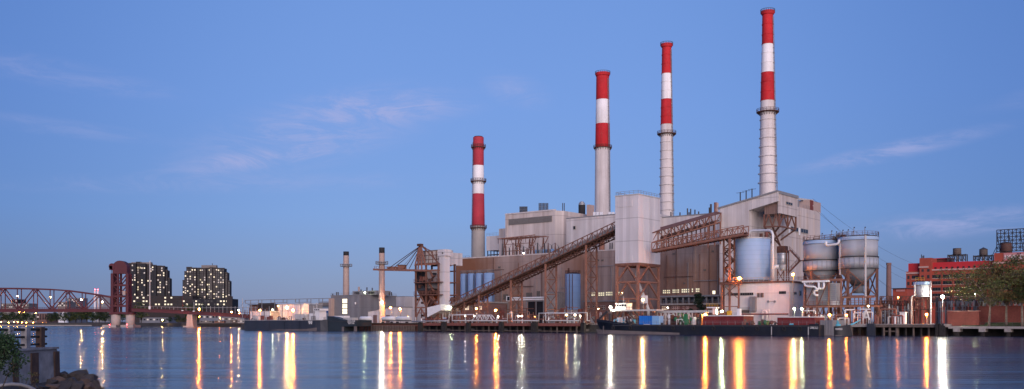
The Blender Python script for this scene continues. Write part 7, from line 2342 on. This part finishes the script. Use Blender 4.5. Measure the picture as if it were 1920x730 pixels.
# ================================================================== far buildings behind the bridge
def far_block(name, label, x0, x1, y, Y, m, rows_=0, cols_=0, lit=.3, depth=20, seed=0, frame_m='glass_dark'):
    Bk = Thing(name, label, 'building', (WX(x0, Y), Y, GRADE), FR_W)
    Bk.box('wall', m, WX(x0, Y), WX(x1, Y), Y, Y + depth, GRADE, WZ(y, Y))
    Bk.box('roof', 'haze_grey', WX(x0, Y) - .3, WX(x1, Y) + .3, Y - .3, Y + depth, WZ(y, Y) + .004, WZ(y, Y) + .6)
    rn = random.Random(seed)
    for r_ in range(rows_):
        for c in range(cols_):
            x = x0 + (x1 - x0) * (c + .5) / cols_
            yy = y + 2.5 + r_ * 3.6
            Bk.box('window', 'window_apt_dim' if rn.random() < lit else frame_m, WX(x, Y) - .7, WX(x, Y) + .7, Y - .15, Y - .004, WZ(yy, Y) - .6, WZ(yy, Y) + .6)
    return Bk


far_block('far_building', 'long beige block with window rows seen through the left truss', 3, 54, 570, 1050, 'haze_beige', 2, 15, .15, seed=1)
far_block('far_building', 'small dark tower block above the beige block', 22, 32, 562, 1080, 'apartment_brick', 2, 3, .1, seed=2)
far_block('far_building', 'pale terraced block seen through the middle of the truss', 108, 126, 567, 1000, 'haze_beige', 2, 5, .5, seed=3)
far_block('far_building', 'dark glassy block beside the pale terraces in the truss', 126, 149, 560, 1030, 'haze_grey', 5, 8, .2, seed=4)
far_block('far_building', 'long low white roofed shed on the far bank', 20, 112, 588, 960, 'haze_beige', seed=5)
far_block('far_building', 'square brown brick house on the far left bank', 69, 88, 588.5, 830, 'brick_brown', 3, 4, .2, seed=6)
far_block('far_building', 'low grey works shed beneath the bridge approach', 375, 420, 592, 690, 'haze_grey', 1, 8, .3, seed=7)
far_block('far_building', 'low cream warehouse beneath the end of the bridge approach', 415, 458, 596, 680, 'haze_beige', 1, 7, .6, seed=8)
far_block('far_building', 'pale low fence building behind the right bridge pier', 262, 316, 597, 760, 'haze_grey', 1, 9, .3, seed=9)
Dome = Thing('tent_dome', 'small white peaked tent dome among the far trees', 'tent', (WX(118, 900), 900, GRADE), FR_W)
Dome.mesh('canvas', 'white_paint', MB().cyl((WX(119, 900), 900, GRADE), (WX(119, 900), 900, WZ(584.5, 900)), 4.4, 14, .4))
Dome.mesh('porch', 'white_paint', MB().cyl((WX(113, 898), 898, GRADE), (WX(113, 898), 898, WZ(594, 898)), 1.8, 10, .9))
for j, x in enumerate((178, 183.5)):
    Fs = Thing('far_stack', ('left' if j == 0 else 'right') + ' far pale stack with a red beacon seen behind the truss end', 'chimney', (WX(x, 1300), 1300, GRADE), FR_W, 'far twin stacks')
    Fs.mesh('shaft', 'stack_white', MB().cyl((WX(x, 1300), 1300, GRADE), (WX(x, 1300), 1300, WZ(545, 1300)), 1.5, 12, 1.2), smooth=True)
    Fs.mesh('cap', 'haze_grey', MB().cyl((WX(x, 1300), 1300, WZ(545, 1300)), (WX(x, 1300), 1300, WZ(544, 1300)), 1.4, 12, 1.3))
Fc = far_block('far_building', 'low dark ridge of roofs behind the twin stacks', 186, 206, 556, 1250, 'haze_grey', seed=10)
# yard on the near shore under the approach
for j, (xa, xb, yy, m_, lab) in enumerate(((402, 420, 601.5, 'rust_light', 'sloping conveyor shed under the bridge approach'), (432, 446, 600, 'timber_pale', 'low timber store by the shore lamp'), (374, 398, 602, 'haze_beige', 'long low site cabin near the right bridge pier'), (446, 458, 599, 'pale_steel', 'pale site cabin next to the left barge'))):
    Yd_ = Thing('yard_cabin', lab, 'cabin', (WX(xa, 662), 662, GRADE), FR_W)
    Yd_.box('wall', m_, WX(xa, 662), WX(xb, 662), 662, 666, GRADE, WZ(yy, 662))
    Yd_.mesh('roof', 'grey_steel', MB().prism([(WX(xa, 662) - .4, 661.5, WZ(yy, 662) + .01), (WX(xb, 662) + .4, 661.5, WZ(yy, 662) + .01), ((WX(xa, 662) + WX(xb, 662)) / 2, 661.5, WZ(yy, 662) + .9)], (0, 5, 0)))
    k_ = 3
    for i in range(k_):
        X = WX(xa + (xb - xa) * (i + .5) / k_, 662)
        Yd_.box('window', 'window_apt_dim' if i == 1 else 'glass_dark', X - .5, X + .5, 661.85, 661.996, GRADE + .8, GRADE + 1.6)
# shore edging stones of the left bank: one low revetment
Rv = single('shore_revetment', None, None, 'concrete', MB().prism([(WX(-200, 812), 812, -1), (WX(205, 742), 742, -1), (WX(205, 742), 742, .9), (WX(-200, 812), 812, .9)], (0, 5, 0)), (WX(0, 780), 780, 0), FR_W, kind='structure')
Rv2 = single('shore_revetment', None, None, 'timber_dark', MB().prism([(WX(352, 653), 653, -1), (WX(468, 650), 650, -1), (WX(468, 650), 650, 1.9), (WX(352, 653), 653, 1.9)], (0, 3, 0)), (WX(400, 652), 652, 0), FR_W, kind='structure')
Sl = Thing('overhead_gantry', 'pale thin traffic gantry rails along the bridge approach', 'gantry', (bx(300), YB + 9, bz_(581)), FR_W)
za = bz_(578)
Sl.beam('rail', 'grey_steel', (bx(245), YB + 9, bz_(574)), (bx(360), YB + 9, bz_(577)), .3)
Sl.beam('rail', 'grey_steel', (bx(360), YB + 9, bz_(577)), (bx(475), YB + 9, bz_(576)), .25)
for i in range(30):
    x = 246 + i * 7.8
    Sl.beam('post', 'grey_steel' if i % 3 else 'pale_steel', (bx(x), YB + 9, bz_(583 + i * .35)), (bx(x), YB + 9, bz_(575 if i < 15 else 574)), .2)

# ================================================================== trees and plants
def leaf_mesh(name, mats, clumps, leaves, size, seed, flat=.75):
    """clumps: (centre, radius) list; leaf-sized faces spread through each clump"""
    rn = random.Random(seed)
    v, f, mi = [], [], []
    tot = sum(r * r for _, r in clumps)
    for (c, r) in clumps:
        k = max(6, int(leaves * r * r / tot))
        cm = rn.randrange(len(mats))
        for _ in range(k):
            while True:
                p = Vector((rn.uniform(-1, 1), rn.uniform(-1, 1), rn.uniform(-1, 1)))
                L = p.length
                if .25 < L < 1 and rn.random() < .35 + .65 * L:
                    break
            p = Vector((p.x * r, p.y * r, p.z * r * flat)) + Vector(c)
            a = Vector((rn.gauss(0, 1), rn.gauss(0, 1), rn.gauss(0, .7))).normalized()
            b_ = a.orthogonal().normalized()
            b_.rotate(Quaternion(a, rn.uniform(0, 6.28)))
            s = size * rn.uniform(.55, 1.35)
            o = len(v)
            v += [p - a * s, p - b_ * s * .55, p + a * s, p + b_ * s * .55]
            f.append((o, o + 1, o + 2, o + 3))
            mi.append(cm if rn.random() < .8 else rn.randrange(len(mats)))
    me = bpy.data.meshes.new(name)
    me.from_pydata([tuple(p) for p in v], [], f)
    for m in mats:
        me.materials.append(MATS[m])
    me.polygons.foreach_set('material_index', mi)
    me.update()
    return me


def tree_meshes(h, w, trunk_h, mats, leaves, size, seed, bark='bark_dark', limbs=6, trunk_r=.25, spread=.5, flat=.75, nclump=16, lean=0.0):
    rn = random.Random(seed)
    tm = MB()
    base = Vector((0, 0, -.4)); fork = Vector((lean * trunk_h, 0, trunk_h))
    tm.tube([base, base.lerp(fork, .35) + Vector((rn.uniform(-.1, .1), 0, 0)), base.lerp(fork, .7), fork], [trunk_r * 1.25, trunk_r, trunk_r * .85, trunk_r * .75], 8)
    clumps = []
    for i in range(limbs):
        a = 2 * math.pi * (i + rn.uniform(-.25, .25)) / limbs
        rr = w * .5 * spread * rn.uniform(.6, 1.1)
        tip = Vector((math.cos(a) * rr + fork.x, math.sin(a) * rr, trunk_h + (h - trunk_h) * rn.uniform(.35, .75)))
        mid = fork.lerp(tip, .5) + Vector((rn.uniform(-.3, .3), rn.uniform(-.3, .3), (h - trunk_h) * .06))
        tm.tube([fork - Vector((0, 0, .2)), mid, tip], [trunk_r * .6, trunk_r * .38, trunk_r * .12], 6)
        for k in range(2):
            t2 = tip + Vector((rn.uniform(-1, 1) * w * .16, rn.uniform(-1, 1) * w * .16, (h - trunk_h) * rn.uniform(.05, .25)))
            tm.tube([mid, mid.lerp(t2, .6) + Vector((0, 0, .2)), t2], [trunk_r * .3, trunk_r * .18, trunk_r * .06], 5)
        clumps.append((tip, w * rn.uniform(.13, .2)))
    for i in range(nclump):
        a = rn.uniform(0, 2 * math.pi); q_ = math.sqrt(rn.random())
        zz = rn.uniform(0, 1)
        rr = w * .5 * q_ * math.sin(math.pi * (.22 + .68 * zz)) * .95
        clumps.append((Vector((math.cos(a) * rr + fork.x, math.sin(a) * rr, trunk_h * .95 + (h - trunk_h * .95) * (.1 + .85 * zz))), w * rn.uniform(.10, .19)))
    me_t = mesh_of('trunk', tm.v, tm.f, bark, smooth=True)
    fix_normals(me_t)
    me_c = leaf_mesh('crown', mats, clumps, leaves, size, seed + 1, flat)
    return me_t, me_c


def place_tree(name, label, pos, meshes, sc=(1, 1, 1), rz=0.0, frame=FR_W, group=None, cat='tree'):
    T = Thing(name, label, cat, pos, frame, group)
    M = Matrix.Translation(pos) @ Matrix.Rotation(rz, 4, 'Z') @ Matrix.Diagonal((*sc, 1))
    T._new('trunk', meshes[0], M)
    T._new('crown', meshes[1], M)
    return T


far_set = [tree_meshes(11, 10, 2.2, ['leaf_dark', 'leaf_green', 'leaf_dark'], 1100, .42, 20, nclump=18),
           tree_meshes(12, 11, 2.0, ['leaf_green', 'leaf_olive', 'leaf_dark'], 1200, .42, 31, nclump=20),
           tree_meshes(10, 12, 1.6, ['leaf_dark', 'leaf_dark', 'leaf_olive'], 1200, .42, 47, nclump=20)]
spots = [(-14, 590, 0, 1.0), (2, 587, 2, 1.05), (14, 590, 1, .95), (26, 586, 0, 1.0), (38, 588, 2, .9), (50, 587, 1, .95), (62, 591, 0, .8), (96, 591, 2, .8), (106, 588, 0, .9),
         (121, 592, 1, .8), (131, 587, 2, 1.05), (142, 584, 0, 1.2), (153, 583, 1, 1.2), (163, 582, 1, 1.2), (174, 585, 2, 1.1), (186, 584, 0, 1.15), (197, 586, 2, 1.1), (229, 588, 1, 1.0)]
tx = ['dark', 'olive', 'low dark']
for i, (x, y, k, s) in enumerate(spots):
    Y = 812 - i * 3.2 + (i % 3) * 6
    h = (WZ(y, Y) - 1.5)
    base_h = (11, 12, 10)[k]
    place_tree('bank_tree', '%s bank tree, %s from the left on the far shore under the bridge' % (tx[k], ORD[i]), (WX(x, Y), Y, GRADE - .3), far_set[k], (s * 1.15, s * 1.15, h / base_h), i * 1.3, group='trees on the far left bank')
for i, (x, y, Y, k, lab) in enumerate(((265, 568, 760, 1, 'rounded green tree below the left apartment tower'), (352, 571, 800, 1, 'small green tree below the right apartment tower'), (375, 573, 800, 2, 'low dark tree below the right apartment tower'),
                                       (318, 594, 700, 0, 'dark bushy tree on the shore left of the lone pier'), (333, 591, 690, 2, 'broad dark tree on the shore beside the lone pier'), (345, 595, 680, 1, 'greener low tree touching the lone bridge pier'), (305, 598, 705, 2, 'low bush on the rocks right of the bridge tower piers'))):
    h = WZ(y, Y) - GRADE + .3
    place_tree('shore_tree', lab, (WX(x, Y), Y, GRADE - .3), far_set[k], (max(.5, h / 10), max(.5, h / 10), h / (11, 12, 10)[k]), i * 2.1, group='trees near the bridge approach')

# broad trees on the right bank
vt = 9.6
for j, (x, base_y, top_y, w, seed, mats, lab, lean) in enumerate(((1854, 611, 493, 22, 61, ['leaf_olive', 'leaf_rust', 'leaf_olive'], 'leftmost broad olive tree on the right bank, forked pale trunk', .06),
                                                            (1887, 608, 500, 15, 75, ['leaf_rust', 'leaf_olive', 'leaf_rust'], 'middle broad tree on the right bank with browning leaves', .0),
                                                            (1917, 607, 483, 17, 83, ['leaf_olive', 'leaf_green', 'leaf_rust'], 'tallest broad tree on the right bank at the picture edge', -.02),
                                                            (1962, 607, 490, 17, 95, ['leaf_olive', 'leaf_rust', 'leaf_green'], 'broad tree on the right bank mostly beyond the picture edge', 0))):
    vv = vt + (0, 2.5, 1.2, 2)[j]
    z0 = 2.2 if j == 0 else 2.7
    h = Z(top_y, x, vv) - z0
    me = tree_meshes(h, w, h * .36, mats, 6800, .23, seed, 'bark', limbs=9, trunk_r=.27, spread=.9, flat=.5, nclump=26, lean=lean)
    place_tree('broad_tree', lab, (U(x, vv), vv, z0), me, frame=FR_P, group='broad trees on the right bank')

# conifer in front of the annex
Cf = Thing('conifer', 'dark bushy conifer standing before the low annex', 'tree', (U(1309, 30), 30, GRADE))
hC = Z(551, 1309, 30) - GRADE
rn = random.Random(5)
cl = []
for i in range(46):
    t = rn.random() ** .8
    r = (1 - t) * 3.2 + 1.1
    a = rn.uniform(0, 6.28)
    q_ = r * math.sqrt(rn.random())
    cl.append((Vector((math.cos(a) * q_, math.sin(a) * q_, hC * (.08 + .9 * t))), .55 + .35 * (1 - t)))
me = leaf_mesh('crown', ['leaf_conifer', 'leaf_dark', 'leaf_conifer'], cl, 5200, .22, 8, .8)
Cf._new('crown', me, Matrix.Translation((U(1309, 30), 30, GRADE)))
Cf.mesh('trunk', 'bark_dark', MB().cyl((U(1309, 30), 30, GRADE - .3), (U(1309, 30), 30, GRADE + hC * .9), .25, 8, .05))

# ================================================================== near shore, bottom left
Wl = Thing('sea_wall', 'stained concrete sea wall with rail posts at the lower left', 'wall', (WX(60, 45), 45, 0), FR_W)
pA, pB = Vector((WX(-140, 36.5), 36.5, 0)), Vector((WX(108.5, 48), 48, 0))
d = (pB - pA).normalized()
nrm = Vector((d.y, -d.x, 0))                      # faces the camera and the water
zt = 2.30


def wpt(x, off=0.0, z=0.0):
    """point of the wall's face line at photo column x"""
    t = (x - CX) / F
    # pA + s d  with X = t Y
    s = (pA.x - t * pA.y) / (t * d.y - d.x)
    p = pA + d * s + nrm * off
    return Vector((p.x, p.y, z))


mb_ = MB()
mb_.prism([wpt(-140, 0, -1), wpt(109, 0.12, -1), wpt(108, 0, zt - .12), wpt(106, 0, zt), wpt(-140, 0, zt)], -nrm * 1.1)
Wl.mesh('wall', 'concrete_wall', mb_)
for (xa, xb, off) in ((24, 33, .05), (57, 70, .07), (100, 110, .09)):
    mb_ = MB(); mb_.prism([wpt(xa, off, -1), wpt(xb, off + .03, -1), wpt(xb - (1.6 if xb == 110 else 0), off, zt - .13), wpt(xa, off, zt - .13)], -nrm * (off - .004))
    Wl.mesh('pilaster', 'concrete_stain', mb_)
mb_ = MB(); mb_.prism([wpt(-140, .1, zt + .004), wpt(107, .1, zt + .004), wpt(107, .1, zt + .10), wpt(-140, .1, zt + .10)], -nrm * 1.3)
Wl.mesh('cap', 'concrete_wall', mb_)
for (x, w_) in ((2, 8), (32.5, 7.5), (63.5, 7.5), (90.5, 7)):
    mb_ = MB()
    a, c = wpt(x - w_ / 2, -.25, zt + .1), wpt(x + w_ / 2, -.25, zt + .1)
    mb_.prism([a, c, c + Vector((0, 0, 1.02)), a + Vector((0, 0, 1.02))], -nrm * .28)
    Wl.mesh('post', 'concrete_stain' if x > 80 else 'concrete_wall', mb_)
for hh in (.28, .66, 1.02):
    Wl.rod('rail', 'timber_dark', wpt(-140, -.38, zt + hh), wpt(101, -.38, zt + hh - .02), .055 if hh < 1 else .07, 10)
# inner return wall and second rail, a few metres behind
of = -7.5
mb_ = MB(); mb_.prism([wpt(-160, of, 0), wpt(101, of, 0), wpt(101, of, zt + .25), wpt(-160, of, zt + .25)], -nrm * .4)
Wl.mesh('inner_wall', 'pier_stone', mb_)
for x in (-8, 24, 52, 71, 84):
    a, c = wpt(x - 2.3, of + .05, zt), wpt(x + 2.3, of + .05, zt)
    mb_ = MB(); mb_.prism([a, c, c + Vector((0, 0, 1.1)), a + Vector((0, 0, 1.1))], -nrm * .25)
    Wl.mesh('inner_post', 'concrete_stain', mb_)
for (xa, xb, h_) in ((10, 20, .55), (38, 50, .5), (42, 48, .95), (66, 71, .6), (75, 80, .9)):
    a, c = wpt(xa, of - .6, zt + .2), wpt(xb, of - .6, zt + .2)
    mb_ = MB(); mb_.prism([a, c, c + Vector((0, 0, h_)), a + Vector((0, 0, h_))], -nrm * .3)
    Wl.mesh('inner_block', 'pier_stone', mb_)
mb_ = MB(); mb_.prism([wpt(-160, -1.1, -1), wpt(99, -1.1, -1), wpt(99, -1.1, zt - .1), wpt(-160, -1.1, zt - .1)], -nrm * 6.3)
single('promenade_fill', None, None, 'asphalt', mb_, (WX(0, 48), 48, 0), FR_W, kind='structure')
# bank under the wall
mb_ = MB(); mb_.prism([wpt(-200, 9, -1.2), wpt(150, 3.5, -1.2), wpt(140, .1, -.3), wpt(108, .1, .15), wpt(-200, .1, .35)], (0, 0, .5))
single('shore_bank', None, None, 'rock', mb_, (WX(60, 42), 42, 0), FR_W, kind='structure')


def rock_mesh(seed, m):
    """angular broken stone: hull of random points, split once and roughened"""
    rn = random.Random(seed)
    bm = bmesh.new()
    for _ in range(15):
        p = Vector((rn.gauss(0, 1), rn.gauss(0, 1), rn.gauss(0, 1))).normalized() * rn.uniform(.78, 1.08)
        bm.verts.new(p)
    bmesh.ops.convex_hull(bm, input=bm.verts)
    bmesh.ops.delete(bm, geom=[v_ for v_ in bm.verts if not v_.link_faces], context='VERTS')
    bmesh.ops.subdivide_edges(bm, edges=bm.edges, cuts=2, use_grid_fill=True)
    for v_ in bm.verts:
        v_.co *= 1 + rn.uniform(-.035, .03)
    bmesh.ops.recalc_face_normals(bm, faces=bm.faces)
    me = bpy.data.meshes.new('rock'); bm.to_mesh(me); bm.free(); me.materials.append(MATS[m]); return me


rks = [(147, 707, 47.5, .62, .42, 'rock', 'biggest dark boulder with a sloping top at the crest of the rocks'), (168, 713, 47.0, .58, .36, 'rock', 'long dark boulder sloping down to the water at the tip'), (127, 706, 48.0, .5, .3, 'rock', 'dark boulder between the wall end and the crest'),
       (115, 703, 48.8, .28, .16, 'rock_brown', 'small stone touching the wall end'), (120, 700, 49.5, .3, .12, 'rock', 'small bluish stone behind the wall end'), (157, 719, 46.0, .42, .36, 'rock_brown', 'tan angular boulder below the crest'), (178, 722, 46.2, .42, .3, 'rock', 'dark boulder at the waterline of the tip'),
       (136, 717, 46.0, .46, .28, 'rock', 'flat dark boulder left of the tan one'), (112, 714, 46.2, .5, .26, 'rock_brown', 'brown boulder below the wall end'), (119, 724, 44.6, .6, .3, 'rock', 'broad dark boulder at the bottom below the wall end'), (147, 727, 44.4, .5, .28, 'rock', 'dark boulder at the bottom edge below the tan one'),
       (168, 728, 44.6, .36, .24, 'rock_brown', 'small tan stone at the bottom edge near the tip'), (191, 729, 45.4, .2, .1, 'rock', 'small stone half in the water right of the tip'), (97, 720, 44.6, .42, .24, 'rock', 'grey stone against the wall foot'), (95, 729, 43.2, .55, .26, 'rock_brown', 'low brown stone at the bottom edge under the wall'),
       (77, 727, 42.6, .4, .22, 'rock', 'low dark stone at the bottom edge near the weeds'), (184, 728, 44.8, .25, .16, 'rock', 'little stone at the bottom edge of the tip'), (60, 730, 41.6, .4, .22, 'rock', 'dark stone under the weeds at the bottom edge')]
for i, (x, y, Y, w_, h_, m_, lab) in enumerate(rks):
    zc = WZ(y, Y)
    o = bpy.data.objects.new('boulder', rock_mesh(100 + i, m_))
    o.location = (WX(x, Y), Y, zc - h_ * .15)
    o.scale = (w_, w_ * .9, h_ * 1.25)
    o.rotation_euler = (0, math.radians((-1) ** i * 12), i * 1.1)
    COL.objects.link(o)
    o['label'] = lab; o['category'] = 'rock'; o['group'] = 'boulders below the sea wall'
# shrub hanging over the wall
rn = random.Random(77)
Sr = Thing('shrub', 'leafy green shrub overhanging the sea wall at the left edge', 'shrub', (WX(-10, 35), 35, .4), FR_W)
st = MB(); cl = []
for i in range(9):
    tip = Vector((WX(rn.uniform(-40, 34), 35), 35 + rn.uniform(-.6, .6), WZ(rn.uniform(628, 690), 35)))
    b0 = Vector((WX(-22, 35) + rn.uniform(-.2, .2), 35, .3))
    mid = b0.lerp(tip, .55) + Vector((0, 0, .35))
    st.tube([b0, mid, tip], [.03, .02, .008], 5)
    cl += [(tip, .28), (mid.lerp(tip, .5), .26), (mid, .2)]
for (x, y, r_) in ((2, 640, .36), (14, 632, .3), (25, 641, .3), (8, 655, .36), (24, 655, .28), (36, 646, .2), (-8, 668, .4), (12, 672, .26), (30, 668, .16), (38, 676, .12), (20, 690, .14), (4, 690, .2)):
    cl.append((Vector((WX(x, 35), 35 + rn.uniform(-.3, .3), WZ(y, 35))), r_))
Sr.mesh('stem', 'bark_dark', MB().add([tuple(p) for p in st.v], st.f))
me = leaf_mesh('foliage', ['leaf_shrub', 'leaf_dark', 'leaf_shrub'], cl, 4200, .055, 78, .9)
Sr._new('foliage', me)
for i, (x, y, lab) in enumerate(((58, 716, 'sparse dry weed at the foot of the sea wall'), (42, 712, 'small green weed at the foot of the sea wall near the shrub'))):
    Wd = Thing('weed', lab, 'plant', (WX(x, 41), 41, .3), FR_W)
    st = MB(); cl = []
    for k in range(7):
        tip = Vector((WX(x + rn.uniform(-12, 12), 41), 41 + rn.uniform(-.2, .2), WZ(y - rn.uniform(0, 16), 41)))
        b0 = Vector((WX(x, 41), 41, .3))
        st.tube([b0, b0.lerp(tip, .6) + Vector((0, 0, .08)), tip], [.012, .008, .004], 4)
        cl.append((tip, .09))
    Wd.mesh('stem', 'bark_dark', st)
    Wd._new('foliage', leaf_mesh('foliage', ['leaf_rust' if i == 0 else 'leaf_shrub', 'leaf_green'], cl, 140, .03, 90 + i))
single('bent_pipe', 'pale curved pipe lying at the lower left edge', 'pipe', 'grey_steel', MB().tube([(WX(x, 38), 38 + k * .15, WZ(y, 38)) for k, (x, y) in enumerate(((-20, 727), (0, 723), (14, 721.5), (28, 723), (38, 727), (46, 733), (52, 742)))], .075, 10), (WX(10, 38), 38, 1.0), FR_W, smooth=True)

# ================================================================== lamps
L_ = [  # name label px v py kind power r
    ('pole lamp glowing orange behind the low enclosure', 487, 36, 582, 'sodium', 13.0, .4), ('greenish lamp between the two glowing enclosures', 511, 34, 581, 'green', 0.72, .3),
    ('brightest lamp in front of the tall glowing enclosure', 538, 42, 577, 'warm', 9.0, .45), ('second lamp in front of the tall glowing enclosure', 549, 42, 582, 'sodium', 14.0, .4), ('small lamp at the left edge of the tall glowing enclosure', 521, 40, 574, 'warm', 0.80, .28),
    ('blazing white lamp at the foot of the right slim stack', 716, 25, 567, 'white', 6.25, .5), ('orange pole lamp right of the slim stack', 732, 30, 577.5, 'sodium', 6.0, .4), ('orange pole lamp left of the unloader', 750, 28, 579.5, 'sodium', 6.0, .4),
    ('small warm lamp low by the unloader', 764, 14, 594, 'warm', 0.96, .28), ('green lamp under the conveyor hood', 845.5, 8, 577, 'green', 0.42, .28), ('orange lamp on the workshop left of the bright one', 893, 26, 579, 'sodium', 3.34, .34),
    ('bright orange lamp at the workshop corner', 929, 28, 582, 'sodium', 7.5, .42), ('white lamp beneath the conveyor, left of a pair', 872, 12, 593, 'white', 0.62, .28), ('white lamp beneath the conveyor, right of a pair', 889, 12, 593, 'white', 0.56, .26),
    ('white lamp at wharf level left of the trestle', 934, 12, 594, 'white', 0.75, .28), ('left white lamp of the pair by the second trestle', 972, 12, 593, 'white', 1.00, .3), ('right white lamp of the pair by the second trestle', 978.5, 12, 593, 'white', 1.00, .3),
    ('orange lamp right of the white pair', 989.5, 14, 594, 'sodium', 1.82, .28), ('orange lamp before the dark box building', 1002, 14, 594, 'sodium', 1.82, .28), ('warm lamp in front of the single blue silo', 1062, 14, 591, 'warm', 1.44, .32),
    ('white lamp by the valves right of the blue silo', 1078, 12, 591, 'white', 0.88, .3), ('white lamp nearest the barge bow', 1087.5, 8, 592.5, 'white', 1.12, .3), ('bright white lamp on the hall roof gantry', 982, 64, 475, 'white', 1.12, .35),
    ('blazing white lamp over the barge bow', 1144.5, -2, 576.5, 'white', 4.50, .45), ('warm lamp between the tower legs', 1205, 5, 562.5, 'warm', 3.52, .4), ('small warm lamp on the left tower legs', 1166, 12, 549, 'warm', 0.48, .25),
    ('strong orange lamp at the corner of the left red deckhouse', 1322, -13.5, 590, 'sodium', 7.90, .4), ('glaring greenish lamp on the left red deckhouse', 1353, -11, 584.5, 'green', 3.60, .45),
    ('strong orange pole lamp before the big blue silo', 1386, 10.5, 522, 'sodium', 8.0, .5), ('orange lamp on the frame right of the cyclone', 1486.5, 10, 515, 'sodium', 4.80, .42), ('left lamp of the greenish pair before the filter frame', 1489, .5, 579.5, 'green', 1.08, .38),
    ('right lamp of the greenish pair before the filter frame', 1503, .5, 579.5, 'green', 1.08, .38), ('orange lamp low under the filter frame', 1555, 1, 591, 'sodium', 4.86, .36), ('small orange lamp low under the right ash silo', 1587, 2, 591, 'sodium', 1.22, .26),
    ('small yellow lamp under the right ash silo hopper', 1627.5, 5, 574, 'warm', 0.64, .26), ('small orange lamp above the switchyard', 1684, 30, 558, 'sodium', 0.66, .28), ('orange lamp below the small tank', 1737, 4, 590, 'sodium', 4.26, .34),
    ('dazzling white pole lamp before the red storage building', 1767, 6, 556.5, 'white', 5.00, .5), ('green lamp among the leaves of the leftmost broad tree', 1829, 22, 551, 'green', 0.30, .3),
    ('small white lamp by the brown annex windows', 1252, 46, 577, 'white', 0.31, .25), ('small warm lamp in the middle of the brick annex', 1122, 44, 579, 'warm', 0.40, .25)]
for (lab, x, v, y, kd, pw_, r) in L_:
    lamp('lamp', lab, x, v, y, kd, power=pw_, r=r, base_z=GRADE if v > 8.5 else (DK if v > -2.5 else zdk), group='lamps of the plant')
lamp('roof_lamp', 'greenish lamp on the roof of the grey turbine building', 684, 66, 549, 'green', power=.9, r=.4, base_z=zG, group='lamps of the plant')
for i, (x, y) in enumerate(((32, 555.5), (94, 557.5), (153, 562), (192, 566.5))):
    lamp('bridge_lamp', ORD[i] + ' warm lamp from the left hanging in the bridge truss', x, None, y, 'warm', Y=YB + 2.5, power=2.0 if i != 3 else 3.2, r=.6, base_z=zbot - .5, group='lamps in the bridge truss')
for (lab, x, y, Y, kd, pw_, r) in (('strong orange lamp on the bridge approach', 373, 580, 594, 'sodium', 6.0, .7), ('smaller orange lamp under the strong bridge lamp', 374, 594, 640, 'sodium', .8, .4), ('orange pole lamp near the end of the bridge approach', 434, 585.5, 640, 'sodium', 4.5, .6),
                                 ('upper lamp of the twin pole beside the left barge', 447.5, 582, 640, 'warm', 1.6, .5), ('lower lamp of the twin pole beside the left barge', 448.5, 588, 642, 'sodium', 2.0, .5), ('lone white lamp low on the shore beside the bushes', 304.5, 600.5, 690, 'warm', 1.6, .5), ('tiny orange lamp on the shore by the lone pier', 412, 597, 650, 'sodium', .5, .35)):
    lamp('shore_lamp', lab, x, None, y, kd, Y=Y, power=pw_, r=r, base_z=GRADE if Y > 600 else bz_(587), group='lamps by the bridge approach')
for i, (x, y) in enumerate(((2, 604), (16, 605), (26, 604), (33, 604.5), (41, 605), (49, 605), (62, 605), (80, 606), (86, 606), (36, 586), (41, 587), (45, 586), (67, 587))):
    lamp('bank_lamp', ORD[i] + ' of the small orange street lamps on the far left bank', x, None, y, 'sodium', Y=775 if i < 9 else 905, power=.5, r=.5, base_z=GRADE if i < 9 else GRADE, pole=True, group='street lamps on the far bank')
for i, (x, y, Y) in enumerate(((205.5, 609, 594.5), (238, 609, 594.5), (178, 543.2, 1299), (183.5, 543.2, 1299))):
    lamp('beacon', ('red beacon on the left bridge pier base', 'red beacon on the right bridge pier base', 'red beacon atop the left far stack', 'red beacon atop the right far stack')[i], x, None, y, 'red', Y=Y, power=.12 if i < 2 else .1, r=.3 if i < 2 else .9, base_z=bz_(609.5) if i < 2 else WZ(544, 1300), pole=False)
